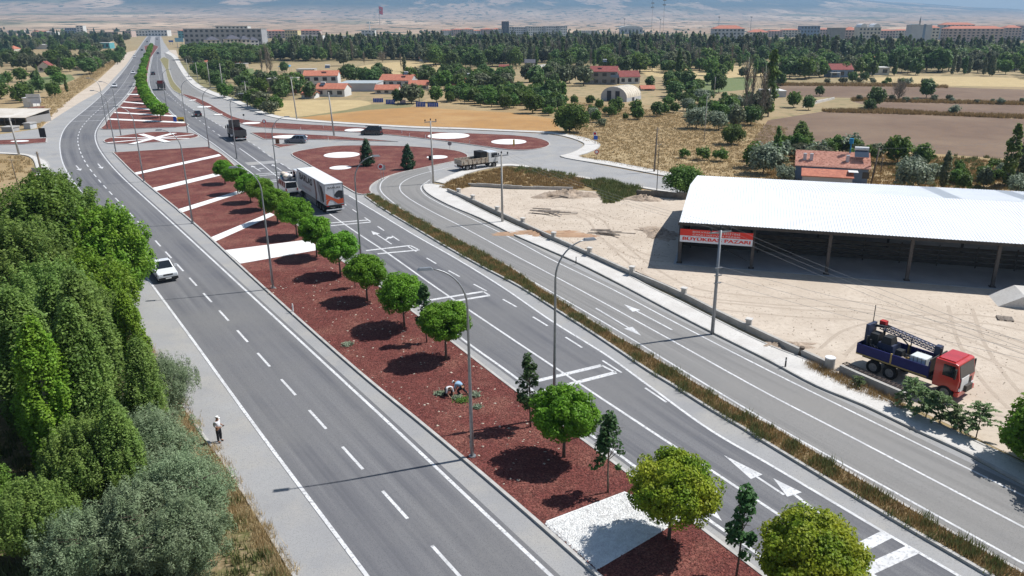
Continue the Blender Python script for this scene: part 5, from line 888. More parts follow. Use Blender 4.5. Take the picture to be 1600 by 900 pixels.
mound(885, 306, 4.5, 2.4, .8, RUB, 'grey brown rubble heap by the lot wall', 1); mound(850, 366, 5.5, 2.0, .35, BRS, 'low reddish soil heap beside the low wall', 2); mound(1005, 312, 2.6, 1.4, .6, RUB, 'small rubble heap at the stone wall', 3); mound(1030, 365, 2.5, 3.0, .4, RUB, 'scrubby soil heap at the shed corner', 4); mound(1225, 541, 3.2, .8, .3, RUB, 'strip of rubble behind the low wall', 5)
e = empty('loading_ramp', (*G(1618, 484), 0), SA, 'white concrete loading ramp before the shed at right', 'ramp'); MB().sideprism([(-3.0, 0), (6, 0), (6, 1.15), (-1.0, 1.15)], 0, 3.2, axis='y').build('block', WALK, e); MB().box(-1.0, 6, .0, .12, 1.15, 1.2).build('edge', WHITE, e)
e = empty('pallet', (*G(1570, 499), .02), -.35, 'wooden pallet lying before the loading ramp', 'pallet')
for k in range(5): MB().box(-.6, .6, -.5+k*.22, -.38+k*.22, .1, .125).build('slat', PLANK, e)
for k in range(3): MB().box(-.6+k*.55, -.5+k*.55, -.5, .5, 0, .1).build('bearer', PLANK, e)
# ailanthus-like weeds by the wall near the drill truck
rg_ = mkrng(77); V_ = []
L_FERN = LM('leaf_fern', (.13, .19, .07), (.18, .24, .10))
def fern(key, seed, H, R):
    rg = mkrng(seed); V = []
    for i in range(26):
        a = rg.uniform(0, 2*PI); z0 = H*rg.uniform(.15, .9); L_ = R*rg.uniform(.6, 1.1)*(1.15-z0/H*.5); N_ = 16
        t = np.linspace(.1, 1, N_); P = np.stack([np.cos(a)*L_*t, np.sin(a)*L_*t, z0+L_*(.55*t-.5*t*t)], 1)
        for s in (-1, 1): side = np.array([-math.sin(a), math.cos(a), -.25])*s; q = P+side*.10*(1.1-t)[:, None]*R; V.append(leaf_quads(q, np.tile([0, 0, 1.], (N_, 1)), .10, rg, 2.6, .4))
    proto(key, np.concatenate(V), L_FERN, trunk_mesh(key+'_trunk', H*.9, .03, rg, 6, R*.5), BARK, 'ailanthus_sapling', H)
fern('fern1', 81, 2.0, 1.2); fern('fern2', 82, 1.7, 1.1)
for i, (px, py, s, lb) in enumerate([(1420, 640, 1.1, 'feathery sapling at the broken wall end'), (1446, 655, 1.25, 'feathery sapling before the red cab'), (1468, 664, 1.15, 'dense feathery sapling right of the red cab'), (1490, 672, 1.0, 'feathery sapling among the pavement weeds'), (1525, 684, 1.15, 'lone feathery sapling left of the round bush'), (1340, 606, .55, 'small green weed beside the drum')]):
    plant(('fern1', 'fern2')[i % 2], *G(px, py), s=s, label=lb, cat='sapling', group='saplings along the wall')
grass('dry_grass', [(1262, 568), (1300, 586), (1412, 634), (1404, 640), (1300, 596), (1262, 576)], 3500, .4, .02, G_DRY, 'brown weeds between the low wall and pavement', 415, world=False, clump=40)
# ================================================================ VEHICLES (local frame: x forward, y left, origin on the road under the middle)
GLASS = M('vehicle_glass', (.012, .016, .022), rough=.08, spec=.6); RUBBER = M('tyre_rubber', (.018, .018, .019), rough=.85); RIM = M('wheel_rim', (.30, .30, .31), (.2, .2, .2), sc=8, rough=.5, metal=.5); BLACKP = M('black_plastic', (.02, .02, .021), rough=.6)
HEADL = M('head_lamp', (.75, .78, .80), rough=.1); TAILL = M('tail_lamp', (.35, .012, .012), rough=.25); PLATE = M('number_plate', (.75, .75, .73), rough=.5)
def paint(name, c, rough=.3): return M(name, c, rough=rough, spec=.5, coat=.6)
PW = paint('paint_white', (.72, .73, .74)); PBK = paint('paint_black', (.012, .012, .015)); PGR = paint('paint_grey_blue', (.10, .12, .15)); PRED = paint('paint_cab_red', (.50, .028, .022)); PNAVY = M('paint_navy', (.008, .012, .10), (.012, .016, .12), sc=2, rough=.5, spec=.3); PDK = paint('paint_dark_body', (.035, .030, .030), .6)
def bevel(me, w=.05, seg=2):
    bm = bmesh.new(); bm.from_mesh(me); bmesh.ops.remove_doubles(bm, verts=bm.verts, dist=1e-5); es = [e for e in bm.edges if len(e.link_faces) == 2 and e.calc_face_angle(0) > .45]
    bmesh.ops.bevel(bm, geom=es, offset=w, segments=seg, affect='EDGES', profile=.6, clamp_overlap=True); bm.to_mesh(me); bm.free(); me.update(); return me
def wheel(parent, x, y, r, w=.22, name='wheel', dual=False):
    n = 18; m = MB(); s = 1 if y > 0 else -1
    prof = [(r*.62, w/2), (r*.93, w/2), (r, w*.36), (r, -w*.36), (r*.93, -w/2), (r*.62, -w/2)]
    vs = [(p[0]*math.cos(2*PI*k/n), p[1], p[0]*math.sin(2*PI*k/n)) for k in range(n) for p in prof]; q = len(prof)
    fs = [(k*q+i, k*q+i+1, ((k+1) % n)*q+i+1, ((k+1) % n)*q+i) for k in range(n) for i in range(q-1)]
    key = f'tyre{r:.2f}{w:.2f}'; wme = bpy.data.meshes.get(key)
    if not wme: wme = m.add(vs, fs).mesh(key); wme.materials.append(RUBBER)
    o = link(name, wme, None, parent, (x, y, r)); rme = bpy.data.meshes.get('rim'+key)
    if not rme:
        mm = MB(); mm.add([(r*.63*math.cos(2*PI*k/n), yy, r*.63*math.sin(2*PI*k/n)) for yy in (w*.36, -w*.36) for k in range(n)], [tuple(range(n)), tuple(reversed(range(n, 2*n)))]+[(k, (k+1) % n, n+(k+1) % n, n+k) for k in range(n)])
        mm.add([(r*.22*math.cos(2*PI*k/8), yy, r*.22*math.sin(2*PI*k/8)) for yy in (w*.47, -w*.47) for k in range(8)], [tuple(range(8)), tuple(reversed(range(8, 16)))]+[(k, (k+1) % 8, 8+(k+1) % 8, 8+k) for k in range(8)]); rme = mm.mesh('rim'+key); rme.materials.append(RIM)
    link('rim', rme, None, o)
def pane(pts, parent, name='window', mat=None, push=.008, shrink=.88):
    P = [Vector(p) for p in pts]; c = sum(P, Vector())/len(P); n = (P[1]-P[0]).cross(P[2]-P[0]).normalized()
    V = [c+(p-c)*shrink for p in P]; m = MB(); k = len(V); m.add([v+n*push for v in V]+[v-n*push for v in V], [tuple(range(k)), tuple(reversed(range(k, 2*k)))]+[(i, (i+1) % k, k+(i+1) % k, k+i) for i in range(k)]); return m.build(name, mat or GLASS, parent)
def cabin(parent, x0, x1, xb, xc, z0, z1, w0, w1, mat, name='cabin', split=1, bv=.05):
    """glass house: from x0..x1 at the belt to xb..xc at the roof"""
    A = [(x0, w0, z0), (x1, w0, z0), (x1, -w0, z0), (x0, -w0, z0)]; B = [(xb, w1, z1), (xc, w1, z1), (xc, -w1, z1), (xb, -w1, z1)]
    me = MB().add(A+B, [(3, 2, 1, 0), (4, 5, 6, 7), (0, 1, 5, 4), (1, 2, 6, 5), (2, 3, 7, 6), (3, 0, 4, 7)]).mesh(name); bevel(me, bv); o = link(name, me, mat, parent)
    pane([A[1], A[2], B[2], B[1]], o, 'windscreen'); pane([A[3], A[0], B[0], B[3]], o, 'rear_window')
    for s in (0, 1):
        a0, a1, b0, b1 = (A[0], A[1], B[0], B[1]) if s == 0 else (A[3], A[2], B[3], B[2])
        for k in range(split):
            t0, t1 = k/split, (k+1)/split; L_ = lambda p, q, t: tuple(p[i]+(q[i]-p[i])*t for i in range(3)); pane([L_(a0, a1, t0), L_(a0, a1, t1), L_(b0, b1, t1), L_(b0, b1, t0)], o, 'side_window', shrink=.84)
    return o
def body(parent, prof, hw, mat, bv=.07, name='body'):
    me = MB().sideprism(prof, -hw, hw).mesh(name); bevel(me, bv); return link(name, me, mat, parent)
def car(px, py, ang, label, mat, L_=4.4, W_=1.78, H_=1.5, style='sedan', group='cars on the roads', cat='car', name='car'):
    e = empty(name, (*G(px, py), .035), ang, label, cat, group); l = L_/2; hw = W_/2; zb = H_*.60
    prof = [(-l, .3), (-l*.92, .22), (l*.92, .2), (l, .32), (l*.99, .62), (l*.93, zb-.18), (l*.45, zb), (-l*.9, zb+.04), (-l, zb-.1)]
    b = body(e, prof, hw, mat)
    if style == 'sedan': cabin(e, -l*.82, l*.47, -l*.48, l*.10, zb-.02, H_, hw*.93, hw*.72, mat, split=2)
    elif style == 'suv': cabin(e, -l*.95, l*.42, -l*.78, l*.08, zb-.02, H_, hw*.94, hw*.76, mat, split=3)
    else: cabin(e, -l*.97, l*.72, -l*.90, l*.25, zb-.02, H_, hw*.95, hw*.82, mat, split=3)
    for x in (-l*.60, l*.62):
        for y in (-1, 1): wheel(e, x, y*(hw-.10), .32, .21)
    for y in (-1, 1):
        MB().box(l-.06, l+.012, y*hw*.72-.17, y*hw*.72+.17, .55, .70).build('headlight', HEADL, e); MB().box(-l-.012, -l+.06, y*hw*.74-.14, y*hw*.74+.14, .58, .80).build('taillight', TAILL, e); MB().box(l*.34, l*.42, y*(hw+.1)-.09, y*(hw+.1)+.09, zb+.02, zb+.17).build('mirror', mat, e)
    MB().box(-l-.02, -l, -.26, .26, .42, .53).build('number_plate', PLATE, e); MB().box(l, l+.02, -.26, .26, .36, .47).build('number_plate', PLATE, e); MB().box(l-.03, l+.01, -hw*.45, hw*.45, .50, .62).build('grille', BLACKP, e)
    return e
def road_dir(P, px, py):
    P = np.array(P); g = np.array(G(px, py)); i = int(np.argmin(np.hypot(*(P-g).T))); i = min(max(i, 1), len(P)-2); d = P[i+1]-P[i-1]; return math.atan2(d[1], d[0])
car(463, 223.5, PI*.985, 'grey blue hatchback crossing the slip road junction', PGR, 4.5, 1.82, 1.62, 'suv'); v = car(581, 210.8, PI*.97, 'black minivan with a spare wheel on its back on the slip road', PBK, 4.6, 1.85, 1.9, 'van', cat='minivan', name='minivan'); wheel(v, -2.38, .3, .33, .2, 'spare_wheel'); v.children[-1].rotation_euler = (0, 0, PI/2)
MB().box(-1.6, 1.2, -.7, .7, 1.92, 1.98).build('roof_rack', BLACKP, v)
car(309, 181.5, road_dir(BB, 309, 181), 'dark small car driving away ahead of the dump truck', PBK, 4.2, 1.74, 1.48)
for px, py, P, fl, mt, lb in [(179.5, 136.5, MIDW, PI, PW, 'white car on the far left carriageway, nearer one'), (208.5, 115.5, MIDW, PI, PW, 'white car on the far left carriageway beside the tree row'), (239.5, 117, BB, 0, PBK, 'dark car on the far right carriageway behind the truck'), (222, 79.5, MIDW, PI, PBK, 'dark car far up the left carriageway'), (247, 84.5, BB, 0, PGR, 'grey car far up the right carriageway'), (230, 66, MIDW, PI, PBK, 'tiny dark car near the far end of the left carriageway'), (245.5, 62, BB, 0, PBK, 'tiny dark car near the far end of the right carriageway'), (210, 90, MIDW, PI, PW, 'tiny white car by the far side turning')]:
    car(px, py, road_dir(P, px, py)+fl, lb, mt)
def pickup():
    e = empty('pickup_truck', (*G(256, 431), .035), math.atan2(-.812, .584), 'white pickup truck driving towards the camera on the left carriageway', 'pickup'); l, hw = 2.6, .90
    body(e, [(-.35, .32), (l*.94, .26), (l, .36), (l, .72), (l*.96, .92), (1.2, 1.08), (-.35, 1.08)], hw, PW); cabin(e, -.33, 1.32, -.18, .62, 1.06, 1.74, hw*.94, hw*.74, PW, split=2)
    bed = MB().box(-l, -.38, -hw, hw, .45, .62).box(-l, -.38, -hw, -hw+.07, .62, 1.10).box(-l, -.38, hw-.07, hw, .62, 1.10).box(-l, -l+.07, -hw+.07, hw-.07, .62, 1.10).box(-.47, -.40, -hw+.07, hw-.07, .62, 1.12).build('cargo_bed', PW, e); MB().box(-l+.08, -.48, -hw+.08, hw-.08, .621, .63).build('bed_floor', BLACKP, bed); MB().box(-l+.1, -.5, -hw+.02, -hw+.06, 1.10, 1.14).build('bed_rail', STEEL, bed)
    for x in (-1.62, 1.66):
        for y in (-1, 1): wheel(e, x, y*(hw-.11), .36, .24)
    MB().box(-.5, -.42, -.8, .8, 1.12, 1.68).build('rear_guard', SHDARK, e)
    for y in (-1, 1): MB().box(l-.09, l+.012, y*.63-.2, y*.63+.2, .68, .88).build('headlight', HEADL, e); MB().box(.95, 1.07, y*1.06-.13, y*1.06+.13, 1.10, 1.30).build('mirror', PW, e)
    MB().box(l-.02, l+.02, -.42, .42, .74, .86).build('grille', BLACKP, e); MB().box(l-.02, l+.05, -hw+.02, hw-.02, .30, .55).build('bumper', BLACKP, e); MB().box(l+.05, l+.065, -.26, .26, .40, .51).build('number_plate', PLATE, e); return e
pickup()
TD = road_dir(DD, 500, 290)
def minibus():
    a = road_dir(BB, 450, 300); e = empty('minibus', (*G(450, 301), .035), a, 'white minibus with a tied load on its roof beside the lorry', 'minibus'); l, hw = 2.7, .95
    body(e, [(-l, .35), (l*.95, .3), (l, .45), (l*.97, .95), (l*.78, 1.15), (-l, 1.15)], hw, PW, .08); cabin(e, -l, l*.80, -l*.97, l*.48, 1.12, 2.05, hw*.97, hw*.86, PW, split=4)
    for x in (-1.6, 1.7):
        for y in (-1, 1): wheel(e, x, y*(hw-.11), .34, .22)
    for y in (-1, 1): MB().box(-l-.012, -l+.05, y*.8-.08, y*.8+.08, .75, 1.1).build('taillight', TAILL, e)
    MB().box(-l-.02, -l, -.26, .26, .55, .66).build('number_plate', PLATE, e); MB().box(-l-.05, -l+.02, -hw+.03, hw-.03, .33, .5).build('bumper', BLACKP, e)
    rk = MB()
    for x in np.linspace(-2.0, 1.0, 5): rk.box(x-.02, x+.02, -.8, .8, 2.07, 2.12)
    rk.box(-2.1, 1.1, -.82, -.78, 2.12, 2.16); rk.box(-2.1, 1.1, .78, .82, 2.12, 2.16); rk.build('roof_rack', STEEL, e)
    return e
mb = minibus()
def bundles():
    a = mb.rotation_euler[2]; e = empty('roof_load', (mb.location.x, mb.location.y, 2.2), a, 'heap of white sacks and teal tarpaulin on the minibus roof', 'load'); rg = mkrng(5)
    mats = [WHITE, M('sack_cream', (.62, .55, .45)), M('tarp_teal', (.05, .28, .32)), M('tarp_blue', (.04, .12, .30)), M('sack_pink', (.6, .38, .33))]
    for i in range(16):
        x, y = rg.uniform(-1.9, .7), rg.uniform(-.55, .55); z = 0 if i < 9 else .38; m = MB(); R = rg.uniform(.28, .42)
        vs = []; n = 10
        for k in range(1, 5):
            for j in range(n): t = 2*PI*j/n; ph = PI*k/5; vs.append((R*1.25*math.sin(ph)*math.cos(t)*rg.uniform(.9, 1.1), R*math.sin(ph)*math.sin(t)*rg.uniform(.9, 1.1), R*.7*(1+math.cos(ph))))
        vs = [(0, 0, R*1.4)]+vs+[(0, 0, 0)]; fs = [(0, 1+j, 1+(j+1) % n) for j in range(n)]+[(1+k*n+j, 1+(k+1)*n+j, 1+(k+1)*n+(j+1) % n, 1+k*n+(j+1) % n) for k in range(3) for j in range(n)]+[(41, 31+(j+1) % n, 31+j) for j in range(n)]
        o = m.add(vs, fs).build('sack', mats[(2, 3, 0, 1, 4)[i % 5]] if i < 9 else mats[(0, 1, 4)[i % 3]], e, (x, y, z), rg.uniform(0, 6), True)
bundles()
def truck_cab(e, x0, x1, hw, z0, z1, mat, split=1, name='cab'):
    h = z1-z0; P = [(x0, z0), (x1-.04, z0), (x1, z0+h*.42), (x1-.22, z1-.06), (x1-.4, z1), (x0, z1)]; o = body(e, P, hw, mat, .07, name)
    pane([(x1+.0, hw*.92, z0+h*.45), (x1+.0, -hw*.92, z0+h*.45), (x1-.20, -hw*.90, z1-.12), (x1-.20, hw*.90, z1-.12)], o, 'windscreen', shrink=.95, push=.02)
    for s in (-1, 1):
        pane([(x0+.55, s*hw, z0+h*.46), (x1-.2, s*hw, z0+h*.46), (x1-.36, s*hw, z1-.2), (x0+.55, s*hw, z1-.2)], o, 'side_window', shrink=.95, push=.01); MB().box(x1-.28, x1-.18, s*(hw+.22)-.1, s*(hw+.22)+.1, z0+h*.5, z0+h*.85).build('mirror', BLACKP, o); MB().box(x1-.01, x1+.03, s*hw*.74-.2, s*hw*.74+.2, z0+.05, z0+.25).build('headlight', HEADL, o)
    MB().box(x1-.03, x1+.03, -hw*.6, hw*.6, z0+h*.12, z0+h*.36).build('grille', BLACKP, o); MB().box(x1-.2, x1+.08, -hw, hw, z0-.32, z0-.02).build('bumper', mat, e); return o
def lorry():
    # semi trailer seen from behind: local origin under the middle of the trailer's rear edge
    r = Vector(((G(512, 336)[0]+G(538, 331.5)[0])/2, (G(512, 336)[1]+G(538, 331.5)[1])/2, .035)); a = road_dir(DD, 520, 305)+math.radians(1.0); e = empty('lorry', r, a, 'white box lorry with dark lettering and an orange rear on the right carriageway', 'lorry'); LN, hw = 13.4, 1.25
    box = MB().box(0, LN, -hw, hw, 1.15, 4.0).mesh('trailer_box'); bevel(box, .03, 1); t = link('trailer_box', box, M('trailer_skin', (.60, .60, .61), (.55, .55, .56), sc=.7, rough=.5), e)
    MB().box(.02, LN-.02, -hw+.02, hw-.02, 4.0, 4.03).build('trailer_roof', WHITE, t); MB().box(0, LN, -.5, .5, .85, 1.15).build('chassis', SHDARK, e); MB().box(.02, .12, -hw+.05, hw-.05, .45, .60).build('rear_bumper', WHITE, e); MB().box(-.03, 0, -hw, hw, 1.0, 1.16).build('light_bar', BLACKP, e)
    for y in (-1, 1): MB().box(-.05, -.03, y*1.0-.16, y*1.0+.16, 1.02, 1.13).build('taillight', TAILL, e)
    MB().box(-.02, 0, hw-.07, hw, 1.16, 3.98).box(-.02, 0, -hw, -hw+.07, 1.16, 3.98).box(-.02, 0, -hw+.07, hw-.07, 3.9, 3.98).box(-.02, 0, -.02, .02, 1.16, 3.9).build('door_frame', RIM, t)
    OR = M('lorry_orange', (.55, .10, .04), rough=.5); DKG = M('lorry_dark_print', (.03, .03, .035), rough=.5); GRP = M('lorry_grey_print', (.25, .24, .25), rough=.5); RDP = M('lorry_faint_red', (.45, .28, .27), rough=.5)
    def rear(P, mat, name, k): MB().add([(-.022-.003*k, y, z) for y, z in P]+[(-.021, y, z) for y, z in P], [tuple(range(len(P)))]).build(name, mat, t)
    rear([(1.15, 2.75), (.55, 2.35), (0, 2.0), (-.5, 1.85), (-1.15, 2.05), (-1.15, 1.3), (-.4, 1.25), (.2, 1.75), (.8, 2.0), (1.15, 1.9)], OR, 'orange_swoosh', 1); rear([(1.15, 1.75), (.9, 1.95), (.6, 1.9), (.85, 1.55), (1.0, 1.25), (1.15, 1.25)], OR, 'orange_swoosh', 1)
    rear([(.05, 2.45), (-.25, 2.85), (-.6, 3.05), (-1.12, 2.95), (-1.14, 2.0), (-.85, 1.9), (-.6, 2.15), (-.3, 2.05), (-.1, 2.2)], DKG, 'dark_print', 2)
    lettering('BARLAS', t, (-.03, .0, 3.35), (PI/2, 0, -PI/2), 1.7, .22, DKG, .02)
    # left side (towards the other carriageway)
    def side(P, mat, name, k): MB().add([(x, hw+.004+.003*k, z) for x, z in P], [tuple(range(len(P)))]).build(name, mat, t)
    lettering('BARLAS', t, (8.9, hw+.012, 2.75), (PI/2, 0, PI), 6.4, .95, DKG, .045); lettering('LOJİSTİK', t, (8.6, hw+.012, 1.75), (PI/2, 0, PI), 4.6, .5, RDP, .02)
    side([(4.9, 3.95), (4.2, 3.95), (3.9, 3.0), (3.7, 2.0), (4.0, 1.2), (4.6, 1.2), (4.5, 2.2), (4.7, 3.2)], M('lorry_brown_print', (.20, .10, .09), rough=.5), 'side_print', 1); side([(3.4, 3.9), (2.4, 3.95), (1.6, 3.4), (1.3, 2.2), (1.6, 1.4), (2.3, 1.3), (2.6, 2.0), (3.0, 2.6)], GRP, 'side_print', 1); side([(2.2, 3.6), (1.2, 3.5), (.5, 2.6), (.6, 1.6), (1.3, 1.3), (1.7, 2.3)], DKG, 'side_print', 2)
    for x in (1.6, 2.9, 4.2):
        for y in (-1, 1): wheel(e, x, y*(hw-.2), .5, .38)
    MB().box(4.9, 9.8, hw-.12, hw-.06, .5, 1.05).box(4.9, 9.8, -hw+.06, -hw+.12, .5, 1.05).build('side_guard', RIM, e)
    truck_cab(e, LN+.55, LN+2.75, 1.22, .95, 3.55, PW); MB().box(LN-1.8, LN+2.4, -.45, .45, .6, .95).build('tractor_frame', SHDARK, e)
    for x in (LN-1.2, LN+1.9):
        for y in (-1, 1): wheel(e, x, y*(1.22-.17), .5, .34)
    return e
lorry()
def dump_truck(px, py, ang, label, mat, bedin, L_=8.2, load=None, name='dump_truck', cabm=None, side=1.15):
    """origin under the middle of the rear end"""
    e = empty(name, (*G(px, py), .035), ang, label, 'truck', 'trucks'); hw = 1.22; LB = L_*.70
    m = MB().box(0, LB, -hw, hw, 1.05, 1.18).box(0, LB, hw-.08, hw, 1.18, 1.18+side).box(0, LB, -hw, -hw+.08, 1.18, 1.18+side).box(0, .08, -hw+.08, hw-.08, 1.18, 1.18+side).box(LB-.1, LB, -hw+.08, hw-.08, 1.18, 1.9+side); b = m.build('tipper_body', mat, e)
    MB().box(.09, LB-.11, -hw+.09, hw-.09, 1.181, 1.2).build('bed_floor', bedin, b); MB().box(LB-.115, LB-.102, -hw+.1, hw-.1, 1.2, 1.85+side).build('inner_board', bedin, b)
    for x in np.linspace(.5, LB-.4, 6):
        for s in (-1, 1): MB().box(x-.05, x+.05, s*(hw+.03)-.03, s*(hw+.03)+.03, 1.05, 1.15+side).build('rib', mat, b)
    MB().box(0, L_-.8, -.45, .45, .65, 1.04).build('chassis', SHDARK, e); MB().box(-.02, .06, -hw+.1, hw-.1, .5, .62).build('rear_bumper', WHITE, e)
    for y in (-1, 1): MB().box(-.03, .0, y*.95-.14, y*.95+.14, .68, .8).build('taillight', TAILL, e)
    truck_cab(e, LB+.15, L_, 1.18, .95, 2.75, cabm or mat)
    for x in (1.2, 2.5, L_-1.0):
        for y in (-1, 1): wheel(e, x, y*(hw-.2), .5, .34)
    return e
a_ = road_dir(BB, 377, 218)
dt = dump_truck(377.5, 221, a_, 'dark dump truck with a raised headboard driving away', PDK, M('bed_red_brown', (.16, .045, .04), (.2, .08, .07), sc=2), 8.6); MB().box(5.75, 5.9, -1.15, 1.15, 2.3, 3.9).build('headboard', PDK, dt)
mound(374, 217.5, .9, 1.6, .5, WALK, 'pale load lying in the dump truck', 9, 'sand_load'); o = bpy.data.objects['sand_load']; R_ = Matrix.Rotation(a_, 3, 'Z'); o.location = Vector(dt.location)+R_ @ Vector((1.9, 0, 1.22)); o.rotation_euler = (0, 0, a_)
dump_truck(253.5, 141.5, road_dir(BB, 253, 141), 'far tipper truck with a red brown load bed driving away', PDK, M('bed_red', (.22, .04, .04)), 8.6, side=1.3)
FA_ = math.atan2(G(762, 262)[1]-G(716, 268)[1], G(762, 262)[0]-G(716, 268)[0]); gx, gy = G(714.5, 267.5)
fb = dump_truck(716, 267.0, FA_, 'white cab flatbed truck with worn cream side boards turning at the junction', M('worn_cream', (.50, .44, .36), (.30, .22, .16), sc=2.5, lo=.45, hi=.6), M('bed_wood', (.12, .08, .06)), 7.6, cabm=PW, side=.75); MB().box(3.9, 5.2, -1.1, 1.1, 1.2, 2.9).build('black_crate', BLACKP, fb)
def drill():
    a0, a1 = Vector(G(1382, 591)), Vector(G(1468, 622)); d = a1-a0; ang = math.atan2(d.y, d.x); n = Vector((-d.y, d.x)).normalized(); c = a0+n*1.15
    e = empty('drill_truck', (c.x, c.y, 0.01), ang, 'blue bedded red cab drilling truck parked in the sandy yard', 'truck'); hw = 1.25
    XR, XF = -2.3, 2.85; m = MB().box(XR, XF, -hw, hw, 1.15, 1.27); b = m.build('flat_bed', PNAVY, e); TR = M('bed_trim', (.42, .30, .12), rough=.6)
    for s in (-1, 1):
        for x0, x1 in ((XR, (XR+XF)/2-.06), ((XR+XF)/2+.06, XF)): MB().box(x0, x1, s*hw-.035, s*hw+.035, 1.28, 1.98).build('drop_side', PNAVY, b)
        MB().box(XR, XF, s*(hw+.02)-.03, s*(hw+.02)+.03, 1.17, 1.26).build('trim', TR, b); MB().box((XR+XF)/2-.06, (XR+XF)/2+.06, s*hw-.05, s*hw+.05, 1.2, 2.02).build('stake', TR, b); MB().box(XF, XF+.08, s*hw-.06, s*hw+.06, 1.2, 2.35).build('stake', PNAVY, b)
    MB().box(XR-.04, XR+.03, -hw+.04, hw-.04, 1.28, 1.98).build('tailboard', PNAVY, b); MB().box(XF, XF+.07, -hw+.06, hw-.06, 1.28, 2.5).build('headboard', SHDARK, b)
    MB().box(XR+.1, XF+2.3, -.45, .45, .7, 1.14).build('chassis', SHDARK, e)
    cb = truck_cab(e, XF+.35, XF+2.05, 1.2, .8, 2.75, PRED); MB().box(XF+.45, XF+1.55, -1.0, 1.0, 2.76, 2.81).build('roof_panel', PRED, cb); MB().tube([(XF+.35, -.6, 1.2), (XF+.35, -.6, 3.25)], .07, 8).build('exhaust', DARKM, e)
    MB().box(XF+2.07, XF+2.11, -.95, .15, .55, 1.75).build('front_cloth', WHITE, cb); MB().box(XF+2.11, XF+2.115, -.95, .15, .56, .70).build('cloth_band', PNAVY, cb)
    for x in (-.95, .28, XF+1.25):
        for y in (-1, 1): wheel(e, x, y*(hw-.2), .52, .34)
    # drilling gear on the bed
    g = M('rig_blue_dark', (.02, .03, .07), (.04, .05, .09), sc=3, rough=.5)
    rig = MB().box(XR+.1, XR+.35, -.55, .55, 1.28, 3.3).box(XR+.35, XR+1.2, -.7, .5, 1.28, 1.9).box(XR+1.0, XR+2.4, -.65, .65, 1.28, 2.25, tx=.15, ty=.12).build('rig_body', g, e)
    MB().box(XR+1.3, XR+2.1, -.5, .4, 2.25, 2.75, tx=.1, ty=.1).build('engine_block', DARKM, rig); MB().tube([(XR+.5, -.8, 1.3), (XR+.5, -.8, 2.6)], .09, 8).tube([(XR+.75, -.85, 1.3), (XR+.75, -.85, 2.4)], .08, 8).tube([(XR+.9, .7, 1.3), (XR+.9, .7, 2.8)], .1, 8).build('cylinder', DARKM, rig)
    for k in range(5): MB().tube([(XR+.5+k*.3, -.7, 1.9), (XR+.7+k*.3, -.95, 2.2-.1*k), (XR+1.2+k*.25, -.9, 1.5)], .035, 6).build('hose', BLACKP, rig)
    MB().tube([(XR+.15, .3, 3.3), (XR+.15, .3, 4.6)], .03, 6).build('rod', DARKM, rig); MB().tube([(XR+.2, .4, 3.0), (XR+1.4, .4, 3.25)], .1, 8).build('boom_hinge', DARKM, rig)
    BT = M('mast_blue', (.03, .06, .16), (.10, .13, .22), sc=4, rough=.5); truss((XR+.6, .75, 3.0), (XF-.35, .75, 2.5), .36, 'drill_mast', BT, rig, 15, .035, .022); MB().box(XF-.55, XF-.15, .5, 1.0, 2.25, 2.85).build('mast_head', g, rig); MB().tube([(.6, .75, 1.3), (.6, .75, 2.8)], .04, 6).build('mast_rest', DARKM, rig)
    for k in range(5): MB().tube([(XR+2.3, .15+.16*k, 1.42+.03*(k % 2)), (XF-.1, .15+.16*k, 1.42+.03*(k % 2))], .07, 7).build('drill_pipe', DARKM, rig)
    MB().box(XR+2.4, XR+3.0, -.6, .1, 1.28, 2.1, tx=.08, ty=.08).build('pump', DARKM, rig); MB().tube([(XR+2.2, -.9, 1.6), (XR+2.9, -1.0, 1.9), (XR+3.3, -.7, 1.45)], .05, 6).tube([(XR+1.2, .7, 2.3), (XR+2.0, .9, 2.6), (XR+2.7, .75, 2.2)], .05, 6).build('hose', BLACKP, rig)
    MB().box(XR+.35, XR+1.1, -.45, .45, 1.9, 2.7, tx=.1, ty=.08).build('control_box', DARKM, rig)
    MB().box(XR+.5, XR+.95, .55, .95, 3.1, 3.45).build('winch', M('winch_red', (.4, .03, .03)), rig)
    return e, Vector((c.x, c.y, 0)), ang, XR, XF
dr, dc, da, XR, XF = drill(); R_ = Matrix.Rotation(da, 3, 'Z')
def on_bed(x, y, z): return dc+R_ @ Vector((x, y, z))
e = empty('water_tank', on_bed(XF-.95, -.35, 1.28), da, 'white caged water tank on the drill truck bed', 'tank'); me = MB().box(-.55, .55, -.5, .5, 0, .95).mesh('tank'); bevel(me, .08); link('tank', me, M('tank_plastic', (.66, .70, .70), rough=.4), e)
for k in range(5): MB().box(-.57+k*.275, -.54+k*.275, -.53, -.50, 0, .98).box(-.57+k*.275, -.54+k*.275, .50, .53, 0, .98).build('cage_bar', RIM, e)
for k in range(3): MB().box(-.58, .58, -.56, -.53, .1+k*.38, .13+k*.38).build('cage_bar', RIM, e)
OCH = M('ochre_gear', (.50, .33, .12), (.35, .2, .08), sc=4)
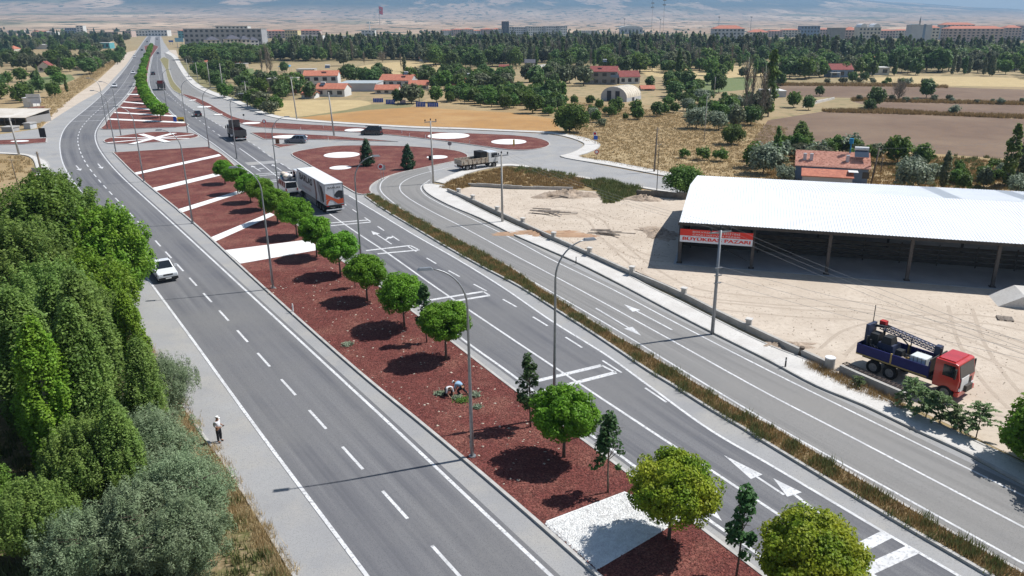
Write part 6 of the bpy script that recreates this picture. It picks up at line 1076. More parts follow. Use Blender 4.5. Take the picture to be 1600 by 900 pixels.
for i, (x, y, lb) in enumerate([(1.0, -.1, 'ochre float lying on the drill truck bed'), (1.4, .35, 'second ochre lump on the drill truck bed'), (1.9, -.4, 'brown sack on the drill truck bed beside the tank'), (.6, -.5, 'brown sack beside the rig on the truck bed'), (2.2, .3, 'ochre hose bundle before the tank')]):
    m = MB(); R0 = .26+.04*(i % 2); n = 10; vs = [(R0*1.3*math.sin(PI*k/6)*math.cos(2*PI*j/n), R0*math.sin(PI*k/6)*math.sin(2*PI*j/n), R0*.8*(1-math.cos(PI*k/6))) for k in range(1, 6) for j in range(n)]; vs = [(0, 0, 0)]+vs+[(0, 0, R0*1.6)]
    m.add(vs, [(0, 1+(j+1) % n, 1+j) for j in range(n)]+[(1+k*n+j, 1+k*n+(j+1) % n, 1+(k+1)*n+(j+1) % n, 1+(k+1)*n+j) for k in range(4) for j in range(n)]+[(51, 41+j, 41+(j+1) % n) for j in range(n)])
    tag(m.build('bed_bundle', OCH if i != 3 else PLANK, None, on_bed(x, y, 1.28), da+i, True), lb, 'bundle', 'gear on the drill truck bed')
# ================================================================ PEOPLE
SKIN = M('skin', (.30, .16, .10), rough=.6)
def skin_mesh(name, V, E, R, sub=2):
    me = bpy.data.meshes.new(name); me.from_pydata(V, E, []); o = bpy.data.objects.new(name, me); COL.objects.link(o); md = o.modifiers.new('s', 'SKIN'); 
    for i, r in enumerate(R): me.skin_vertices[0].data[i].radius = (r, r) if not isinstance(r, tuple) else r
    me.skin_vertices[0].data[0].use_root = True; s = o.modifiers.new('d', 'SUBSURF'); s.levels = sub; s.render_levels = sub
    dg = bpy.context.evaluated_depsgraph_get(); dg.update(); out = bpy.data.meshes.new_from_object(o.evaluated_get(dg)); bpy.data.objects.remove(o); out.name = name; out.materials.clear(); out.polygons.foreach_set('use_smooth', [True]*len(out.polygons)); return out
def person(J, loc, rz, label, shirt, trousers, cap=None, hair=None, sleeve=.5):
    """J: joints pelvis chest neck head top, shoulder/elbow/wrist/hand L R, hip/knee/ankle/toe L R"""
    e = empty('person', loc, rz, label, 'person'); V = []; E = []; R = []
    def add(p, r, par=None):
        V.append(tuple(p)); R.append(r)
        if par is not None: E.append((par, len(V)-1))
        return len(V)-1
    pel = add(J['pelvis'], .14); ch = add(J['chest'], (.17, .12), pel); nk = add(J['neck'], .055, ch); hd = add(J['head'], .098, nk); tp = add(J['top'], .075, hd)
    fwd = Vector(J['face']); no = add(Vector(J['head'])+fwd*.115+Vector((0, 0, -.015)), .018, hd)
    for s in 'LR':
        sh = add(J['sh'+s], .065, ch); el = add(J['el'+s], .045, sh); wr = add(J['wr'+s], .032, el); w, k = Vector(J['wr'+s]), Vector(J['ha'+s]); d = (k-w); sd = d.cross(Vector((0, 0, 1))).normalized()*.028 if d.length > 1e-4 else Vector((.03, 0, 0))
        pm = add(w+d*.45, .036, wr)
        for t, ln in zip((-1.2, -.4, .4, 1.2), (.85, 1.0, .95, .8)): f1 = add(w+d*.8+sd*t, .011, pm); add(w+d*(.8+.35*ln)+sd*t*1.1-Vector((0, 0, .015)), .009, f1)
        th = add(w+d*.4+sd*2.0, .012, pm); add(w+d*.75+sd*2.6, .010, th)
        hp = add(J['hp'+s], .10, pel); kn = add(J['kn'+s], .065, hp); an = add(J['an'+s], .042, kn); add(J['to'+s], .035, an)
    link('body', skin_mesh('body', V, E, R), SKIN, e)
    # clothing
    c = Vector(J['chest']); p = Vector(J['pelvis']); V2 = [tuple(p+(c-p)*.12), tuple(p+(c-p)*.55), tuple(c), tuple(c+(Vector(J['neck'])-c)*.55)]; E2 = [(0, 1), (1, 2), (2, 3)]; R2 = [.172, .175, (.20, .15), .09]
    for s in 'LR':
        i = len(V2); sh, el, wr = Vector(J['sh'+s]), Vector(J['el'+s]), Vector(J['wr'+s]); V2 += [tuple(sh), tuple(sh.lerp(el, .95) if sleeve < 1 else el), tuple(el.lerp(wr, .1 if sleeve < 1 else .85))]; E2 += [(2, i), (i, i+1), (i+1, i+2)]; R2 += [.088, .066, .052]
    link('shirt', skin_mesh('shirt', V2, E2, R2), shirt, e)
    V3 = [tuple(p+(c-p)*.14), tuple(p)]; E3 = [(0, 1)]; R3 = [.168, .172]
    for s in 'LR':
        i = len(V3); V3 += [J['hp'+s], J['kn'+s], tuple(Vector(J['kn'+s]).lerp(Vector(J['an'+s]), .9))]; E3 += [(1, i), (i, i+1), (i+1, i+2)]; R3 += [.122, .088, .068]
    link('trousers', skin_mesh('trousers', V3, E3, R3), trousers, e)
    for s in 'LR': a, t = Vector(J['an'+s]), Vector(J['to'+s]); link('shoe', skin_mesh('shoe', [tuple(a-Vector((0, 0, .03))), tuple(a.lerp(t, .5)-Vector((0, 0, .02))), tuple(t)], [(0, 1), (1, 2)], [.055, .05, .045], 1), BLACKP, e)
    h, t = Vector(J['head']), Vector(J['top']); up = (t-h).normalized()
    if cap:
        link('cap', skin_mesh('cap', [tuple(h+up*.035), tuple(h+up*.10), tuple(h+up*.13)], [(0, 1), (1, 2)], [.118, .112, .07]), cap, e); link('cap_brim', skin_mesh('cap_brim', [tuple(h+up*.05+fwd*.06), tuple(h+up*.045+fwd*.2)], [(0, 1)], [(.08, .015), (.06, .012)], 1), cap, e)
    link('hair', skin_mesh('hair', [tuple(h-fwd*.035+up*.0), tuple(h-fwd*.03+up*.07)], [(0, 1)], [.098, .085]), hair or BLACKP, e)
    return e
CAPW = M('cap_white', (.80, .80, .78)); SHW = M('shirt_white', (.72, .72, .72), (.6, .6, .62), sc=6); SHB = M('shirt_light_blue', (.30, .46, .60), (.24, .38, .52), sc=6); TRB = M('trousers_black', (.016, .016, .02), (.03, .03, .035), sc=6); VEST = M('vest_grey', (.06, .065, .07))
J = dict(pelvis=(0, 0, .95), chest=(0, 0, 1.36), neck=(.01, 0, 1.50), head=(.03, 0, 1.63), top=(.02, 0, 1.72), face=(1, 0, -.15),
         shL=(0, .19, 1.40), elL=(-.02, .24, 1.13), wrL=(.22, .17, 1.06), haL=(.32, .13, 1.08), shR=(0, -.19, 1.40), elR=(-.03, -.24, 1.13), wrR=(.22, -.16, 1.08), haR=(.32, -.12, 1.10),
         hpL=(0, .10, .90), knL=(.03, .12, .50), anL=(0, .13, .08), toL=(.17, .15, .045), hpR=(0, -.10, .90), knR=(.0, -.12, .50), anR=(-.02, -.13, .08), toR=(.15, -.16, .045))
man = person(J, (*G(344, 691), .03), math.radians(-8), 'standing man with white cap, white shirt and dark trousers on the left shoulder', SHW, TRB, CAPW)
vst = skin_mesh('vest', [(-.06, 0, 1.0), (-.07, 0, 1.2), (-.06, 0, 1.38)], [(0, 1), (1, 2)], [(.20, .19), (.21, .20), (.21, .17)], 2); link('vest', vst, VEST, man)
ph = MB().box(-.04, .04, -.08, .08, 0, .012).build('phone', BLACKP, None, Vector(man.location)+Matrix.Rotation(math.radians(-8), 3, 'Z') @ Vector((.37, 0, 1.12))); tag(ph, 'small dark phone held by the standing man', 'phone')
J1 = dict(pelvis=(-.18, 0, .36), chest=(.16, 0, .62), neck=(.30, 0, .66), head=(.42, 0, .64), top=(.50, 0, .68), face=(.6, 0, -.8),
          shL=(.20, .19, .58), elL=(.30, .24, .32), wrL=(.46, .16, .12), haL=(.55, .14, .05), shR=(.20, -.19, .58), elR=(.28, -.24, .32), wrR=(.46, -.12, .14), haR=(.56, -.10, .06),
          hpL=(-.16, .11, .33), knL=(.22, .20, .42), anL=(-.02, .2, .09), toL=(.14, .22, .05), hpR=(-.16, -.11, .33), knR=(.16, -.22, .12), anR=(-.24, -.2, .08), toR=(-.36, -.2, .05))
person(J1, (*G(701, 617, .12), .12), math.radians(-62), 'crouching worker in a white shirt with dark hair, weeding the median', SHW, TRB, None)
J2 = dict(pelvis=(-.22, 0, .62), chest=(.18, 0, .84), neck=(.32, 0, .86), head=(.44, 0, .82), top=(.52, 0, .86), face=(.6, 0, -.8),
          shL=(.20, .19, .80), elL=(.28, .22, .50), wrL=(.36, .14, .24), haL=(.42, .12, .14), shR=(.20, -.19, .80), elR=(.28, -.22, .50), wrR=(.36, -.12, .24), haR=(.43, -.1, .14),
          hpL=(-.20, .11, .58), knL=(.10, .20, .34), anL=(-.16, .2, .08), toL=(.0, .22, .05), hpR=(-.2, -.11, .58), knR=(-.18, -.18, .30), anR=(-.5, -.18, .09), toR=(-.38, -.19, .04))
person(J2, (*G(719, 616, .12), .12), math.radians(158), 'bending worker in a light blue shirt and white cap beside the lamp post', SHB, TRB, CAPW)
# ================================================================ BUILDINGS
def wm(n, c, **k): return M('wall_'+n, c, tuple(v*.86 for v in c), sc=.25, rough=.9, **k)
WC = dict(white=wm('white', (.66, .66, .64)), cream=wm('cream', (.62, .57, .48)), grey=wm('grey', (.36, .36, .37)), lgrey=wm('light_grey', (.52, .53, .55)), yellow=wm('yellow', (.62, .52, .28)), pink=wm('pink', (.52, .40, .35)), teal=wm('teal', (.12, .38, .42)), blue=wm('blue', (.20, .27, .38)), brick=wm('brick', (.34, .16, .10)), red=wm('barn_red', (.45, .08, .075)), dark=wm('dark', (.05, .055, .07)), stone=wm('stone', (.30, .29, .28)), raw=wm('raw_block', (.46, .37, .28)))
TILE = M('roof_tile_red', (.52, .20, .125), (.40, .14, .09), sc=1.2, bump=.6, bsc=3, fine=(.34, .12, .085), fsc=2.5); TILED = M('roof_tile_maroon', (.27, .075, .065), (.20, .055, .05), sc=1.2, bump=.5, bsc=3); DKROOF = M('roof_dark', (.11, .11, .13), (.08, .08, .10), sc=.6); FLATR = M('roof_flat', (.42, .40, .38), (.34, .33, .31), sc=.5); WROOF = M('roof_white_sheet', (.74, .74, .72), (.64, .63, .60), sc=.3); PINKR = M('roof_metal_rose', (.46, .12, .13), (.38, .10, .11), sc=.6)
WIN = M('window_glass', (.035, .042, .055), rough=.15, spec=.5)
_winme = {}
def win_mesh(w, h, key):
    k = (round(w, 2), round(h, 2))
    if k not in _winme: me = MB().box(-w/2, w/2, -.06, .04, 0, h).mesh('window'); me.materials.append(WIN); _winme[k] = me
    return _winme[k]
def building(xl, xr, ytop, yb, dep, wall, roof, label, rows=0, cols=0, rot=0.0, rh=.28, name='house', cat='house', group=None, h=None, flat_over=.25, roofaxis='x', door=False, side_cols=0, chim=0, wfill=(.5, .5)):
    x0, y0 = G(xl, yb); x1, _ = G(xr, yb); W_ = x1-x0; H_ = (h or hgt((xl+xr)/2, yb, ytop)); cx, cy = (x0+x1)/2, y0+dep/2*math.cos(rot)
    e = empty(name, (cx, cy, 0), rot, label, cat, group); hw, hd = W_/2, dep/2; Hr = 0 if roof[0] in ('flat', 'mono') else min(H_*rh, dep*.35); Hw = H_-Hr
    MB().box(-hw, hw, -hd, hd, -.3, Hw).build('wall', wall, e); ov = flat_over*(1 if W_ < 30 else 2); rm = roof[1]
    if roof[0] == 'gable':
        if roofaxis == 'x': P = [(-hd-ov, Hw-.12), (-hd-ov, Hw+.02), (0, H_), (hd+ov, Hw+.02), (hd+ov, Hw-.12), (0, H_-.18)]; r = MB().sideprism(P, -hw-ov, hw+ov, axis='x').build('roof', rm, e); [MB().add([(s, a, b) for a, b in ((-hd, Hw), (hd, Hw), (0, H_-.2))], [(0, 1, 2)]).build('gable', wall, e) for s in (-hw, hw)]
        else: P = [(-hw-ov, Hw-.12), (-hw-ov, Hw+.02), (0, H_), (hw+ov, Hw+.02), (hw+ov, Hw-.12), (0, H_-.18)]; r = MB().sideprism(P, -hd-ov, hd+ov, axis='y').build('roof', rm, e); [MB().add([(a, s, b) for a, b in ((-hw, Hw), (hw, Hw), (0, H_-.2))], [(0, 1, 2)]).build('gable', wall, e) for s in (-hd, hd)]
    elif roof[0] == 'hip':
        k = min(hd*.95, hw*.8); r = MB().add([(-hw-ov, -hd-ov, Hw), (hw+ov, -hd-ov, Hw), (hw+ov, hd+ov, Hw), (-hw-ov, hd+ov, Hw), (-hw+k, 0, H_), (hw-k, 0, H_)], [(3, 2, 1, 0), (0, 1, 5, 4), (2, 3, 4, 5), (1, 2, 5), (3, 0, 4)]).build('roof', rm, e)
    else: r = MB().box(-hw-ov*.6, hw+ov*.6, -hd-ov*.6, hd+ov*.6, Hw, Hw+.25).build('roof', rm, e)
    for c in range(chim): xx = -hw*.5+hw*c*.8; MB().box(xx-.35, xx+.35, -.35, .35, H_-Hr*.5, H_+.9).build('chimney', wall, r)
    if rows and cols:
        fh = Hw/rows; cw = W_/cols; ww, wh = cw*wfill[0], fh*wfill[1]; me = win_mesh(ww, wh, name)
        for i in range(rows):
            for j in range(cols): link('window', me, None, e, (-hw+cw*(j+.5), -hd, fh*(i+.28)))
        if side_cols:
            cw2 = dep/side_cols; me2 = win_mesh(cw2*wfill[0], wh, name)
            sx = 1 if cx < 0 else -1
            for i in range(rows):
                for j in range(side_cols): link('window', me2, None, e, (sx*hw, -hd+cw2*(j+.5), fh*(i+.28)), PI/2)
    if door: MB().box(-hw*.1-.45, -hw*.1+.45, -hd-.05, -hd+.02, 0, 2.0).build('door', M('door_brown', (.12, .06, .035)), e)
    return e
# --- village houses near the slip road
e = building(474, 526, 111, 140, 9, WC['white'], ('gable', TILE), 'white two storey house with red gable roof and water heater', 2, 4, .12, .25, door=True)
def heater(parent, x, y, z, s=1.0):
    h = MB().tube([(x-.9*s, y, z+.95*s), (x+.9*s, y, z+.95*s)], .28*s, 10).build('heater_tank', WHITE, parent); MB().add([(x-.9*s, y-1.4*s, z), (x+.9*s, y-1.4*s, z), (x+.9*s, y-.1, z+.8*s), (x-.9*s, y-.1, z+.8*s)], [(0, 1, 2, 3)]).build('solar_panel', M('solar_glass', (.05, .07, .10), rough=.1), h); MB().tube([(x-.7*s, y, z-.3), (x-.7*s, y, z+.9*s)], .05, 5).tube([(x+.7*s, y, z-.3), (x+.7*s, y, z+.9*s)], .05, 5).build('heater_frame', STEEL, h)
heater(e, 2.5, -1, 7.6, 1.0)
e = building(494, 541, 131, 151, 7, WC['white'], ('gable', TILE), 'low white house with red roof in front of the two storey one', 1, 3, -.1, .4); heater(e, -3, -1, 3.6, .9)
building(472, 492, 143, 154, 5, WC['white'], ('gable', TILE), 'small white outhouse with red roof at the field edge', 1, 1, -.1, .4, name='outhouse'); building(530, 588, 131, 143, 14, WC['lgrey'], ('mono', M('greenhouse_sheet', (.48, .52, .52), rough=.3)), 'long pale greenhouse beside the low white house', 0, 0, 0, name='greenhouse', cat='greenhouse')
building(586, 622, 133, 147, 6, WC['cream'], ('gable', TILE), 'low house with red roof behind the blue fence', 1, 3, 0, .5); e = building(595, 646, 117, 136, 9, WC['lgrey'], ('gable', TILE), 'light grey house with red roof in the village middle', 1, 4, -.15, .45); heater(e, 3.5, -1, 4.6, .9)
building(638, 668, 126, 140, 6, WC['cream'], ('gable', TILE), 'small house with red roof right of the light grey house', 1, 2, .1, .5); e = building(703, 762, 123, 141, 9, WC['lgrey'], ('gable', TILE), 'house with red roof half hidden by the orchard', 1, 4, .15, .5); heater(e, 0, -1, 4.8, .9)
building(419, 460, 124, 146, 8, WC['raw'], ('flat', FLATR), 'unfinished flat roofed house with dark openings', 1, 2, 0.05, name='unfinished_house', wfill=(.35, .5)); building(463, 490, 109, 120, 8, WC['cream'], ('flat', FLATR), 'small flat roofed house behind the unfinished one', 1, 3, .1); building(460, 474, 135, 146, 5, WC['brick'], ('gable', TILE), 'small brick house under the pole', 1, 1, 0, .6)
building(300, 328, 86, 97, 9, WC['white'], ('gable', TILE), 'house with red roof left of the gardens', 1, 3, .1, .5); building(312, 327, 94, 104, 7, WC['white'], ('hip', TILE), 'small red hipped roof house near the slip road', 1, 2, 0, .55); building(329, 372, 91, 101, 9, WC['brick'], ('gable', TILE), 'long low house with red roof in the gardens', 1, 4, -.05, .5); building(368, 384, 100, 108, 5, WC['raw'], ('flat', FLATR), 'little flat roofed hut in the gardens', 1, 1, name='hut', cat='hut')
building(304, 312, 64, 74, 6, WC['white'], ('gable', TILE), 'tiny red roofed house before the cream blocks', 1, 1, 0, .6)
building(430, 522, 77, 88, 12, WC['white'], ('mono', WROOF), 'long white greenhouse behind the bare poplars', 0, 0, -.04, name='greenhouse', cat='greenhouse')
e = empty('tarpaulin_canopy', (*G(446, 112), 0), 0, 'bright blue tarpaulin canopy among the gardens', 'canopy'); MB().add([(-3, -2, 2.6), (3, -2, 2.4), (2.6, 2, 3.0), (-2.8, 2, 3.1), (0, 0, 3.9)], [(0, 1, 4), (1, 2, 4), (2, 3, 4), (3, 0, 4)]).build('sheet', M('tarp_bright_blue', (.05, .28, .55)), e)
for s, t in ((-2.8, -1.9), (2.8, -1.9), (2.4, 1.9), (-2.6, 1.9)): MB().tube([(s, t, 0), (s, t, 2.7)], .05, 5).build('post', WOODP, e)
BF = M('fence_blue', (.015, .07, .42), (.02, .09, .36), sc=1)
for i, (a, b, yb, yt) in enumerate([(583, 599, 160.5, 153.5), (603, 617, 163, 155.5), (625, 634, 162, 155.5), (650, 665, 167.5, 159), (668, 685, 167.5, 160.5)]):
    x0, y0 = G(a, yb); x1, _ = G(b, yb); e = empty('fence_panel', ((x0+x1)/2, y0, 0), 0, ['leftmost blue fence panel at the golden field', 'second blue fence panel from the left at the golden field', 'third, smallest blue fence panel at the golden field', 'fourth blue fence panel from the left at the golden field', 'rightmost blue fence panel at the golden field'][i], 'fence', 'blue fence panels'); n = 6; w = (x1-x0)/n
    for k in range(n): MB().box(-(x1-x0)/2+k*w+.03, -(x1-x0)/2+(k+1)*w-.03, -.03, .03, .1, hgt(a, yb, yt)).build('board', BF, e)
    MB().box(-(x1-x0)/2, (x1-x0)/2, .03, .08, .5, .6).build('rail', WOODP, e)
# --- houses round the half round shed and the fields
e = building(914, 966, 104, 132, 10, WC['stone'], ('gable', TILED), 'two storey house with maroon roof and blue balcony left of the half round shed', 2, 4, -.12, .28, side_cols=2); heater(e, 1.5, -1, 8.6, .9); MB().box(4.2, 7.5, -6.0, -4.9, 2.8, 3.0).box(4.2, 7.5, -6.0, -5.95, 3.0, 3.8).build('balcony', WC['blue'], e)
building(966, 998, 111, 131, 8, WC['white'], ('gable', TILED), 'lower wing with maroon roof beside the two storey house', 1, 3, .12, .45)
def quonset():
    x0, y0 = G(950, 158); x1, _ = G(1000, 158); w = 6.6; L_ = 11; e = empty('half_round_shed', ((x0+x1)/2-.5, y0+4.2, 0), math.radians(-32), 'white half round metal shed with dark doors', 'shed'); R = 4.6; n = 12; m = MB(); vs = []
    for s in (0, 1):
        for k in range(n+1): t = PI*k/n; vs.append(((R*math.cos(t)), -L_/2+s*L_, 1.2+R*.72*math.sin(t)))
    m.add(vs, [(k, k+1, n+1+k+1, n+1+k) for k in range(n)]); m.build('roof', M('shed_roof_cream', (.66, .60, .49), (.52, .45, .36), sc=.6), e, smooth=True)
    MB().box(-R, R, -L_/2+.05, L_/2-.05, 0, 1.2).build('wall', WC['lgrey'], e)
    for s in (-L_/2+.02, L_/2-.02): MB().add([(R*math.cos(PI*k/n), s, 1.2+R*.72*math.sin(PI*k/n)) for k in range(n+1)], [tuple(range(n+1))]).build('end_wall', WC['lgrey'], e)
    for xx in (-2.4, .6): MB().box(xx, xx+1.5, -L_/2-.05, -L_/2+.1, 0, 3.2).build('door', WC['dark'], e)
    for k in range(8): m = MB(); y = -L_/2+.1+k*1.5; m.tube([((R+.02)*math.cos(PI*j/n), y, 1.2+(R*.72+.02)*math.sin(PI*j/n)) for j in range(n+1)], .05, 4); m.build('rib', WROOF, e)
    MB().box(R-.05, R+.03, -1.5, .2, 0, 1.1).build('side_opening', WC['dark'], e)
quonset()
building(1002, 1023, 134, 142, 6, WC['cream'], ('gable', TILE), 'small salmon roofed hut right of the half round shed', 1, 1, 0, .6, name='hut', cat='hut'); building(820, 836, 93, 106, 7, WC['grey'], ('gable', DKROOF), 'small grey house at the far orchard edge', 1, 2, 0, .4); wall_run([(820, 107.5), (845, 105), (868, 103)], 1.4, .3, 'garden_wall', 'long white garden wall behind the orchard', WHITE)
building(655, 675, 84, 96, 8, WC['white'], ('gable', TILE), 'small orange roofed house at the straw field edge', 1, 1, 0, .65); building(780, 795, 101, 107, 5, WC['pink'], ('gable', TILED), 'tiny dark roofed hut in the wood', 1, 1, 0, .5, name='hut', cat='hut')
e = building(1297, 1332, 100, 121, 8, WC['blue'], ('gable', TILED), 'blue walled house with maroon roof above the ploughed field', 1, 3, .05, .42); MB().box(-6, -1.5, -6, -4, 2.1, 2.25).build('porch_roof', WROOF, e); MB().tube([(-5.8, -5.8, 0), (-5.8, -5.8, 2.1)], .08, 6).tube([(-1.7, -5.8, 0), (-1.7, -5.8, 2.1)], .08, 6).build('porch_post', WHITE, e)
building(1366, 1424, 88.5, 104, 10, WC['grey'], ('gable', TILE), 'long low building with salmon roof among the dark trees', 1, 7, 0, .4); building(1361, 1389, 106, 117, 7, WC['white'], ('flat', WROOF), 'low white walled hut behind the slim trees', 1, 2, 0, name='hut', cat='hut')
building(1453, 1473, 85.5, 101, 9, WC['red'], ('gable', PINKR), 'small red barn with rose metal roof', 1, 1, -.1, .5, name='barn', cat='barn'); building(1590, 1620, 102, 110, 8, WC['white'], ('gable', DKROOF), 'small pale hut at the right edge below the apartments', 1, 1, 0, .5, name='hut', cat='hut'); building(1195, 1228, 143, 152, 8, WC['lgrey'], ('mono', WROOF), 'low pale metal roofed hut left of the upper field', 0, 0, 0, name='hut', cat='hut')
wall_run([(1255, 168), (1275, 162), (1303, 155)], .9, .4, 'stone_wall', 'pale broken stone wall below the upper field', WALK, broken=.4)
# --- cottage behind the market shed
def cottage():
    A = Vector((*G(1242, 257.5, 2.5), 0)); x1, y1 = G(1361, 263.5, 2.5); d = Vector((x1-A.x, y1-A.y, 0)); W_ = d.length; ang = math.atan2(d.y, d.x); n = Vector((-d.y, d.x, 0)).normalized(); c = A+d*.5+n*4.0
    e = empty('cottage', c, ang, 'low cottage with salmon tiled roof behind the market shed', 'house'); hw, hd = W_/2, 4.0; Hw, H_ = 2.5, 4.3
    MB().box(-hw+.3, hw-.3, -hd, hd, 0, Hw).build('wall', WC['blue'], e)
    r = MB().sideprism([(-hd-.4, Hw-.1), (-hd-.4, Hw), (0, H_), (hd+.4, Hw), (hd+.4, Hw-.1), (0, H_-.16)], -hw, hw, axis='x').build('roof', M('tile_salmon', (.74, .40, .30), (.62, .31, .225), sc=1.5, bump=.5, bsc=6, fine=(.36, .14, .10), fsc=3), e)
    for k in range(14):   # raised tile courses on the near slope
        t = (k+.5)/14; y = -hd-.4+(hd+.4)*t; z = Hw+(H_-Hw)*t; MB().box(-hw, hw, y-.03, y+.05, z+.005, z+.055).build('tile_course', M('tile_salmon', (0, 0, 0)), r)
    for x in (-4.2, -3.2, 2.2): MB().box(x-.25, x+.25, -2.9, -2.4, 2.6, 4.2).build('chimney', WC['lgrey'], r)
    for x in (-6, -1, 5): MB().box(x-.5, x+.5, -hd-.04, -hd+.02, .9, 1.9).build('window', WIN, e)
    heater(e, 4.2, -1.2, 4.0, 1.15); MB().tube([(2.6, -.3, 3.9), (2.6, -.3, 6.0)], .10, 8).tube([(2.6, -.3, 5.7), (2.6, -.3, 6.5)], .34, 10).build('blue_tank', M('tank_blue', (.02, .20, .38)), e)
    a = MB().sideprism([(-hd-4.2, 1.5), (-hd-4.2, 1.62), (-hd-1.2, 2.3), (-hd-1.2, 2.18)], -4.6, 3.0, axis='x').build('lean_to_roof', TILE, e); MB().box(-4.4, 2.8, -hd-4.0, -hd-1.3, 0, 1.5).build('lean_to_wall', WC['lgrey'], e); MB().box(2.2, 3.6, -hd-3.4, -hd-1.6, 2.32, 2.36).build('white_sheet', WHITE, e)
cottage()
# --- left side huts
def box_at(xl, xr, yt, yb, dep, wall, roof, label, name, cat, rot=0): return building(xl, xr, yt, yb, dep, wall, roof, label, 0, 0, rot, .12, name, cat)
x0, y0 = G(-60, 196); x1, _ = G(44, 196); e = empty('long_shed', ((x0+x1)/2, y0, 0), -.03, 'low open shed with long cream sheet roof at the left picture edge', 'shed'); hw = (x1-x0)/2
MB().sideprism([(-.3, 1.85), (-.3, 1.95), (10, 3.05), (10, 2.95)], -hw, hw, axis='x').build('roof', M('sheet_roof_cream', (.64, .60, .54), (.52, .47, .40), sc=.4), e); MB().box(-hw+.2, hw-.2, 9.4, 9.6, 0, 2.9).build('back_wall', WC['stone'], e); MB().box(hw-.3, hw-.1, .2, 9.4, 0, 1.9).build('end_wall', WC['stone'], e)
for k in range(7): MB().box(-hw+.3+k*(2*hw-.6)/6, -hw+.45+k*(2*hw-.6)/6, 0, .15, 0, 1.85).build('post', WOODP, e)
box_at(37, 51, 154, 168, 4, WC['white'], ('flat', WHITE), 'white box container beside the billboard', 'container', 'container', .1); box_at(46, 59, 170, 184, 4, WC['brick'], ('flat', M('rust_roof', (.20, .10, .07))), 'rusty brown hut beside the long cream shed', 'rusty_hut', 'hut', .15); box_at(3, 20, 200, 206, 2.5, WC['grey'], ('flat', FLATR), 'grey concrete trough at the left side road', 'trough', 'trough'); box_at(38, 48, 194, 202, 2.5, WC['lgrey'], ('flat', FLATR), 'pale small kiosk at the left side road', 'kiosk', 'kiosk')
x, y = G(56, 172); e = empty('billboard', (x, y, 0), .1, 'large white billboard behind the container at left', 'billboard'); MB().box(-1.9, 1.9, -.06, .06, 2.3, 4.5).build('panel', WHITE, e); MB().box(-1.5, 1.5, -.075, -.061, 3.3, 3.6).build('print', M('print_grey', (.4, .42, .45)), e); [MB().tube([(s, .1, 0), (s, .1, 2.4)], .07, 6).build('leg', STEEL, e) for s in (-1.4, 1.4)]
building(8, 23, 71, 82, 9, WC['cream'], ('hip', TILE), 'small hipped red roof house on the far left plain', 1, 2, 0, .5); building(58, 76, 96, 113, 7, WC['cream'], ('gable', TILED), 'reddish gabled house among the left trees', 1, 2, .3, .55, roofaxis='y'); building(22, 40, 92, 98, 6, WC['lgrey'], ('flat', WROOF), 'pale roofed hut among the left trees', 1, 2, 0, name='hut', cat='hut'); building(46, 80, 70, 77, 12, WC['white'], ('mono', WROOF), 'white greenhouse on the left plain', 0, 0, 0, name='greenhouse', cat='greenhouse'); building(82, 130, 72.5, 77, 8, WC['raw'], ('flat', FLATR), 'low tan wall like building beside the white greenhouse', 0, 0, 0); building(118, 135, 86, 95, 7, WC['raw'], ('gable', TILE), 'tan hut beside the highway trees', 1, 1, 0, .4, name='hut', cat='hut'); building(145, 162, 86, 95, 7, WC['pink'], ('gable', TILE), 'pinkish house beside the highway trees', 1, 2, 0, .4); building(150, 172, 67, 76, 9, WC['teal'], ('flat', WROOF), 'pale blue house with white roof on the left', 1, 3)
# --- the far town
def blk(xl, xr, yt, yb, wall, roof, label, rows, cols, rh=.14, dep=16, group='buildings of the far town', **k): return building(xl, xr, yt, yb, dep, wall, roof, label, rows, cols, k.pop('rot', 0), rh, k.pop('name', 'apartment_block'), 'building', group, **k)
HT = ('hip', TILE); FL = ('flat', FLATR)
blk(290, 410, 45, 74, WC['grey'], FL, 'long grey slab behind the cream blocks at the slip road', 4, 15, dep=18, rot=.03); blk(340, 390, 40.5, 70, WC['white'], FL, 'pale upper storey set back on the grey slab', 5, 8, dep=10)
blk(319, 339, 57, 84, WC['cream'], ('hip', DKROOF), 'leftmost cream block with dark roof near the slip road', 4, 3, .2, 14, side_cols=3, rot=.55); blk(350, 372, 55, 84, WC['cream'], ('hip', DKROOF), 'middle cream block with dark roof near the slip road', 4, 4, .2, 14, side_cols=3, rot=.55); blk(373, 386, 56, 84, WC['cream'], ('hip', DKROOF), 'narrow cream block with dark roof near the slip road', 4, 2, .2, 14, rot=.55); blk(387, 399, 58, 82, WC['white'], ('hip', DKROOF), 'rightmost cream block with dark roof near the slip road', 4, 2, .2, 14, rot=.55); blk(310, 402, 81, 88, WC['white'], FL, 'low white shop row below the cream blocks', 1, 10, dep=8)
blk(446, 466, 47.5, 62, WC['yellow'], ('flat', TILE), 'yellow block left of the long white school', 3, 5); blk(463, 503, 55.5, 68, WC['white'], FL, 'long white school building', 2, 8); blk(408, 420, 46, 60, WC['white'], HT, 'white block with red roof right of the grey slab', 3, 3); blk(420, 446, 46.5, 60, WC['pink'], HT, 'pink block with red roof left of the yellow block', 3, 5); blk(466, 500, 46, 58, WC['pink'], HT, 'pink block with red roof above the school', 3, 6); blk(506, 543, 56.5, 64, WC['white'], FL, 'low white hall beside the school', 1, 6)
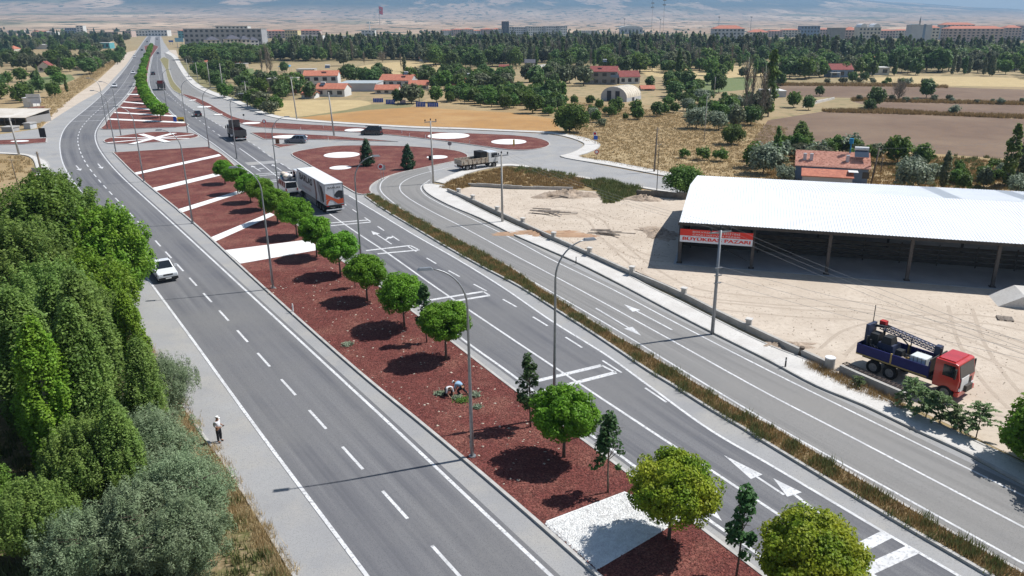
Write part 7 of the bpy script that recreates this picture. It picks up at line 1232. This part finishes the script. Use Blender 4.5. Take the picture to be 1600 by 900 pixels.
blk(203, 232, 48, 56.5, WC['white'], FL, 'white hall at the far end of the highway, left', 2, 6); blk(232, 262, 47, 56.5, WC['white'], FL, 'white hall at the far end of the highway, right', 2, 6); blk(279, 304, 46, 60, WC['teal'], HT, 'teal block with red roof at the far end of the slip road', 3, 5); blk(186, 206, 48.5, 58, WC['pink'], FL, 'pinkish block left of the far white hall', 2, 4); blk(160, 186, 50, 60, WC['raw'], FL, 'tan block left of the highway far away', 2, 5)
blk(121, 132, 40, 56, WC['white'], FL, 'tall white silo building on the far left', 5, 2, dep=10); blk(103, 121, 43.5, 56, WC['blue'], FL, 'blue glass block beside the tall white one', 3, 5); blk(72, 85, 50, 60, WC['white'], FL, 'white cube building on the far left', 3, 3); blk(52, 72, 48, 57, WC['lgrey'], ('gable', TILE), 'grey hall with red roof on the far left', 2, 4); blk(12, 32, 48, 54, WC['white'], FL, 'low white hall at the far left', 1, 4)
e = blk(565, 586, 47.5, 56, WC['white'], FL, 'white mosque building in the far town', 2, 4, dep=12, name='mosque'); m = MB().tube([(2, 0, 0), (2, 0, 22)], [.9, .8], 10).tube([(2, 0, 22), (2, 0, 27)], [.9, .05], 10); m.build('minaret', WHITE, e)
for i, (a, b, t, w, rf) in enumerate([(689, 706, 44, 'white', HT), (706, 722, 42.5, 'pink', HT), (722, 738, 42, 'cream', HT), (738, 752, 44.5, 'white', HT), (752, 768, 42, 'pink', HT), (768, 783, 42, 'white', HT), (786, 793, 33.5, 'dark', FL), (793, 801, 40, 'white', FL), (801, 822, 40.5, 'lgrey', FL), (822, 850, 39.5, 'white', FL), (850, 872, 39, 'lgrey', FL), (872, 884, 38.5, 'white', FL), (905, 935, 46, 'white', FL)]):
    blk(a, b, t+(0 if w == 'dark' else 2), 56, WC[w], rf, rot=.42, label=f'{["white and red roofed", "pink red roofed", "cream red roofed", "narrow white red roofed", "second pink red roofed", "white red roofed right end", "dark slim tower", "narrow white", "light grey flat", "long white flat", "second light grey flat", "bright white end", "low white single"][i]} block in the row of the far town centre', rows=4, cols=max(2, int((b-a)/3)))
e = blk(969, 1004, 44, 53, WC['lgrey'], FL, 'sports hall with rounded white roof beyond the wood', 1, 6, dep=25); hw_ = (G(1004, 53)[0]-G(969, 53)[0])/2; MB().sideprism([(hw_*math.cos(t), hgt(986, 53, 44)+5*math.sin(t)) for t in np.linspace(0, PI, 12)], -12, 12).build('vault', WROOF, e)
blk(1114, 1162, 39.5, 66, WC['lgrey'], HT, 'pale blue white block with wide red roof beyond the wood', 4, 8, .2, 18, side_cols=4); blk(1170, 1200, 46, 63, WC['cream'], HT, 'cream block with faded red roof beyond the wood', 3, 6, .25)
blk(1200, 1222, 47, 58, WC['pink'], HT, 'pink block left of the blue topped one on the right', 3, 5); blk(1222, 1250, 45, 58, WC['cream'], HT, 'cream row of houses on the right side town', 3, 6); blk(1250, 1280, 40.5, 58, WC['blue'], FL, 'dark blue topped office on the right side', 3, 6); blk(1280, 1297, 44, 58, WC['pink'], HT, 'pink block left of the grey tower', 3, 4); blk(1297, 1319, 43.5, 66, WC['stone'], FL, 'plain grey tower block without windows', 0, 0); blk(1319, 1339, 42, 64, WC['pink'], HT, 'pink tower with red roof beside the grey one', 4, 4, .22)
e = blk(1340, 1374, 43, 66, WC['cream'], FL, 'block with white rounded roof shells', 4, 6); hw_ = (G(1374, 66)[0]-G(1340, 66)[0])/2; z_ = hgt(1357, 66, 43); [MB().sideprism([(o_+hw_*.32*math.cos(t), z_+4.6*math.sin(t)) for t in np.linspace(0, PI, 10)], -8, 8).build('roof_shell', WHITE, e) for o_ in (-hw_*.6, hw_*.6)]
blk(1375, 1398, 46, 60, WC['pink'], HT, 'first red roofed block left of the pale tower', 3, 5); blk(1398, 1421, 45.5, 60, WC['cream'], HT, 'second red roofed block left of the pale tower', 3, 5)
e = blk(1421, 1452, 39, 69, WC['lgrey'], FL, 'pale windowless gable tower with a dark vertical band', 0, 0, dep=14); hw_ = (G(1452, 69)[0]-G(1421, 69)[0])/2; MB().box(hw_*.15, hw_*.4, -7.06, -6.9, 0, 21.5).build('dark_band', WC['blue'], e)
blk(1453, 1465, 40, 68, WC['cream'], HT, 'narrow cream block right of the pale tower', 5, 2, .12, side_cols=2)
blk(1477, 1566, 40.5, 67, WC['pink'], HT, 'long four storey apartment block with red roof at right', 5, 12, .16, 16, side_cols=3, rot=.06); blk(1470, 1520, 35.2, 62, WC['lgrey'], HT, 'taller block with red roof behind the long one', 6, 8, .13); blk(1568, 1594, 39.5, 63, WC['pink'], HT, 'red roofed block right of the long apartment block', 5, 5, .16); blk(1594, 1622, 40, 63, WC['grey'], FL, 'grey block at the right picture edge', 5, 5)
e = empty('minaret', (*G(1434, 58), 0), 0, 'slim dark minaret behind the pale tower', 'minaret'); z1 = hgt(1434, 58, 25); MB().tube([(0, 0, 0), (0, 0, z1*.8)], 1.1, 10).build('shaft', WC['stone'], e); MB().tube([(0, 0, z1*.72), (0, 0, z1*.75)], 1.8, 10).build('balcony', WC['stone'], e); MB().tube([(0, 0, z1*.8), (0, 0, z1)], [1.0, .05], 10).build('spire', DKROOF, e)
def mast(px, yb, yt, w, label):
    x, y = G(px, yb); h = hgt(px, yb, yt); e = empty('lattice_mast', (x, y, 0), .4, label, 'mast', 'lattice masts'); truss((0, 0, 0), (0, 0, h), w, 'lattice', M('mast_steel', (.20, .19, .19), rough=.6), e, 22, .16, .09)
    for k in (.72, .82, .93): MB().box(-w*.9, w*.9, -w*.9, w*.9, h*k, h*k+1.6).build('antenna', M('antenna_grey', (.3, .3, .31)), e)
mast(1017.5, 58, -6, 2.0, 'tall lattice radio mast left one of the pair beyond the wood'); mast(1035.5, 60, -12, 2.0, 'tall lattice radio mast right one of the pair beyond the wood')
for px, yt in ((975, 29), (1031, 30), (1122, 26), (1172, 26)):
    x, y = G(px, 52); h = hgt(px, 52, yt); e = empty('floodlight_mast', (x, y, 0), 0, {975: 'thin mast left of the sports hall', 1031: 'thin mast between the radio masts', 1122: 'floodlight mast left above the blue white block', 1172: 'floodlight mast right of the blue white block'}[px], 'mast', 'thin far masts'); MB().tube([(0, 0, 0), (0, 0, h)], [.6, .35], 6).build('pole', STEEL, e); MB().box(-2, 2, -.3, .3, h-1.5, h).build('lamp_frame', DARKM, e)
x, y = G(594, 46); z0 = hgt(594, 46, 9); e = empty('flag_pole', (x, y, 0), 0, 'tall flag pole with a huge red flag on the far plain', 'flag'); MB().tube([(0, 0, 0), (0, 0, z0)], [.9, .5], 8).build('pole', STEEL, e)
FR = M('flag_red', (.62, .02, .04), rough=.7); V = []; n_ = 8; fw, fh = 13.0, 24.0
for k in range(n_+1): t = k/n_; V += [(.4+fw*t, 1.6*math.sin(t*5), z0-1-fw*.35*t), (.4+fw*t*.9, 1.6*math.sin(t*5+.6), z0-1-fh-fw*.25*t)]
fo = MB().add(V, [(2*k, 2*k+1, 2*k+3, 2*k+2) for k in range(n_)]).build('flag', FR, e); cxs = [(4.6+2.6*math.cos(t), -1.9, z0-13+2.6*math.sin(t)) for t in np.linspace(.6, 2*PI-.6, 14)]+[(5.3+2.1*math.cos(t), -1.9, z0-13+2.1*math.sin(t)) for t in np.linspace(2*PI-.75, .75, 14)]
MB().add(cxs, [tuple(range(28))]).build('crescent', WHITE, fo); MB().add([(8.6+(1.3 if k % 2 == 0 else .5)*math.cos(2*PI*k/10), -1.9, z0-13.3+(1.3 if k % 2 == 0 else .5)*math.sin(2*PI*k/10)) for k in range(10)], [tuple(range(10))]).build('star', WHITE, fo)
# overhead road signs far along the highway
for i, (px, yb, yt, w) in enumerate([(282, 76, 59, 8), (268, 70, 63, 5)]):
    x, y = G(px, yb); h = hgt(px, yb, yt); e = empty('gantry_sign', (x, y, 0), 0, ['pale blue gantry sign beside the far slip road', 'blue kiosk sign at the far end of the pavement'][i], 'sign'); [MB().tube([(s*w*.3, 0, 0), (s*w*.3, 0, h)], .2, 6).build('leg', STEEL, e) for s in (-1, 1)]; MB().box(-w/2, w/2, -.2, -.05, h*.62, h).build('board', M('gantry_blue', (.25, .48, .60)) if i == 0 else BLUEP, e)
# people waiting by the far verge
# ================================================================ HAZE
hz = MB().box(-17000, 17000, -600, 16500, -3, 1050).build('haze', None); hz['kind'] = 'stuff'; hz['label'] = 'thin bluish summer haze over the plain'
hm = bpy.data.materials.new('haze_air'); hm.use_nodes = True; N = hm.node_tree.nodes; N.remove(N['Principled BSDF']); pv = N.new('ShaderNodeVolumePrincipled'); pv.inputs['Color'].default_value = (.48, .72, 1, 1); pv.inputs['Density'].default_value = 1.35e-4; pv.inputs['Anisotropy'].default_value = .1
hm.node_tree.links.new(pv.outputs[0], N['Material Output'].inputs['Volume']); hz.data.materials.clear(); hz.data.materials.append(hm)
